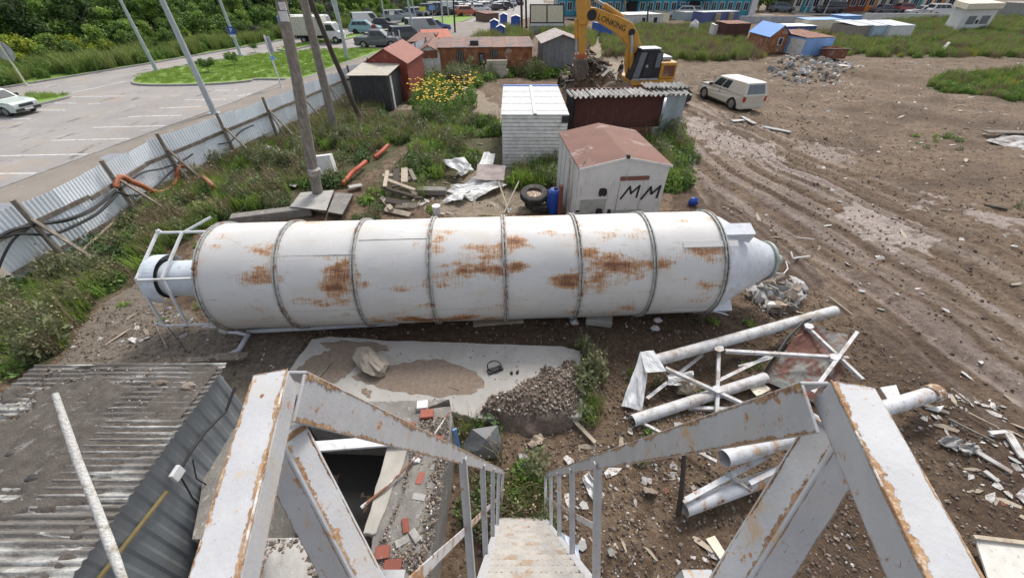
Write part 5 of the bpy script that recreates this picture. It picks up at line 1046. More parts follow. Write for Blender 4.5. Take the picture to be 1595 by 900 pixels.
MB().blob(EF(x_(1006), -.1, zc+H3*.5), .14, 8, .05).build('driver_seat_headrest', m_grey, cabm)
def text3d(s_, size, mat, par, O, U, V, name='lettering', ext=.008):
    cu = bpy.data.curves.new(name, 'FONT'); cu.body = s_; cu.size = size; cu.extrude = ext; cu.align_x = 'CENTER'; cu.align_y = 'CENTER'; cu.resolution_u = 2
    to = bpy.data.objects.new(name, cu); C.objects.link(to); dg = bpy.context.evaluated_depsgraph_get(); me = bpy.data.meshes.new_from_object(to.evaluated_get(dg)); bpy.data.objects.remove(to)
    U = Vector(U).normalized(); V = Vector(V).normalized(); N_ = U.cross(V); Mx = Matrix((U, V, N_)).transposed().to_4x4(); Mx.translation = O; Mx = WM[par.name].inverted() @ Mx if par else Mx
    me.transform(Mx); me.materials.clear(); me.materials.append(mat); o = bpy.data.objects.new(name, me); C.objects.link(o); o.parent = par; WM[o.name] = WM[par.name] if par else Matrix.Identity(4); return o
A_, B_ = pe(941, 31, -.37), pe(963, 41, -.37); U_ = (B_-A_); text3d('LONKING', .46, m_black, boom, A_.lerp(B_, .56), U_, Vector((0, -1, 0)).cross(U_))
# debris heap under the bucket
def heap(name, px, py, n, spread, mats, label, size=(.3, 1.2), zmax=.6, cat='rubble heap'):
    root = thing(name, label, cat, Gg(px, py)); rs = random.Random(px)
    buckets = {}
    for i in range(n):
        a = rs.uniform(0, 2*PI); r_ = abs(rs.gauss(0, .5)); c = Gg(px, py)+Vector((math.cos(a)*r_*spread[0], math.sin(a)*r_*spread[1], 0)); c.z = gh(c.x, c.y)+rs.uniform(0, zmax)*max(0, 1-r_)
        L = rs.uniform(*size); t = Vector((rs.uniform(-1, 1), rs.uniform(-1, 1), rs.uniform(-.4, .4))).normalized(); m_ = mats[i % len(mats)]
        buckets.setdefault(m_.name, (m_, MB()))[1].beam(c-t*L/2, c+t*L/2, rs.uniform(.04, .25), rs.uniform(.02, .08), up=(rs.uniform(-1, 1), rs.uniform(-1, 1), 1))
    for m_, mb in buckets.values(): mb.build('debris', m_, root)['kind'] = 'stuff'
heap('demolition_heap', 905, 150, 150, (2.6, 1.3), [m_wood, m_poled, m_woodl, m_grey], 'heap of splintered boards under the excavator bucket', zmax=1.)
heap('demolition_heap', 935, 146, 70, (1.1, .7), [m_poled, m_wood, m_rusty], 'heap of dark boards beside the worker in black', zmax=.5)
# ================================================================ people
def person(b_, hgt, top, trousers, label, yaw=0, walk=.2, hair=(.03, .02, .015)):
    k = hgt/1.75; root = thing('person', label, 'person', b_, yaw); T = lambda x, y, z: (x*k, y*k, z*k)
    def skin(name, vs, es, rs, mat, sub=2):
        me = bpy.data.meshes.new(name); me.from_pydata([T(*v) for v in vs], es, []); o = bpy.data.objects.new(name, me); C.objects.link(o); o.parent = root
        md = o.modifiers.new('skin', 'SKIN'); 
        for i, r_ in enumerate(rs): me.skin_vertices[0].data[i].radius = (r_*k, r_*k) if not isinstance(r_, tuple) else (r_[0]*k, r_[1]*k)
        me.skin_vertices[0].data[0].use_root = True; me.materials.append(mat); s_ = o.modifiers.new('sub', 'SUBSURF'); s_.levels = 1; s_.render_levels = sub; return o
    # whole body as one surface
    vs = [(0, 0, .95), (0, 0, 1.15), (0, 0, 1.38), (0, 0, 1.50), (0, .01, 1.56), (0, .015, 1.66), (-.19, 0, 1.40), (-.27, .02, 1.14), (-.28, .10, .90), (-.28, .13, .80), (.19, 0, 1.40), (.27, -.03, 1.14), (.27, .04, .90), (.27, .08, .80),
          (-.09, 0, .90), (-.11, walk*.5, .50), (-.11, walk*.3, .09), (-.11, walk*.3+.15, .04), (.09, 0, .90), (.11, -walk*.2, .50), (.11, -walk, .10), (.11, -walk+.15, .04)]
    es = [(0, 1), (1, 2), (2, 3), (3, 4), (4, 5), (2, 6), (6, 7), (7, 8), (8, 9), (2, 10), (10, 11), (11, 12), (12, 13), (0, 14), (14, 15), (15, 16), (16, 17), (0, 18), (18, 19), (19, 20), (20, 21)]
    rs = [.14, .13, .16, .06, .07, .10, .065, .05, .04, .04, .065, .05, .04, .04, .09, .065, .05, .04, .09, .065, .05, .04]
    skin('body', vs, es, rs, m_skin)
    skin('jacket', [vs[0], vs[1], vs[2], (0, 0, 1.47), vs[6], vs[7], vs[8], vs[10], vs[11], vs[12]], [(0, 1), (1, 2), (2, 3), (2, 4), (4, 5), (5, 6), (2, 7), (7, 8), (8, 9)], [.165, .16, .185, .08, .085, .07, .058, .085, .07, .058], top)
    skin('trousers', [vs[0], vs[14], vs[15], (vs[16][0], vs[16][1], .12), vs[18], vs[19], (vs[20][0], vs[20][1], .13)], [(0, 1), (1, 2), (2, 3), (0, 4), (4, 5), (5, 6)], [.155, .105, .08, .07, .105, .08, .07], trousers)
    mb = MB()
    for v in (17, 21): x, y, z = vs[v]; mb.beam(T(x, y-.17, .05), T(x, y+.06, .045), .10*k, .09*k)
    for q in mb.v: pass
    me = mb.mesh('shoes', m_black); o = bpy.data.objects.new('shoes', me); C.objects.link(o); o.parent = root
    hb = MB().blob(T(0, 0, 1.70), .105*k, 10, .05, (1, 1.05, .85)); me = hb.mesh('hair', M('hair_dark', hair, .8)); o = bpy.data.objects.new('hair', me); C.objects.link(o); o.parent = root; return root
bp = PY(964, 128, 29.8); bp.z = HZ(Vector((0, 29.8, 0)), 128); single('soil_bank', MB().blob((bp.x, bp.y+.2, bp.z-1.25), 1.25, 14, .06, (1.3, .9, 1.0), seed=2), M('bank_soil', (.13, .09, .06), .95, col2=(.2, .15, .11), scale=8, bump=1), 'bank of dug brown soil the worker in black walks on', 'soil heap')
hgt = HZ(bp, 95)-bp.z
person(bp, min(2.6, hgt), m_black, M('trousers_grey', (.24, .21, .2), .8), 'person in black top and grey trousers walking beside the excavator', R(40), .3)
# ================================================================ paved land on the left
def sheet(name, pts, z, mat, sub=0, kind='structure', **k):
    mb = MB().poly(*[Vector((q.x, q.y, z)) for q in pts]); o = mb.build(name, mat)
    if kind: o['kind'] = kind
    return o
KB = [G(a, b) for a, b in ((-700, 560), (0, 297), (200, 222), (348, 168), (400, 147), (470, 117), (560, 84), (640, 54), (690, 36), (735, 23))]
KB = [Vector((-24., -20., 0)), KB[1]]+KB[2:]
FR_ = [Vector((-60., -20., 0))]+[G(a, b) for a, b in ((0, 139), (235, 100), (400, 71), (470, 58), (560, 43), (640, 28), (700, 14))]+[Vector((-4., 170., 0))]
FEN = [Vector((fence_x(y)-.25, y, 0)) for y in (-20, 9, 16, 24, 34, 53, 72, 96)]
far_end = [Vector((4., 97, 0)), Vector((30., 170, 0))]
sheet('car_park', FR_+far_end[::-1]+FEN[::-1], 0.0, m_asph)
walk = [Vector((q.x, q.y, 0)) for q in KB]
sw = MB(); n_ = 60
def interp(pl, t):
    L = [0]; 
    for a, b_ in zip(pl[:-1], pl[1:]): L.append(L[-1]+(b_-a).length)
    s = t*L[-1]
    for i in range(len(pl)-1):
        if s <= L[i+1]+1e-6: return pl[i].lerp(pl[i+1], (s-L[i])/(L[i+1]-L[i]))
m_walk = M('pavement_dirty', (.25, .22, .19), .9, col2=(.20, .175, .15), scale=.6, bump=.3, stains=[((.33, .31, .28), 1.2, .55, .75, None)])
A2 = [interp(walk[:9], k/n_) for k in range(n_+1)]
sw.add([Vector((q.x, q.y, .10)) for q in A2]+[Vector((fence_x(q.y)-.3, q.y, .10)) for q in A2], [(i, i+1, n_+2+i, n_+1+i) for i in range(n_)]); structure('pavement', sw, m_walk)
def kerb(name, pl, h=.13, w_=.16, z=0.):
    mb = MB()
    for a, b_ in zip(pl[:-1], pl[1:]): mb.beam(Vector((a.x, a.y, z+h/2)), Vector((b_.x, b_.y, z+h/2)), w_, h)
    return structure(name, mb, m_kerb)
kerb('kerb', A2[::2]); kerb('far_kerb', FR_)
vm = M('verge_grass', (.17, .27, .04), .95, col2=(.12, .20, .03), scale=.9, bump=.8, bs=20, stains=[((.20, .19, .07), .35, .6, .75, None)])
lawnm = M('lawn_grass', (.20, .32, .06), .95, col2=(.16, .26, .05), scale=1.5, bump=.8, bs=25, stains=[((.2, .26, .05), 3, .6, .75, None)])
vg = MB(); va = [Vector((q.x, q.y, .09)) for q in FR_]; vg.add(va+[Vector((-200., q.y+ (40 if i else -40), .09)) for i, q in enumerate(va)], [(i, i+1, len(va)+i+1, len(va)+i) for i in range(len(va)-1)]); structure('grass_verge', vg, vm)
def island(name, px):
    pts = [G(a, b_, .1) for a, b_ in px]; P_ = catmull(pts+[pts[0]], 5)[:-1]; o = MB().poly(*[Vector((q.x, q.y, .12)) for q in P_]).build(name, lawnm); o['kind'] = 'structure'
    mb = MB()
    for a, b_ in zip(P_, P_[1:]+P_[:1]): mb.beam(Vector((a.x, a.y, .065)), Vector((b_.x, b_.y, .065)), .16, .14)
    structure('kerb', mb, m_kerb); return P_
ISL = [(206, 127), (214, 119), (245, 112), (320, 99), (400, 86), (460, 81), (520, 78), (575, 77), (594, 79), (570, 88), (535, 99), (505, 110), (480, 120), (460, 123), (400, 123), (386, 126), (340, 130), (280, 132), (230, 132), (210, 130)]
isl = island('lawn_island', ISL)
island('lawn_island', [(612, 43), (630, 36), (655, 31), (690, 26), (722, 24), (738, 26), (725, 32), (690, 41), (660, 45), (625, 46)])
island('lawn_island', [(432, 77), (455, 71), (500, 63), (540, 56), (566, 51), (560, 56), (520, 65), (480, 72), (450, 78)])
island('lawn_island', [(-60, 178), (0, 160), (50, 149), (85, 148), (108, 150), (90, 155), (60, 162), (0, 176), (-60, 195)])
for k, (a, b_) in enumerate((((112, 151), (195, 150)), ((60, 172), (103, 172)), ((85, 161), (118, 161)), ((138, 162), (156, 161)), ((325, 141), (370, 141)), ((288, 156), (352, 155)), ((248, 169), (315, 166)), ((338, 178), (352, 177)), ((200, 182), (282, 180)), ((145, 199), (262, 196)), ((80, 219), (213, 216)), ((0, 243), (150, 240)), ((-60, 271), (70, 270)), ((-30, 187), (48, 185)), ((370, 150), (392, 146)), ((378, 147), (398, 150)))):
    structure('parking_line', MB().beam(G(*a, .004), G(*b_, .004), .13, .006), m_line)
mb = MB(); p_ = [G(a, b_, .005) for a, b_ in ((88, 149), (120, 143), (150, 137), (195, 127))]
for a, b_ in zip(p_[:-1], p_[1:]): mb.beam(a, b_, .14, .006)
structure('road_line', mb, m_line)
mb = MB()
for a, b_ in zip(A2[4:-10], A2[5:-9]): mb.beam(Vector((a.x-.35, a.y, .004)), Vector((b_.x-.35, b_.y, .004)), .14, .006)
structure('road_line', mb, m_line)
m_puddle = M('puddle', (.22, .22, .24), .06, bump=0)
for (cx, cy, rx, ry) in ((185, 246, 28, 7), (262, 219, 22, 5), (10, 322, 28, 6)):
    c = G(cx, cy, .106); ex_ = G(cx+rx, cy, .106)-c; ey_ = G(cx, cy-ry, .106)-c
    MB().poly(*[c+ex_*math.cos(2*PI*k/24)*(1+.1*math.sin(k*1.7))+ey_*math.sin(2*PI*k/24) for k in range(24)]).build('puddle', m_puddle)['kind'] = 'structure'
# ================================================================ cars
CARK = {
 'sedan': dict(L=4.3, W=1.68, low=[(-2.15, .35), (-2.12, .75), (-2.05, .90), (-1.2, .95), (.75, .93), (1.95, .84), (2.12, .74), (2.15, .38)], cab=[(-1.35, .92), (.85, .90), (.25, 1.38), (-.85, 1.40)], ax=(-1.25, 1.3), wr=.31),
 'hatch': dict(L=4.1, W=1.72, low=[(-2.05, .38), (-2.05, .85), (-1.95, 1.0), (.75, .98), (1.75, .86), (2.0, .74), (2.05, .38)], cab=[(-1.95, .96), (.95, .94), (.25, 1.46), (-1.5, 1.46)], ax=(-1.25, 1.25), wr=.32),
 'suv': dict(L=4.6, W=1.86, low=[(-2.3, .45), (-2.3, 1.0), (-2.2, 1.12), (.9, 1.1), (2.0, 1.02), (2.25, .88), (2.3, .45)], cab=[(-2.2, 1.08), (1.05, 1.06), (.35, 1.70), (-1.85, 1.72)], ax=(-1.4, 1.4), wr=.38),
 'pickup': dict(L=5.2, W=1.85, low=[(-2.6, .5), (-2.6, 1.1), (-1.1, 1.1), (1.2, 1.1), (2.3, 1.03), (2.55, .9), (2.6, .5)], cab=[(-1.0, 1.08), (1.35, 1.06), (.6, 1.74), (-.75, 1.76)], ax=(-1.6, 1.65), wr=.39),
 'canopy': dict(L=5.2, W=1.85, low=[(-2.6, .5), (-2.62, 1.1), (-1.1, 1.12), (1.2, 1.1), (2.3, 1.03), (2.55, .9), (2.6, .5)], cab=[(-2.58, 1.1), (1.35, 1.06), (.6, 1.76), (-2.35, 1.82)], ax=(-1.6, 1.65), wr=.42),
 'van': dict(L=5.0, W=1.95, low=[(-2.5, .4), (-2.5, 1.1), (1.3, 1.1), (2.2, 1.0), (2.45, .8), (2.5, .4)], cab=[(-2.5, 1.08), (1.9, 1.05), (1.1, 2.1), (-2.42, 2.15)], ax=(-1.6, 1.6), wr=.35)}
def paint(col): return M('car_paint_%d_%d_%d' % tuple(int(c*999) for c in col), col, .3, bump=0, coat=.5, col2=tuple(c*.93 for c in col), stains=[((.25, .2, .15), 2.5, .72, .85, None)])
m_tyre = M('tyre', (.025, .025, .025), .85); m_rim = M('rim', (.35, .35, .36), .35, .6); m_hl = M('headlight', (.6, .62, .65), .15); m_tl = M('taillight', (.45, .03, .02), .3); m_plas = M('black_plastic', (.03, .03, .032), .7)
CACHE = {}
def car_template(kind, col, detail):
    key = (kind, col, detail)
    if key in CACHE: return CACHE[key]
    K = CARK[kind]; W_ = K['W']/2; pm_ = paint(col); out = []   # (name, mesh, parent index)
    r = K['wr']; ax = K['ax']; low = K['low']
    # outline with wheel arches
    bot = [(low[-1][0], low[-1][1]), (low[-1][0]-.1, .24)]; path = list(low)
    under = [(low[-1][0]-.08, .26)]
    for a in (ax[1], ax[0]):
        for k in range(9):
            th = PI*k/8; under.append((a+(r+.07)*math.cos(th), .26+max(0, (r+.07)*math.sin(th)*1.05)))
    under.append((low[0][0]+.08, .26)); outl = [(x, z) for x, z in low]+under
    def yw(z): return W_*(1-.05*max(0, z-.6)-.06*max(0, .5-z))
    n = len(outl); vs = []
    for s_ in (-1, 1):
        for (x, z) in outl:
            t = abs(x)/(K['L']/2); vs.append((x, s_*yw(z)*(1-.09*max(0, t-.75)*4), z))
    mb = MB().add(vs, [tuple(range(n-1, -1, -1)), tuple(range(n, 2*n))]+[(i, (i+1) % n, n+(i+1) % n, n+i) for i in range(n)])
    out.append(('body', mb.mesh('body', pm_), -1))
    c = K['cab']; zt = c[2][1]; yb, yt = W_*.95, W_*.78
    def cp(i, s_, ins=0): x, z = c[i]; return Vector((x, s_*(yb if i < 2 else yt), z))
    B_ = [cp(0, -1), cp(1, -1), cp(1, 1), cp(0, 1)]; T_ = [cp(3, -1), cp(2, -1), cp(2, 1), cp(3, 1)]
    mb = MB().hexa(B_, T_); mb.hexa([q+Vector((0, 0, .002)) for q in T_], [Vector((q.x*.9+(-.02), q.y*.88, q.z+.05)) for q in T_]); out.append(('cabin', mb.mesh('cabin', pm_), -1))
    def face(p0, p1, p2, p3, u0, u1, v0, v1, off):
        f = lambda u, v: p0*(1-u)*(1-v)+p1*u*(1-v)+p2*u*v+p3*(1-u)*v
        nn = (p1-p0).cross(p3-p0).normalized()*off; q = [f(u0, v0), f(u1, v0), f(u1, v1), f(u0, v1)]; return MB().prism([a+nn*.4 for a in q], nn)
    P0, P1, P2, P3 = B_[0], B_[1], T_[1], T_[0]
    cuts = {'sedan': [(.14, .48), (.51, .90)], 'hatch': [(.10, .34), (.36, .62), (.64, .92)], 'suv': [(.08, .3), (.33, .6), (.63, .92)], 'pickup': [(.12, .5), (.53, .9)], 'canopy': [(.48, .66), (.69, .92)], 'van': [(.70, .94)]}[kind]
    for (u0, u1) in cuts:
        for s_ in (0, 1):
            a = (P0, P1, P2, P3) if s_ == 0 else (B_[3], B_[2], T_[2], T_[3]); out.append(('window', face(*a, u0, u1, .18, .88, .012 if s_ == 0 else -.012).mesh('window', m_glass), -1))
    out.append(('windscreen', face(B_[1], B_[2], T_[2], T_[1], .07, .93, .12, .92, .012).mesh('windscreen', m_glass), -1))
    out.append(('rear_window', face(B_[3], B_[0], T_[0], T_[3], .1, .9, .25 if kind != 'canopy' else .12, .88, .012).mesh('rear_window', m_glassl if kind == 'canopy' else m_glass), -1))
    for a in ax:
        for s_ in (-1, 1):
            y = s_*(W_-.02); y2 = s_*(W_-.22); out.append(('wheel', MB().tube([(a, y2, r), (a, y, r)], r, 18).mesh('wheel', m_tyre), -1)); i = len(out)-1
            if detail: out.append(('rim', MB().tube([(a, y, r), (a, y+s_*.012, r)], r*.62, 12).tube([(a, y+s_*.012, r), (a, y+s_*.03, r)], r*.2, 8).mesh('rim', m_rim), i))
    xf = low[-1][0]; xr = low[0][0]
    for s_ in (-1, 1):
        hz = low[-2][1]-.10
        out.append(('headlight', MB().box(xf-.08, xf+.02, s_*W_*.72-.16, s_*W_*.72+.16, hz-.08, hz+.07).mesh('headlight', m_hl), -1))
        tz = low[1][1]-.12; th_ = .24 if kind in ('canopy', 'pickup', 'van', 'suv') else .09
        out.append(('taillight', MB().box(xr-.02, xr+.06, s_*W_*.86-.09, s_*W_*.86+.07, tz-th_, tz+.06).mesh('taillight', m_tl), -1))
    out.append(('front_bumper', MB().box(xf-.15, xf+.06, -W_*.9, W_*.9, .30, .46).mesh('front_bumper', m_plas if kind != 'canopy' else pm_), -1)); out.append(('rear_bumper', MB().box(xr-.07, xr+.12, -W_*.9, W_*.9, .34, .5).mesh('rear_bumper', m_plas if kind != 'canopy' else pm_), -1))
    if detail:
        out.append(('grille', MB().box(xf-.02, xf+.015, -W_*.5, W_*.5, low[-2][1]-.2, low[-2][1]-.04).mesh('grille', m_plas), -1))
        out.append(('number_plate', MB().box(xf+.06, xf+.07, -.26, .26, .34, .45).mesh('number_plate', m_white), -1))
        for s_ in (-1, 1): out.append(('mirror', MB().box(c[1][0]-.35, c[1][0]-.2, s_*W_*.97-.02, s_*W_*.97+s_*.18, c[1][1]+.05, c[1][1]+.2).mesh('mirror', m_plas), -1)); out.append(('sill', MB().box(ax[0]+r+.1, ax[1]-r-.1, s_*W_*.97-.02, s_*W_*.97+.02, .26, .36).mesh('sill', m_plas), -1))
        for a in ax:
            for s_ in (-1, 1):
                mb = MB(); 
                for k in range(8):
                    t0, t1 = PI*k/8, PI*(k+1)/8; rr = r+.10; mb.beam((a+rr*math.cos(t0), s_*W_*.97, .27+rr*math.sin(t0)), (a+rr*math.cos(t1), s_*W_*.97, .27+rr*math.sin(t1)), .06, .06)
                if kind in ('canopy', 'pickup'): out.append(('wheel_arch', mb.mesh('wheel_arch', m_plas), -1))
        if kind in ('sedan', 'hatch', 'suv', 'pickup', 'canopy'):
            for xx in (cuts[0][1]*(c[1][0]-c[0][0])+c[0][0], ):
                for s_ in (-1, 1): out.append(('door_seam', MB().box(xx-.008, xx+.008, s_*W_*.965-.01, s_*W_*.965+.012, .4, low[2][1]).mesh('door_seam', m_plas), -1))
    CACHE[key] = out; return out
def car(kind, col, pos, yaw, label, s=1.1, detail=False, group=None, name=None, cat='car', z=None):
    root = thing(name or ('parked_car' if kind not in ('pickup', 'canopy', 'van') else {'pickup': 'pickup_truck', 'canopy': 'pickup_truck', 'van': 'van'}[kind]), label, cat, (pos.x, pos.y, pos.z if z is None else z), yaw, group)
    root.scale = (s, s, s); obs = []
    for nm, me, pi in car_template(kind, col, detail):
        o = bpy.data.objects.new(nm, me); C.objects.link(o); o.parent = root if pi < 0 else obs[pi]; obs.append(o)
    return root
def hdg(a, b_): d = G(*b_)-G(*a); return math.atan2(d.y, d.x)
WHT = (.62, .63, .62)
car('sedan', (.55, .63, .58), G(10, 176), R(-8), 'old pale green white sedan with twin headlights at the left edge', .98, True)
a_, b_, c_ = G(1128, 167), G(1098, 153), G(1166, 168); yaw = math.atan2((b_-a_).y, (b_-a_).x)
pc_ = a_.lerp(b_, .5)+Vector((math.sin(yaw), -math.cos(yaw), 0))*1.0; pk = car('canopy', (.60, .575, .49), pc_, R(102), 'muddy white pickup with a white canopy standing on the dirt track', 1.0, True, z=gh(pc_.x, pc_.y)-.02, cat='pickup truck')
car('pickup', (.10, .11, .125), G(591, 74), R(2), 'dark grey double cab pickup parked beside the lawn island', 1.05, True, cat='pickup truck')
car('suv', (.045, .05, .055), G(637, 67), R(28), 'black off-roader behind the dark grey pickup', 1.12, cat='car')
car('van', (.30, .31, .32), G(662, 56), R(32), 'plain grey van parked beyond the black off-roader', 1.05, cat='van')
car('hatch', (.06, .10, .30), G(679, 50), R(25), 'dark blue car with a white door beside the grey van', 1.1)
car('hatch', (.20, .36, .42), G(571, 53), R(5), 'small teal hatchback standing behind the dark grey pickup', 1.15)
car('sedan', (.03, .035, .04), G(597, 48), R(10), 'black sedan with its boot towards the teal hatchback', 1.2)
car('van', WHT, G(574, 43), R(30), 'white minivan behind the teal hatchback', 1.0, cat='van')
car('suv', (.22, .25, .27), G(616, 35), R(25), 'grey green estate car left of the second lawn island', 1.1)
car('sedan', (.35, .37, .40), G(625, 31), R(25), 'silver sedan behind the grey green estate car', 1.15)
car('sedan', (.10, .12, .2), G(641, 28), R(25), 'dark car with a pale roof by the verge lamp post', 1.2)
car('hatch', (.40, .41, .42), G(652, 26), R(25), 'pale hatchback right of the verge lamp post', 1.1)
car('suv', (.09, .1, .12), G(672, 24), R(20), 'dark car at the left end of the row above the second lawn', 1.2)
car('suv', (.33, .36, .40), G(684, 23), R(20), 'silver blue off-roader above the second lawn', 1.3)
car('sedan', (.05, .05, .06), G(694, 24), R(20), 'black car right of the silver blue off-roader', 1.2)
car('van', WHT, G(706, 20), R(15), 'white van above the right half of the second lawn', 1.0, cat='van')
car('hatch', (.42, .10, .05), G(728, 26), R(20), 'orange red hatchback right of the second lawn', 1.25)
rs = random.Random(5); fc = [(.62, .63, .64), (.30, .32, .35), (.05, .05, .06), (.45, .47, .5), (.08, .10, .2), (.20, .21, .22), (.62, .63, .64)]
for j, (y0, x0, x1) in enumerate(((20, 712, 765), (16.5, 725, 790), (13.5, 700, 800), (10.5, 735, 812), (8, 712, 822), (6, 750, 820))):
    for i in range(int((x1-x0)/9)):
        if rs.random() < .22: continue
        c = G(x0+9*i+rs.uniform(-2, 2), y0+rs.uniform(-.4, .4)); car(rs.choice(['sedan', 'suv', 'hatch', 'sedan']), rs.choice(fc), c, R(rs.choice([15, 20, 100])), 'small distant car in the crowded far car park', .95, group='cars in the crowded far car park')
for i, (x, y, k, cc, lb) in enumerate(((1082, 26, 'sedan', (.5, .52, .55), 'silver car in front of the teal building left part'), (1060, 27, 'hatch', (.6, .6, .62), 'white car by the pale blue container and teal wall'), (1290, 21, 'suv', (.05, .05, .06), 'dark car in front of the yellow building left end'), (1375, 23, 'sedan', (.1, .1, .12), 'black car below the cream building section'), (1432, 26, 'sedan', (.55, .56, .58), 'silver car just left of the white cabin'), (1461, 27, 'suv', (.62, .63, .64), 'white car touching the left side of the white cabin'), (1408, 22, 'hatch', (.3, .05, .05), 'dark red car below the orange building section'), (1556, 24, 'suv', (.06, .06, .1), 'dark car just right of the white cabin'), (1572, 22, 'sedan', (.05, .05, .06), 'black car left of the grey container at the right edge'), (1215, 20, 'hatch', (.1, .12, .15), 'dark car beside bushes behind the grey panel fence'))):
    car(k, cc, G(x, y), R(rs.choice([0, 8, 175])), lb, 1.3)
# box lorry and bus
def lorry(pos, yaw, s, label):
    root = thing('box_lorry', label, 'lorry', (pos.x, pos.y, 0), yaw); root.scale = (s,)*3
    def ad(nm, mb, mt, par=None): o = bpy.data.objects.new(nm, mb.mesh(nm, mt)); C.objects.link(o); o.parent = par or root; return o
    ad('cargo_box', MB().box(-3.2, .9, -1.05, 1.05, .95, 3.0), m_cream2); ad('chassis', MB().box(-3.1, 2.9, -.4, .4, .55, .85), m_plas)
    cb = ad('cab', MB().prism([(1.05, -.98, .55), (3.1, -.98, .55), (3.1, -.98, 1.3), (2.75, -.98, 1.45), (2.2, -.98, 2.3), (1.05, -.98, 2.35)], (0, 1.96, 0)), m_white)
    for s_ in (-1, 1): ad('window', MB().prism([(1.3, s_*.985, 1.45), (2.5, s_*.985, 1.45), (2.1, s_*.985, 2.15), (1.3, s_*.985, 2.15)], (0, s_*.01, 0)), m_glass, cb)
    ad('windscreen', MB().prism([(2.73, -.85, 1.5), (2.73, .85, 1.5), (2.25, .8, 2.22), (2.25, -.8, 2.22)], (.02, 0, .012)), m_glass, cb)
    for x in (-2, 2.3):
        for s_ in (-1, 1): w_ = ad('wheel', MB().tube([(x, s_*.7, .42), (x, s_*.98, .42)], .42, 18), m_tyre); ad('rim', MB().tube([(x, s_*.98, .42), (x, s_*1.0, .42)], .22, 12), m_rim, w_)
    for s_ in (-1, 1): ad('headlight', MB().box(3.08, 3.13, s_*.7-.15, s_*.7+.15, .85, 1.05), m_hl)
    return root
m_cream2 = M('lorry_box', (.55, .54, .47), .7, stains=[((.4, .38, .32), 2, .55, .7, None)])
lorry(G(502, 67), R(0), .98, 'white box lorry with a cream cargo box facing right behind the poles')
bs = thing('bus', 'white and blue bus parked behind the box lorry', 'bus', G(487, 58), R(0)); bs.scale = (.85,)*3
for nm, mb, mt in (('body', MB().prism([(-4.6, -1.1, .4), (3.6, -1.1, .4), (3.6, -1.1, 1.5), (3.2, -1.1, 3.0), (-4.6, -1.1, 3.0)], (0, 2.2, 0)), m_white), ('roof', MB().box(-4.5, 3.1, -1.0, 1.0, 3.0, 3.12), m_white), ('blue_panel', MB().box(-4.62, -1.9, -1.12, -1.10, 1.7, 2.95), m_blue2), ('window', MB().box(-1.8, -.3, -1.12, -1.10, 1.7, 2.7), m_glass), ('window', MB().box(-.2, 1.2, -1.12, -1.10, 1.7, 2.7), m_glass), ('window', MB().box(1.3, 2.7, -1.12, -1.10, 1.6, 2.7), m_glass), ('wheel', MB().tube([(-3, -1.12, .5), (-3, -.8, .5)], .5, 16), m_tyre), ('wheel', MB().tube([(2, -1.12, .5), (2, -.8, .5)], .5, 16), m_tyre), ('windscreen', MB().prism([(3.62, -.9, 1.5), (3.62, .9, 1.5), (3.25, .9, 2.9), (3.25, -.9, 2.9)], (.01, 0, .005)), m_glass)):
    o = bpy.data.objects.new(nm, mb.mesh(nm, mt)); C.objects.link(o); o.parent = bs
bp = G(579, 66); person(Vector((bp.x, bp.y+2.2, 0)), 2.1, m_red, M('trousers_dark', (.03, .03, .04), .8), 'person in red jacket standing behind the dark grey pickup', R(0), .1)
# ================================================================ lamp posts, signs
def post(name, label, base, top, r0, r1, mat, ext=1.3, arm=False, cat='lamp post'):
    b_ = G(*base, 0.); t = PY(top[0], top[1], b_.y); t = b_+(t-b_)*ext; root = thing(name, label, cat, b_); 
    MB().tube([b_, t], r0, 12, r2=r1).build('pole', mat, root, smooth=True)
    MB().tube([b_+zu*.0, b_+zu*.12], r0*2.0, 12).build('base_flange', mat, root)
    if arm: MB().tube([t, t+Vector((.8, 0, .25)), t+Vector((1.6, 0, .3))], .05, 8).build('arm', mat, root); MB().box(1.4, 2.2, -.15, .15, .25, .36, T=lambda q: t+q).build('lamp_head', mat, root)
    return root, b_, t
L1 = post('lamp_post', 'grey lamp post at the left tip of the lawn island', (245, 113), (187, 0), .17, .11, m_metalp, 1.2, True)
L2 = post('lamp_post', 'thick grey lamp post standing on the kerb of the parking bays', (335, 179), (252, 0), .19, .13, m_metalp, 1.3, True)
L3 = post('lamp_post', 'lamp post carrying a blue parking sign', (375, 87), (342, 0), .17, .13, m_metalp, 1.4, True)
L4 = post('lamp_post', 'grey lamp post near the right end of the lawn island', (542, 95), (521, 0), .19, .15, m_metalp, 1.3, True)
L5 = post('lamp_post', 'thin lamp post close behind another one left of the lorry nose', (533, 54), (516, 0), .14, .10, m_metalp, 1.3, True)
post('lamp_post', 'lamp post on the verge behind the white minivan', (600, 37), (594, 0), .15, .12, m_metalp, 1.5, True)
post('lamp_post', 'lamp post between the black off-roader and the grey van', (645, 62), (635, 0), .16, .14, m_metalp, 1.5, True)
post('lamp_post', 'lamp post beside the dark car on the verge', (648, 29), (641, 0), .13, .11, m_metalp, 1.5, True)
post('lamp_post', 'lamp post at the right rim of the second lawn', (690, 43), (687, 0), .15, .13, m_metalp, 1.5, True)
post('lamp_post', 'far lamp post right of the row above the second lawn', (699, 27), (696, 0), .14, .12, m_metalp, 1.5)
post('steel_post', 'thin dark post by the fence at the second lawn', (709, 52), (706, 0), .13, .11, m_black, 1.4, cat='post')
post('utility_pole', 'dark utility pole left of the cream panels', (813, 52), (812, 0), .2, .16, m_poled, 1.4, cat='pole')
post('utility_pole', 'second dark utility pole touching the cream panels', (820, 44), (819, 0), .18, .15, m_poled, 1.4, cat='pole')
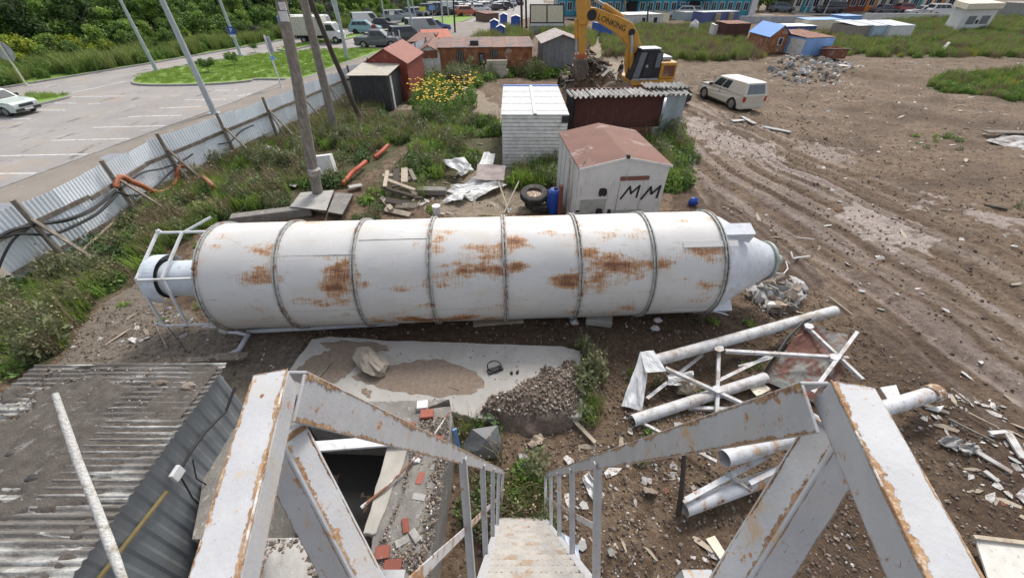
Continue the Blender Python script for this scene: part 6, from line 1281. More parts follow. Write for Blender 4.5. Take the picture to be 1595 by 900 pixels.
post('utility_pole', 'grey pole before the teal building right of the boom', (974, 30), (973, 0), .25, .2, m_pole, 1.4, cat='pole')
post('utility_pole', 'dark forked pole in front of the white windowed hut', (1007, 45), (1010, 10), .16, .12, m_poled, 1.0, cat='pole')
for i, x in enumerate((768, 744, 785, 800, 1283, 1252)): post('far_lamp_post', 'thin distant lamp post in the far car park' if x < 900 else 'thin distant lamp post near the yellow building', (x, 14+(i % 2)*3 if x < 900 else 22), (x-(1 if x < 900 else -8), 0 if x < 900 else 6), .13, .1, m_metalp, 1.3)[0]['group'] = 'thin distant lamp posts' if x < 900 else 'thin lamp posts by the yellow building'
# parking sign
c = PY(360, 48, L3[1].y-.3); s_ = PY(365, 48, L3[1].y-.3).x-c.x
MB().box(-s_, s_, -.03, .0, -s_, s_, T=lambda q: c+q).build('parking_sign', M('sign_blue', (.01, .09, .45), .5), L3[0]); MB().box(-s_*.9, s_*.9, -.03, .0, -s_*1.7, -s_*1.05, T=lambda q: c+q).build('sign_plate', m_white, L3[0])
text3d('P', s_*1.7, m_white, L3[0], c+Vector((0, -.035, 0)), (1, 0, 0), (0, 0, 1), 'letter')
# white road sign post on the left edge
sp_ = post('road_sign', 'yellow white post with the back of a large sign at the left edge', (42, 134), (0, 70), .07, .07, M('post_cream', (.62, .62, .45), .6), 1.05, cat='road sign'); c = PY(2, 78, sp_[1].y)
MB().blob(c+Vector((0, .1, -.1)), .75, 14, 0, (1, .04, 1)).build('sign_back', m_galv, sp_[0])
sp_ = post('road_sign', 'white sign post with a grey panel on the lawn edge', (439, 138), (412, 57), .06, .06, m_white, 1.02, cat='road sign'); c = PY(417, 70, sp_[1].y)
MB().prism([PY(410, 57, sp_[1].y+.1), PY(419, 57, sp_[1].y+.1), PY(428, 84, sp_[1].y+.1), PY(419, 84, sp_[1].y+.1)], (0, .03, 0)).build('sign_panel', m_galv, sp_[0]); MB().prism([PY(420, 88, sp_[1].y-.1), PY(427, 88, sp_[1].y-.1), PY(429, 94, sp_[1].y-.1), PY(422, 94, sp_[1].y-.1)], (0, .03, 0)).build('blue_plate', m_blue2, sp_[0])
for (b_, t_, q0, mt, lb) in (((661, 30), (658, 14), (653, 11, 663, 18), M('sign_yellow', (.6, .6, .1), .6), 'small yellow sign on the verge above the second lawn'), ((612, 40), (609, 18), (606, 18, 614, 24), m_white, 'small white sign behind the black sedan'), ((674, 26), (672, 8), (668, 9, 677, 16), m_blue2, 'small blue sign in the far row of cars')):
    sp_ = post('road_sign', lb, b_, t_, .06, .05, m_metalp, 1.0, cat='road sign'); y = sp_[1].y-.12; MB().prism([PY(q0[0], q0[1], y), PY(q0[2], q0[1], y), PY(q0[2], q0[3], y), PY(q0[0], q0[3], y)], (0, .03, 0)).build('sign_plate', mt, sp_[0])
for i, (b_, t_) in enumerate((((617, 72), (612, 51)), ((625, 70), (621, 48)))): post('steel_post', ['short white post in front of the dark grey pickup bonnet', 'short white post between the pickup and the black off-roader'][i], b_, t_, .09, .09, m_white, 1.0, cat='post')
# ================================================================ far huts and buildings
gable('blue_container', 'plain blue container seen under the excavator boom', (935, 60), (967, 58), 38, 2.5, 0, m_blue, m_blue, kind='mono', cat='container', ov=0)
r_, fr_, w_, h_ = gable('white_cabin', 'long white cabin with two dark windows behind the boom', (974, 44), (1030, 42), 24, 3.5, .1, m_white2, m_white, kind='mono', cat='cabin')
for a in (.42, .75): MB().box(w_*a, w_*(a+.09), -.05, -.01, h_*.35, h_*.75, T=fr_).build('window', m_dark, r_)
gable('dark_door_cabin', 'cream cabin end with a tall dark door', (1028, 42), (1040, 41), 20, 3, 0, m_cream, m_dark, kind='mono', cat='cabin', ov=0)
for i, (x0, x1, y0, y1) in enumerate(((764, 776, 55, 34), (774, 786, 61, 43), (779, 790, 42, 24), (796, 810, 45, 27))):
    r_, fr_, w_, h_ = gable('portable_toilet', ['blue portable toilet with white roof, left of the front pair', 'blue portable toilet with white roof, nearest of the four', 'blue portable toilet behind the nearest pair', 'wide blue portable toilet farthest right of the four'][i], (x0, y0), (x1, y0), y1, 1.5, .25, m_blueplast, m_white, kind='gable', cat='toilet', ov=.1)
    MB().box(w_*.18, w_*.82, -.04, -.01, .1, h_*.9, T=fr_).build('door', m_blue, r_)
gable('brown_container', 'brown container left of the blue toilets', (757, 36), (777, 35), 22, 5, .1, M('brown_cont', (.16, .10, .08), .8), m_roofbrown, kind='mono', cat='container')
r_, fr_, w_, h_ = gable('panel_store', 'grey store with two large cream panels in a dark frame', (826, 53), (880, 52), 38, 1.2, 0, m_grey, m_grey, kind='mono', cat='store', ov=0, boards=8)
y_ = fr_(0, 0, 0).y-.05
for (a, b_) in ((827, 851), (853, 877)): MB().prism([PY(a, 9, y_), PY(b_, 9, y_), PY(b_, 35, y_), PY(a, 35, y_)], (0, .06, 0)).build('cream_panel', m_cream, r_)
MB().prism([PY(825, 7, y_+.08), PY(879, 7, y_+.08), PY(879, 37, y_+.08), PY(825, 37, y_+.08)], (0, .08, 0)).build('panel_frame', m_plas, r_)
MB().prism([PY(826, 37, y_), PY(878, 37, y_), PY(878, 41, y_), PY(826, 41, y_)], (0, .06, 0)).build('white_strip', m_white, r_)
gable('pale_blue_container', 'pale blue container in front of the teal building', (1066, 33), (1091, 32), 20, 4, 0, M('pale_blue', (.40, .50, .52), .7), m_white2, kind='mono', cat='container', ov=0)
r_, fr_, w_, h_ = gable('indigo_container', 'long indigo blue container carrying white crates on its wall', (1092, 37), (1148, 35), 20, 3, 0, M('indigo', (.10, .13, .30), .7), m_galv, kind='mono', cat='container', ov=0)
for a in (.32, .68): MB().box(w_*a, w_*(a+.12), -.5, -.05, h_*.25, h_*.9, T=fr_).build('crate', m_woodl, r_)
single('white_sack', MB().blob(Gg(1078, 52), 1.0, 8, .2, (.8, .6, 1.8)), m_white2, 'upright pale sack among the weeds below the pale blue container', 'sack')
for i in range(6): gable('panel_fence', 'low grey precast panel beside the far containers', (1150+i*17, 37-i*.2), (1166+i*17, 37-i*.2), 26, .25, 0, m_galv, m_galv, kind='mono', cat='fence panel', ov=0)[0]['group'] = 'grey precast panels by the far containers'
gable('orange_cabinet', 'small orange cabinet before the grey precast panels', (1213, 35), (1220, 35), 26, .8, 0, m_orange, m_orange, kind='mono', cat='cabinet', ov=0)
gable('brown_box_container', 'dark brown rusty container left of the blue roofed hut', (1126, 65), (1162, 64), 38, 3, .1, M('dark_brown', (.085, .035, .03), .85, stains=[((.16, .07, .05), 3, .55, .7, None)]), m_rusty, kind='mono', cat='container', ov=0)
gable('white_wreck', 'torn white sheet box leaning on the brown container', (1108, 62), (1122, 62), 40, 1.5, .1, m_white2, m_white2, kind='mono', cat='box', ov=0)
v_ = G(1161, 74)-G(1191, 84)
r_, fr_, w_, h_ = gable('blue_roof_hut', 'rusty plank hut with a bright blue gable roof', (1191, 84), (1222, 82), 57, v_.length, 1.0, m_rustor, m_roofblue, kind='gable', vdir=v_, boards=6, ov=.15)
MB().box(w_*.45, w_*.68, -.06, -.01, h_*.45, h_*.9, T=fr_).build('window', m_white, r_); MB().box(w_*.49, w_*.64, -.08, -.055, h_*.5, h_*.86, T=fr_).build('pane', m_glass, r_)
r_, fr_, w_, h_ = gable('blue_hut', 'sky blue sheet hut with a brown roof beside the blue roofed one', (1247, 88), (1290, 86), 60, 5, .25, m_blue2, m_rusty, kind='mono', boards=3, ov=.0, vdir=(-.25, 1, 0))
MB().box(-.04, -.01, .1, 2.2, 0, h_*.9, T=fr_).build('side_door', m_white2, r_)
gable('wrecked_shed', 'small collapsed rusty shed with a white board right of the blue hut', (1293, 92), (1316, 92), 76, 2, -.3, m_rusty, m_white2, kind='mono', cat='shed', boards=3)
gable('cream_container', 'long cream container behind the blue hut', (1254, 47), (1309, 46), 32, 3, .1, m_cream, m_blue2, kind='mono', cat='container', ov=0, boards=2)
gable('sky_blue_container', 'sky blue container at the right end of the cream one', (1309, 41), (1338, 40), 26, 3, .05, M('sky_blue', (.16, .34, .72), .6), m_blue2, kind='mono', cat='container', ov=0)
gable('indigo_roof_shed', 'low dark blue wall with white roof behind the blue hut', (1222, 50), (1270, 49), 42, 3, .1, M('deep_blue', (.03, .07, .28), .6), m_white, kind='mono', cat='shed', ov=0)
for (x0, x1, mt, lb) in ((1326, 1352, M('tan_board', (.30, .26, .23), .85), 'tan grey cabin left of the pale blue and white ones'), (1353, 1377, M('palest_blue', (.42, .53, .66), .7), 'pale blue cabin between the tan one and the white one'), (1378, 1414, m_white, 'plain white cabin wall at the right end of the three')):
    gable('cabin', lb, (x0, 64), (x1, 63), 41, 4, .3, mt, m_galv, kind='mono', cat='cabin', ov=.05)
v_ = G(1467, 47)-G(1484, 53)
r_, fr_, w_, h_ = gable('white_site_cabin', 'white cabin with a cream roof slab and boarded windows on the grassy rise', (1484, 53), (1533, 51), 15, max(4, v_.length), .1, m_white, m_cream, kind='mono', cat='cabin', ov=.45, vdir=v_, roofth=.7)
for (a, b_) in ((.20, .45), (.62, .88)): MB().box(w_*a, w_*b_, -.06, -.01, h_*.38, h_*.72, T=fr_).build('window', m_glassl, r_)
MB().box(w_*.49, w_*.57, -.06, -.01, h_*.4, h_*.55, T=fr_).build('window', m_dark, r_)
gable('grey_container', 'grey container cut by the right photo edge', (1583, 32), (1640, 31), 6, 5, 0, m_grey, m_grey, kind='mono', cat='container', ov=0)
single('blue_canopy', MB().box(0, 40, 0, 6, 7.0, 8.2, T=lambda q: G(1490, 20)+q).box(0, .4, 0, .4, 0, 7, T=lambda q: G(1490, 20)+q).box(39.6, 40, 0, .4, 0, 7, T=lambda q: G(1490, 20)+q), m_blue, 'long blue canopy behind the white cabin at the top right', 'canopy')['kind'] = 'stuff'
single('white_wall', MB().beam(G(1346, 27, .6), G(1480, 27, .6), .3, 1.2), m_white2, 'low white wall in front of the far cars', 'wall')
def building(name, label, px0, px1, py0, hgt, dep, segs, rows, storeys=3):
    a, b_ = G(px0, py0), G(px1, py0); f = FR(a, b_-a); wd = (b_-a).length; root = thing(name, label, 'building', f(wd/2, dep/2, 0))
    MB().box(.1, wd-.1, .15, dep, 0, hgt, T=f).build('core', m_grey, root); MB().box(-.3, wd+.3, -.3, dep+.3, hgt, hgt+.4, T=f).build('roof', m_galv, root)
    n = len(segs); 
    for i, (lo, up, proud) in enumerate(segs):
        x0, x1 = wd*i/n, wd*(i+1)/n-.05; MB().box(x0, x1, -proud, .15, 0, 3.0, T=f).build('lower_wall_panel', lo, root); MB().box(x0, x1, -proud*.8, .15, 3.0, hgt, T=f).build('upper_wall_panel', up, root)
        for st_ in range(storeys):
            for k in range(rows):
                xc = x0+(x1-x0)*(k+.5)/rows; w2 = min(.65, (x1-x0)/rows*.32); z0 = 1.0+st_*3; y_ = -proud-.02
                o = MB().box(xc-w2, xc+w2, y_-.05, y_, z0, z0+1.5, T=f).build('window', m_white, root); MB().box(xc-w2+.1, xc-.04, y_-.07, y_-.051, z0+.1, z0+1.4, T=f).build('pane', m_glass, o); MB().box(xc+.04, xc+w2-.1, y_-.07, y_-.051, z0+.1, z0+1.4, T=f).build('pane', m_glass, o)
    return root, f, wd
m_teal = M('teal_wall', (.05, .30, .40), .8, rnd=.04); m_teal2 = M('teal_wall_dark', (.04, .24, .33), .8); m_lav = M('lavender', (.34, .38, .55), .8); m_yw = M('yellow_wall', (.75, .46, .06), .8); m_or = M('orange_wall', (.66, .22, .04), .8); m_cr = M('cream_wall', (.66, .60, .48), .8)
r_, f_, wd_ = building('teal_building', 'long teal apartment building with white framed windows at the top of the photo', 868, 1163, 26, 10, 12, [(m_teal, m_teal2, 0), (m_teal, m_teal, .3), (m_teal2, m_teal, 0), (m_teal, m_lav, .5), (m_teal, m_teal, 0), (m_teal2, m_teal, .3), (m_teal, m_teal, 0), (m_teal, m_teal2, .1)], 3, 3)
for a in (.10, .36, .68): MB().box(wd_*a, wd_*a+2, -.75, -.55, 0, 2.6, T=f_).build('door', m_dark, r_); MB().box(wd_*a-1.5, wd_*a+5, -1.6, -.3, 3.0, 3.25, T=f_).build('entrance_canopy', m_lav, r_)
MB().box(wd_-.04, wd_+1.2, -.6, 12, 0, 10.2, T=f_).build('white_end_wall', m_white, r_)
building('yellow_building', 'yellow and teal panelled apartment building left of the orange portal', 1232, 1312, 19, 14, 12, [(m_cr, m_teal, 0), (m_teal, m_yw, .4), (m_white, m_yw, 0), (m_cr, m_cr, .4), (m_teal, m_or, 0), (m_white, m_cr, .3)], 1, 4)
building('orange_building', 'orange and brown fronted apartment building between cream ones', 1313, 1390, 18, 14, 12, [(M('brick_dark', (.22, .07, .05), .8), m_or, .6), (MATS['brick_dark'], m_or, .2), (m_or, m_teal, 0), (m_cr, m_cr, .4), (m_cr, m_cr, 0)], 1, 4)
building('cream_building', 'cream, teal and yellow apartment building left of the white cabin', 1392, 1480, 19, 14, 12, [(m_cr, m_cr, .3), (m_teal, m_teal, 0), (m_cr, m_yw, .4), (m_or, m_yw, 0), (m_cr, m_yw, .3)], 1, 4)
structure('far_street', MB().poly(G(1180, 24, .004), G(1640, 25, .004), Vector((170, 112, .004)), Vector((60, 112, .004))), m_asph)
structure('far_yard', MB().poly(G(860, 30, .006), G(1165, 29, .006), G(1165, 26.5, .006), G(860, 26.5, .006)), m_asph)
# ================================================================ plants
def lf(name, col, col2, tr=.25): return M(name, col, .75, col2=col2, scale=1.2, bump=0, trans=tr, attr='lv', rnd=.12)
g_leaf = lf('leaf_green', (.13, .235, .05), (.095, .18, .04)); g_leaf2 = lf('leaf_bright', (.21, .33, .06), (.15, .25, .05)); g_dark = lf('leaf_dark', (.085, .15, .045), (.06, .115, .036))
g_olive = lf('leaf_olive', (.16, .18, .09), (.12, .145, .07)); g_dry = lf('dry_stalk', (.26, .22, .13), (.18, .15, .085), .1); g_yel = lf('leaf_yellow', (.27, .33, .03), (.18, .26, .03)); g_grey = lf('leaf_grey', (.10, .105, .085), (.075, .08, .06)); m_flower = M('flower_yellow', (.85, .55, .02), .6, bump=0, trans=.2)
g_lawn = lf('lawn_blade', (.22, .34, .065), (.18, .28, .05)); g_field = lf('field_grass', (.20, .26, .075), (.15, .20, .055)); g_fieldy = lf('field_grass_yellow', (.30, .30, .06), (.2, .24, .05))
def g_leaves(n, rad, H, size, rs, asp=1.6, shape='dome', clumps=0):
    if clumps:
        cc = rs.uniform(-1, 1, (clumps, 3)); cc[:, 2] = rs.uniform(.15, 1, clumps); cc[:, :2] *= rad*.72*np.sqrt(1-(.9*np.abs(cc[:, 2:3]-.45)*1.3)**2).clip(.25, 1); cc[:, 2] *= H*.92
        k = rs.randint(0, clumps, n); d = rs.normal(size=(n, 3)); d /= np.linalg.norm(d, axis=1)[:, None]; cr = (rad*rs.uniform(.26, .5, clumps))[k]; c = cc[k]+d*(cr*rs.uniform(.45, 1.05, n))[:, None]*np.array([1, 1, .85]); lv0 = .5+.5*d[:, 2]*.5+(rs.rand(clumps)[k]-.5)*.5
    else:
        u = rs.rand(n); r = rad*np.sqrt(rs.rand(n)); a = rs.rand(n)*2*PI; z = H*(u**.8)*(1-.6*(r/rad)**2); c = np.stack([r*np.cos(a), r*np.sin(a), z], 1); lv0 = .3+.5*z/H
    nrm = rs.normal(size=(n, 3))+np.array([0, 0, .7]); nrm /= np.linalg.norm(nrm, axis=1)[:, None]; t = rs.normal(size=(n, 3)); t -= nrm*(t*nrm).sum(1)[:, None]; t /= np.linalg.norm(t, axis=1)[:, None]; b = np.cross(nrm, t)
    s = size*rs.uniform(.6, 1.3, n)[:, None]; V = np.stack([c-t*s*asp/2, c-b*s/2, c+t*s*asp/2, c+b*s/2], 1).reshape(-1, 3); V[:, 2] = np.maximum(V[:, 2], .0)
    lv = np.repeat(np.clip(lv0+rs.uniform(-.25, .25, n), 0, 1), 4); return V, np.arange(n*4).reshape(-1, 4), lv
def g_blades(n, rad, H, w_, rs, bend=.5):
    a = rs.rand(n)*2*PI; r = rad*np.sqrt(rs.rand(n)); c = np.stack([r*np.cos(a), r*np.sin(a), 0*a], 1); h = H*rs.uniform(.5, 1.1, n); d = rs.rand(n)*2*PI; dv = np.stack([np.cos(d), np.sin(d), 0*d], 1); bn = (bend*rs.uniform(.2, 1, n)*h)[:, None]; sd_ = np.stack([-np.sin(d), np.cos(d), 0*d], 1)*w_*rs.uniform(.6, 1.3, n)[:, None]
    z1 = np.stack([0*h, 0*h, h*.55], 1); z2 = np.stack([0*h, 0*h, h], 1); p0, p1, p2 = c, c+z1+dv*bn*.3, c+z2*[1, 1, .95]+dv*bn
    V = np.stack([p0-sd_/2, p0+sd_/2, p1+sd_*.45, p1-sd_*.45, p2+sd_*.06, p2-sd_*.06], 1).reshape(-1, 3); i = np.arange(n)*6; F = np.concatenate([np.stack([i, i+1, i+2, i+3], 1), np.stack([i+3, i+2, i+4, i+5], 1)]); lv = np.repeat(rs.rand(n), 6)*.6+.2+np.tile([0, 0, .15, .15, .2, .2], n); return V, F, lv
def merge(*p):
    V, F, L = [], [], []; o = 0
    for v, f, l in p: V.append(v); F.append(f+o); L.append(l); o += len(v)
    return np.vstack(V), np.vstack(F), np.concatenate(L)
def clump(name, geo, mat): V, F, L = geo; return from_np(name, V, F, mat, dict(lv=L))
rs_ = np.random.RandomState(4)
weeds = [clump('weed_leafy', merge(g_leaves(110, .32, .42, .07, rs_), g_blades(14, .2, .45, .012, rs_)), g_leaf), clump('weed_leafy_bright', g_leaves(120, .30, .36, .075, rs_), g_leaf2), clump('weed_dark', g_leaves(120, .34, .5, .065, rs_), g_dark),
         clump('weed_grass', g_blades(60, .22, .55, .016, rs_), g_leaf2), clump('weed_olive', merge(g_leaves(140, .28, .85, .05, rs_, 2.5), g_blades(14, .12, .95, .014, rs_, .25)), g_olive), clump('weed_dry', merge(g_blades(30, .2, .8, .012, rs_, .5), g_leaves(30, .2, .8, .035, rs_)), g_dry)]
tall = [clump('field_clump', g_blades(80, .45, 1.15, .035, rs_, .45), g_field), clump('field_clump_green', merge(g_blades(50, .4, 1.0, .035, rs_, .5), g_leaves(90, .45, .8, .11, rs_, 2)), g_leaf), clump('field_clump_yellow', g_blades(80, .45, .95, .035, rs_, .5), g_fieldy), clump('field_clump_dry', g_blades(60, .4, 1.1, .03, rs_, .5), g_dry)]
lawnc = [clump('lawn_tuft', g_blades(40, .25, .14, .018, rs_, .6), g_lawn), clump('lawn_tuft_long', g_blades(30, .25, .28, .018, rs_, .6), g_leaf2)]
for o in weeds+tall+lawnc: pass
EXC = [[(522, 303), (545, 272), (575, 245), (605, 226), (650, 222), (640, 262), (600, 290), (570, 312)], [(585, 285), (655, 280), (662, 345), (590, 345)], [(445, 292), (560, 292), (555, 345), (440, 345)], [(685, 262), (800, 252), (800, 335), (680, 335)], [(806, 296), (880, 296), (880, 340), (806, 340)], [(360, 330), (500, 325), (500, 360), (350, 365)], [(484, 236), (530, 236), (530, 285), (484, 285)], [(595, 168), (740, 150), (745, 168), (640, 190), (600, 192)]]
def put(name, kinds, probs, polys, dens, smin, smax, seed, label, cat, z=None, wfn=None):
    rs = np.random.RandomState(seed); pts = []
    for pl in polys:
        w_ = np.array([G(*q)[:2] for q in pl]); A = abs(sum(w_[i-1][0]*w_[i][1]-w_[i][0]*w_[i-1][1] for i in range(len(w_))))/2; pts.append(sample(pl, int(A*dens), seed=seed, wfn=wfn))
    p = np.vstack(pts); 
    qx, qy = proj(p[:, 0], p[:, 1], 0*p[:, 0]); m = p[:, 0] > fence_x(p[:, 1])+.1 if z is None else np.ones(len(p), bool)
    for ex_ in EXC: m &= ~inpoly(qx, qy, ex_)
    p = p[m]; zz = ground_h(p[:, 0], p[:, 1])-.03 if z is None else np.full(len(p), z)
    n = len(p); sc = rs.uniform(smin, smax, n)*(.7+.6*fbm(p[:, 0]*.6, p[:, 1]*.6, seed)); rot = np.stack([rs.uniform(-.15, .15, n), rs.uniform(-.15, .15, n), rs.rand(n)*6.28], 1)
    pb = np.array(probs, float); 
    nz = fbm(p[:, 0]*.45, p[:, 1]*.45, seed+3); cum = np.cumsum(pb/pb.sum()); idx = np.searchsorted(cum, np.clip((nz-.5)*1.6+.5+rs.uniform(-.35, .35, n), 0, .999))
    return scatter(name, np.column_stack([p, zz]), sc, rot, idx, kinds, 'stuff', label, cat)
Z = dict(VEG)
def gapf(sc_, th): return lambda x, y: np.clip((fbm(x*sc_, y*sc_, 44)-th)*8, 0.05, 1)
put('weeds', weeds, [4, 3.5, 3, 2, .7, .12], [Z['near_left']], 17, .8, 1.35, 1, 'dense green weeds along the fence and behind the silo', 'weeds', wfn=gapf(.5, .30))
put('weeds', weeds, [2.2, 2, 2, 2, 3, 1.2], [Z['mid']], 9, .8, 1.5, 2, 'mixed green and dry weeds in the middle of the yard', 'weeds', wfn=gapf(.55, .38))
put('weeds', weeds, [1, 1, 2, 2, 3, 1.2], [Z['huts_front']], 6, 1.4, 2.3, 3, 'tall weeds in front of the rusty barrack and grey shed', 'weeds', wfn=gapf(.4, .36))
put('weeds', weeds, [2, 1, 2, 2, 3, .6], [Z['hut_right'], [(788, 240), (872, 235), (872, 290), (820, 295), (785, 285), (770, 270)], [(960, 205), (1000, 200), (1010, 225), (1015, 240), (985, 225)]], 14, 1.1, 1.9, 4, 'bushy weeds beside the white hut and container', 'weeds')
put('weeds', weeds, [3, 4, 1, 2, 0, .3], [Z['under_stair'], [(905, 545), (935, 552), (938, 590), (908, 600)], [(895, 610), (935, 615), (930, 660), (900, 650)], [(520, 326), (640, 330), (650, 345), (530, 345)]], 26, .6, 1.05, 5, 'fresh green weeds growing below the staircase foot', 'weeds', wfn=gapf(1.2, .36))
put('weeds', weeds, [1, 2, 1, 2, 1.5, 1.2], [[(90, 480), (260, 380), (330, 350), (350, 480), (240, 520), (150, 500)], [(600, 330), (870, 300), (870, 335), (620, 345)], [(820, 500), (870, 500), (860, 512), (830, 512)], [(1000, 180), (1090, 240), (1080, 320), (1030, 310)], [(1550, 300), (1595, 300), (1595, 330)], [(1400, 205), (1500, 215), (1520, 245), (1440, 240)], [(1040, 500), (1200, 500), (1100, 900), (940, 900), (960, 600)]], 1.1, .35, .75, 6, 'sparse low weeds dotted over the bare ground', 'weeds', wfn=gapf(.8, .45))
put('field_grass', tall, [3, 4, 1, .6], [Z['field']], 4.2, .5, .95, 7, 'tall green grass field behind the excavator', 'grass')
put('field_grass', tall, [3, 2.2, 3, .8], [Z['right_field']], 2.8, .5, 1.0, 8, 'tall yellowish grass round the white site cabin', 'grass')
put('field_grass', tall, [2, 1, 5, .6], [Z['right_patch']], 6, .35, .7, 9, 'yellow green grass patch at the right edge', 'grass')
put('field_grass', tall, [3, 2, 1, 2], [Z['corridor'], [(835, 55), (900, 50), (930, 60), (905, 95), (880, 70)], [(690, 60), (760, 40), (750, 70), (700, 92)], [(1225, 60), (1330, 55), (1330, 72), (1300, 75), (1290, 60)]], 2.2, .7, 1.3, 10, 'rough grass between the far sheds and containers', 'grass')
put('lawn_tufts', lawnc, [4, 1], [ISL[:], [(432, 77), (500, 64), (560, 54), (520, 65), (450, 78)], [(-60, 178), (50, 149), (108, 150), (60, 162), (-60, 195)]], 9, .8, 1.2, 11, 'short mown grass on the lawn islands', 'grass', z=.12)
put('verge_tufts', lawnc+[tall[0], tall[1]], [3, 3, .8, .8], [[(-60, 146), (0, 137), (235, 98), (400, 69), (560, 41), (640, 26), (640, 20), (560, 34), (400, 60), (235, 84), (100, 100), (0, 108), (-60, 118)]], 3.0, .8, 1.4, 12, 'uncut verge grass beyond the far kerb', 'grass', z=.09)
# flowering plants
fl = thing('flowering_plant', 'tall plant with yellow flower heads in the clump beside the bare patch', 'flowering plant', (0, 0, 0), 0, 'tall yellow flowered plants in one clump')
V, F, L = merge(g_leaves(220, .38, 1.35, .10, rs_, 1.8), g_blades(14, .22, 1.5, .02, rs_, .15)); o = from_np('foliage', V, F, g_leaf, dict(lv=L), parent=fl); C.objects.link(o)
n = 15; a = rs_.rand(n)*6.28; r = .45*np.sqrt(rs_.rand(n)); c = np.stack([r*np.cos(a), r*np.sin(a), 1.3+.45*rs_.rand(n)], 1); k = np.arange(8)*PI/4
V = (c[:, None, :]+np.stack([.058*np.cos(k), .058*np.sin(k), np.where(np.arange(8) % 2, .02, -.01)], 1)[None]*rs_.uniform(.7, 1.25, n)[:, None, None]).reshape(-1, 3); o = from_np('flowers', V, np.arange(n*8).reshape(-1, 8), m_flower, parent=fl); C.objects.link(o); o['kind'] = 'stuff'
FS = [(652, 180), (668, 178), (676, 188), (688, 182), (697, 176), (704, 188), (716, 180), (724, 172), (734, 168), (655, 168), (668, 165), (684, 168), (702, 164), (718, 160), (735, 158), (664, 196), (690, 195)]
for i, q in enumerate(FS):
    o = fl if i == 0 else copy_tree(fl); p = Gg(*q); o.location = p; o.rotation_euler.z = i*1.9; s_ = .95+.25*random.random(); o.scale = (s_, s_, s_)
# ================================================================ trees
def crown_geo(rad, H, n, size, seed, clumps=16): rs = np.random.RandomState(seed); return g_leaves(n, rad, H, size, rs, 1.5, clumps=clumps)
def trunk_mb(H, r, seed):
    rr = random.Random(seed); p = [Vector((0, 0, -.2))]
    for k in range(1, 6): p.append(Vector((rr.uniform(-.12, .12)*k*.5, rr.uniform(-.12, .12)*k*.5, H*k/5)))
    mb = MB().tube(p, r, 7, r2=r*.25)
    for i in range(5):
        b_ = p[2+i % 3]; a = rr.uniform(0, 6.28); mb.tube([b_, b_+Vector((math.cos(a)*H*.2, math.sin(a)*H*.2, H*.18)), b_+Vector((math.cos(a)*H*.32, math.sin(a)*H*.32, H*.38))], r*.4, 5, r2=r*.1)
    return mb
TK = []
for i, (rad, H, n, sz, cl, mt, tr, lb) in enumerate([(1.7, 2.6, 2300, .15, 14, g_yel, .3, 'bright yellow green shrub at the edge of the roadside thicket'), (1.6, 2.4, 2300, .15, 14, g_leaf2, .3, 'fresh green shrub in the roadside thicket'), (1.7, 2.6, 2300, .15, 16, g_leaf, .3, 'mid green shrub in the roadside thicket'), (1.8, 2.2, 2300, .14, 18, g_grey, .2, 'greyish shrub in the roadside thicket'), (2.5, 6.2, 4200, .24, 26, g_leaf, 1.4, 'mid green tree behind the roadside shrubs'), (2.4, 6.8, 4200, .24, 26, g_dark, 1.4, 'dark green tree behind the roadside shrubs'), (2.4, 5.6, 4200, .22, 24, g_leaf2, 1.2, 'lighter green tree behind the roadside shrubs')]):
    V, F, L = crown_geo(rad, H, n, sz, 50+i, cl); me = from_np('crown', V+[0, 0, tr], F, mt, dict(lv=L)).data; tm = trunk_mb(H*.85+tr, .05+.02*H, i).mesh('trunk', m_pole); TK.append((me, tm, lb, 'shrub' if i < 4 else 'tree'))
def tree(i, p, s_, label=None, group=None, z=.08):
    me, tm, lb, cat = TK[i]; root = thing('roadside_shrub' if cat == 'shrub' else 'tree', label or lb, cat, (p[0], p[1], z), random.uniform(0, 6.28), group or ('shrubs of the roadside thicket' if cat == 'shrub' else 'trees behind the roadside shrubs')); root.scale = (s_, s_, s_*random.uniform(.85, 1.15))
    for nm, m_ in (('trunk', tm), ('crown', me)): o = bpy.data.objects.new(nm, m_); C.objects.link(o); o.parent = root
BL = [G(a, b_) for a, b_ in ((-160, 150), (0, 116), (100, 104), (235, 86), (400, 62), (560, 37), (640, 23), (690, 13))]+[Vector((-14., 165., 0))]
rt_ = random.Random(8)
def row(off, step, kinds, smin, smax, t0=0., t1=1.):
    L = sum((b_-a).length for a, b_ in zip(BL[:-1], BL[1:])); s = L*t0
    while s < L*t1:
        p, t = along(BL, s); q = p+Vector((-t.y, t.x, 0))*(off+rt_.uniform(-.8, .8)); f = s/L; k = kinds(f, rt_.random()); tree(k, (q.x, q.y), rt_.uniform(smin, smax)); s += step*rt_.uniform(.7, 1.3)
row(.8, 1.9, lambda f, r: (0 if f < .2 and r < .6 else (3 if r < (.35 if f < .35 else .55) else (1 if r < .65 else 2))), .5, .8)
row(3.2, 2.3, lambda f, r: (0 if (f < .12 and r < .5) else (3 if r < .4 and f > .3 else (2 if r < .6 else 1))), .8, 1.2)
row(6.5, 2.9, lambda f, r: (6 if r < .25 else (4 if r < .65 else 5)), .65, .95)
row(11.5, 3.4, lambda f, r: (6 if r < .15 else (4 if r < .5 else 5)), .9, 1.25)
row(17, 4.2, lambda f, r: (4 if r < .4 else 5), 1.2, 1.6)
for i, q in enumerate(((1172, 18), (1186, 19), (1200, 17), (1213, 18), (1228, 19), (1262, 19), (1240, 17))): p = G(*q); tree((2, 1, 6, 2, 4, 2, 6)[i], (p.x, p.y+2), 1.5 if i in (2, 4, 6) else 2., 'green tree or bush between the teal and the yellow building', 'green bushes between the far buildings')
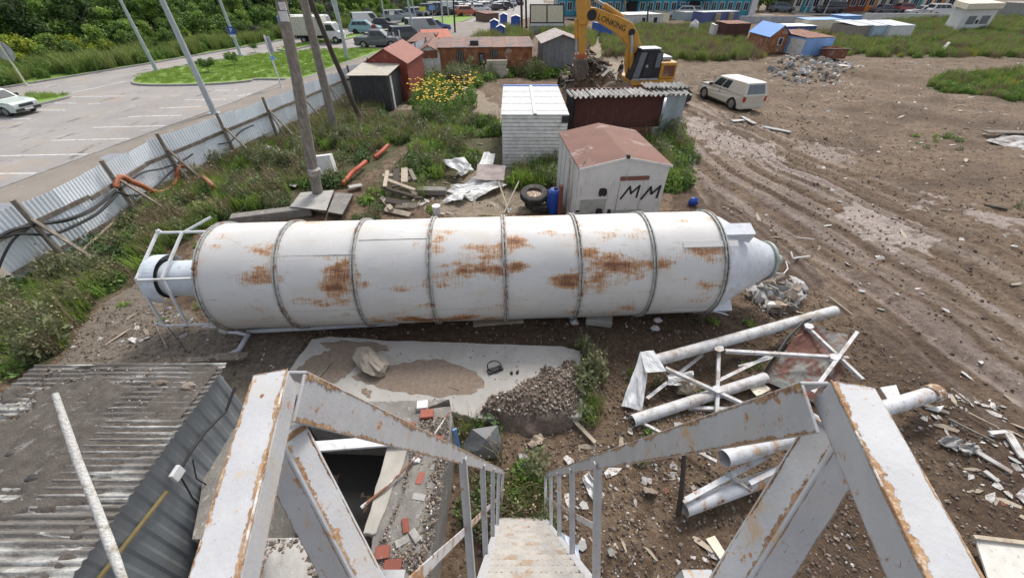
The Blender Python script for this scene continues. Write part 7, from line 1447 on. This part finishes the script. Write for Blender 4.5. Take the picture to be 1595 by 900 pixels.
for i, (q, s_, lb) in enumerate((((327, 115), .45, 'small dark sapling on the lawn island left of two others'), ((366, 104), .4, 'thin sapling on the lawn island beside the parking sign post'), ((398, 82), .3, 'sapling at the upper rim of the lawn island'))): p = G(*q); tree(2, (p.x, p.y), s_, lb, 'lawn saplings', .1)
# ================================================================ stones, rubble and scraps
def shard(seed, w_, l_, t_): rr = random.Random(seed); n = rr.randint(4, 7); return MB().prism([(w_*math.cos(2*PI*k/n)*rr.uniform(.5, 1.2), l_*math.sin(2*PI*k/n)*rr.uniform(.5, 1.2), 0) for k in range(n)], (0, 0, t_))
def proto(nm, mb, mt): return bpy.data.objects.new(nm, mb.mesh(nm, mt))
m_stoned = M('stone_dark', (.16, .13, .11), .95, rnd=.4); m_clod = M('mud_clod', (.13, .092, .066), .95, col2=(.17, .125, .095), rnd=.35, bump=.5)
stones = [proto('stone_kind', MB().blob((0, 0, 0), 1, 6, .3, (1, .8, .6), seed=i), mt) for i, mt in enumerate((m_stone, m_stoned, m_stone, m_stoned, m_clod, m_clod, m_stone, m_stonew))]
def spread(name, kinds, probs, poly_d, smin, smax, seed, label, cat, hfun=None, flat=False, power=3.):
    rs = np.random.RandomState(seed); pts = [sample(pl, n, seed=seed+i) for i, (pl, n) in enumerate(poly_d)]; p = np.vstack(pts); p = p[p[:, 0] > fence_x(p[:, 1])+.1]; z = (hfun or ground_h)(p[:, 0], p[:, 1]); n = len(p)
    s = smin+(smax-smin)*rs.rand(n)**power; rot = np.stack([rs.uniform(-.35, .35, n), rs.uniform(-.35, .35, n), rs.rand(n)*6.28], 1) if flat else rs.rand(n, 3)*6.28
    idx = rs.choice(len(kinds), n, p=np.array(probs)/sum(probs)); z = z+(s*.25 if not flat else .012)
    return scatter(name, np.column_stack([p, z]), s, rot, idx, kinds, 'stuff', label, cat)
spread('gravel', stones, [3, 3, 2, 2, 2, 2, 2, .7], [([(60, 590), (140, 470), (330, 480), (600, 520), (470, 590), (300, 600)], 2600), ([(440, 500), (1250, 480), (1300, 560), (1000, 700), (900, 560), (700, 530)], 3000), ([(880, 560), (1060, 600), (1400, 700), (1640, 900), (880, 960)], 9000), ([(700, 640), (900, 640), (900, 900), (700, 900)], 1500), ([(1120, 430), (1250, 430), (1330, 500), (1500, 640), (1640, 840), (1400, 760)], 3500)], .006, .045, 21, 'small stones and gravel over the near ground', 'gravel')
spread('mud_clods', stones, [1, 2, 1, 2, 6, 6, .5, .05], [([(1040, 230), (1120, 320), (1300, 440), (1640, 760), (1640, 300), (1400, 230), (1150, 150)], 5500), ([(1000, 90), (1640, 90), (1640, 300), (1200, 200), (1050, 150)], 3000), ([(600, 330), (880, 320), (870, 200), (700, 170)], 1500)], .008, .06, 22, 'lumps of churned mud beside the wheel tracks', 'mud clods', power=4)
spread('pile_stones', stones, [4, 2, 3, 2, 1, 1, 3, 1], [([(730, 660), (745, 610), (800, 570), (870, 545), (915, 560), (915, 660)], 4500)], .008, .05, 23, 'stones covering the gravel heap', 'stones', hfun=lambda x, y: np.where(pile_h(x, y) > .015, pile_h(x, y), ground_h(x, y)))
zf = lambda zz: (lambda x, y: np.full(x.shape, zz))
def over(name, poly, n, smin, smax, z, seed, label): # gravel lying on something flat at height z
    rs = np.random.RandomState(seed); w_ = np.array([G(*q, z)[:2] for q in poly]); lo, hi = w_.min(0), w_.max(0); p = lo+(hi-lo)*rs.rand(n*3, 2); p = p[inpoly(p[:, 0], p[:, 1], [tuple(q) for q in w_])][:n]; n = len(p); s = smin+(smax-smin)*rs.rand(n)**4
    return scatter(name, np.column_stack([p, z+s*.3]), s, rs.rand(n, 3)*6.28, rs.choice(len(stones), n, p=np.array([3, 1, 3, 1, .5, .5, 3, 1.2])/13.2), stones, 'stuff', label, 'gravel')
over('wall_gravel', [(645, 660), (700, 645), (700, 700), (664, 915), (575, 915), (590, 850), (625, 770), (640, 700)], 5000, .006, .035, PZ+.05, 31, 'grey gravel covering the pit wall')
over('mortar_crumbs', [(412, 842), (480, 838), (500, 900), (440, 990), (400, 990)], 900, .006, .05, PZ+.07, 32, 'mortar crumbs on the near pit wall')
over('slab_grit', [(470, 560), (520, 528), (900, 545), (900, 590), (740, 640), (560, 610)], 900, .004, .022, sl_z+.002, 33, 'dark grit scattered on the pale slab')
over('roof_dirt', [(70, 572), (340, 575), (240, 690), (80, 740), (0, 700), (0, 640)], 1600, .006, .035, RZ+.03, 34, 'dirt crumbs on the slate roof')
m_scrap = M('scrap_white', (.52, .51, .50), .7, rnd=.35, bump=.2, stains=[((.25, .2, .16), 3, .45, .65, None)]); m_scrapg = M('scrap_grey', (.34, .34, .33), .8, rnd=.3); m_scrapb = M('scrap_blue', (.30, .40, .50), .6, rnd=.3)
scraps = [proto('scrap_kind', shard(i, 1, rr_, .12), mt) for i, (rr_, mt) in enumerate(((1, m_scrap), (2.2, m_scrap), (.6, m_scrap), (1.4, m_scrapg), (3.5, m_woodl), (5, m_woodl), (1., m_brick), (1.5, m_scrapb)))]
spread('litter', scraps, [4, 3, 3, 3, 2, 1.2, .5, .4], [([(1180, 120), (1220, 82), (1290, 84), (1350, 110), (1300, 135), (1230, 140)], 700), ([(1140, 170), (1300, 130), (1640, 130), (1640, 420), (1380, 260), (1200, 200)], 330), ([(1150, 440), (1240, 430), (1260, 480), (1190, 500)], 130), ([(1430, 660), (1480, 600), (1640, 660), (1640, 830), (1520, 770)], 120), ([(880, 690), (1060, 650), (1120, 860), (980, 920), (880, 920)], 80), ([(1100, 330), (1300, 430), (1640, 700), (1640, 400), (1300, 250)], 170), ([(640, 300), (800, 250), (860, 330), (620, 340)], 170), ([(1020, 115), (1180, 112), (1180, 135), (1050, 150)], 160), ([(1180, 95), (1640, 92), (1640, 170), (1250, 160)], 420), ([(1180, 150), (1640, 150), (1640, 320), (1400, 260)], 260), ([(90, 480), (300, 450), (340, 520), (120, 560)], 60), ([(440, 150), (780, 130), (760, 250), (480, 320)], 120)], .015, .11, 24, 'white and wooden scraps littering the dirt', 'litter', flat=True, power=2.2)
spread('rubble_blocks', [stones[7], stones[0], scraps[0], scraps[1], scraps[3]], [3, 2, 3, 3, 2], [([(1195, 112), (1225, 88), (1285, 90), (1330, 112), (1290, 132), (1230, 134)], 420), ([(1160, 462), (1200, 440), (1255, 445), (1250, 478), (1200, 492)], 110)], .05, .32, 25, 'whitish rubble blocks and torn sheets in a heap', 'rubble', power=1.6)
# single boards, strips and sheets one can point at
for i, (a, b_, w_, z0, z1, mt, nm, lb) in enumerate([
 ((852, 617), (926, 693), .09, .15, .1, m_woodl, 'plank', 'long pale splintered plank right of the gravel heap'), ((916, 600), (936, 580), .07, .05, .1, m_woodl, 'stick', 'short pale stick beside the green tuft at the slab corner'), ((500, 602), (523, 577), .05, .3, .3, m_wood, 'stick', 'short dark edged stick on the left part of the slab'),
 ((1532, 320), (1568, 327), .16, .05, .05, m_poled, 'plank', 'dark plank in the mud near the right edge'), ((1530, 212), (1640, 214), .5, .25, .25, m_wood, 'board', 'wide grey board at the right edge of the mud field'), ((1435, 632), (1475, 646), .12, .06, .06, m_wood, 'plank', 'grey brown plank right of the open pipe flange'), ((1475, 655), (1545, 690), .05, .06, .06, m_wood, 'lath', 'long thin lath lying right of the staircase rail'), ((1505, 645), (1550, 668), .03, .06, .06, m_woodl, 'lath', 'thin pale lath above the white strips'),
 ((1508, 700), (1572, 738), .12, .06, .06, m_scrap, 'plastic_strip', 'long white strip slanting to the right'), ((1562, 675), (1588, 718), .15, .1, .1, m_scrap, 'plastic_strip', 'wide white strip at the right edge, tilted steeply'), ((1535, 678), (1562, 676), .09, .1, .1, m_scrap, 'plastic_strip', 'short white strip joined to the tilted one'), ((1530, 735), (1552, 752), .1, .05, .05, m_scrap, 'plastic_strip', 'small white strip below the long slanting one'),
 ((1468, 618), (1502, 630), .05, .3, .1, m_woodl, 'lath', 'pale lath leaning at the open pipe flange'), ((1290, 465), (1325, 492), .03, .06, .06, m_woodl, 'stick', 'thin pale stick beyond the end of the long pipe'), ((1140, 190), (1165, 188), .3, .05, .05, m_scrap, 'board', 'white board lying on the track below the white pickup'), ((1155, 184), (1175, 195), .25, .08, .08, m_scrap, 'board', 'white slab in the mud behind the pickup'), ((1190, 200), (1230, 208), .35, .08, .08, m_scrapg, 'sheet', 'pale crumpled sheet right of the white slab in the mud'), ((1054, 285), (1078, 286), .09, .06, .06, m_woodl, 'stick', 'pale stick right of the white hut'),
 ((1340, 168), (1395, 173), .25, .06, .06, m_scrap, 'strip', 'white strip in the dirt left of the grass patch'), ((1460, 88), (1470, 80), .3, .3, .9, m_scrap, 'board', 'white board standing in the grass edge below the site cabin'), ((240, 498), (262, 545), .04, .05, .05, m_wood, 'stick', 'dark stick in gravel left of the silo railing'), ((130, 410), (190, 365), .12, .3, .5, m_woodl, 'plank', 'brown plank leaning in the weeds near the fence'), ((556, 212), (600, 205), .06, .3, .3, m_wood, 'stick', 'grey stick in the weeds behind the poles'), ((1105, 838), (1132, 880), .18, .04, .05, m_cream, 'cardboard', 'pale cardboard strip on the gravel below the right rail')]):
    p_, q_ = Gg(*a, z0), Gg(*b_, z1); single(nm, MB().beam(p_, q_, w_, .035 if w_ < .2 else .05, w2=w_*random.uniform(.6, 1.1)), mt, lb, nm.split('_')[-1])
for i, (q4_, mt, amp, nm, lb) in enumerate((
 ([(1455, 690), (1488, 705), (1492, 692), (1470, 684)], m_scrap, .12, 'plastic_sheet', 'torn white sheet piece left of the long slanting strip'), ([(1488, 702), (1512, 712), (1515, 700), (1495, 695)], m_scrap, .12, 'plastic_sheet', 'white sheet piece touching the slanting strip'), ([(1578, 772), (1610, 800), (1610, 770), (1588, 760)], m_scrap, .08, 'foam_block', 'white foam piece at the right edge'), ([(1532, 222), (1600, 236), (1640, 228), (1560, 214)], m_scrap, .2, 'sheet', 'crumpled white sheet under the wide grey board'),
 ([(905, 745), (925, 785), (940, 778), (915, 740)], m_white2, .12, 'sheet', 'bent white sheet scrap between the right balusters'), ([(872, 830), (900, 850), (905, 910), (872, 905)], M('film_blue', (.48, .55, .66), .4), .1, 'plastic_film', 'bluish plastic film beside the stair stringer'), ([(808, 705), (822, 712), (820, 735), (810, 730)], m_scrap, .15, 'bag', 'small white bag in the green weeds by the stair foot'), ([(820, 690), (840, 676), (850, 690), (830, 705)], m_stone, .1, 'flat_stone', 'flat tan stone in the weeds right of the grey tarp'), ([(1000, 760), (1025, 765), (1020, 775), (1002, 772)], m_stone, .05, 'flat_stone', 'flat grey stone left of the wooden stake'), ([(1306, 655), (1330, 690), (1345, 680), (1320, 650)], m_conc, .1, 'slab', 'grey slab piece beside the right corner post'))):
    quadsheet(nm, [Gg(*q, .05+(.12 if k > 1 else 0)) for k, q in enumerate(q4_)], mt, None, lb, nm.split('_')[-1], amp=amp, seed=60+i)
bo = single('white_board', MB().prism([Gg(1500, 848, .25), Gg(1660, 868, .25), Gg(1700, 960, .25), Gg(1530, 950, .25)], (0, 0, .03)), M('board_white', (.66, .64, .58), .6, stains=[((.3, .28, .25), 12, .6, .68, None)]), 'large dirty white board at the lower right corner', 'board')
single('wooden_batten', MB().beam(Gg(1495, 846, .3), Gg(1662, 866, .3), .06, .05), m_woodl, 'pale batten along the upper edge of the white board', 'batten')
single('soil_clod_on_silo', MB().blob(G(905, 610, .1), .01, 6), m_stone, 'tiny stone at the slab edge', 'stone') if False else None
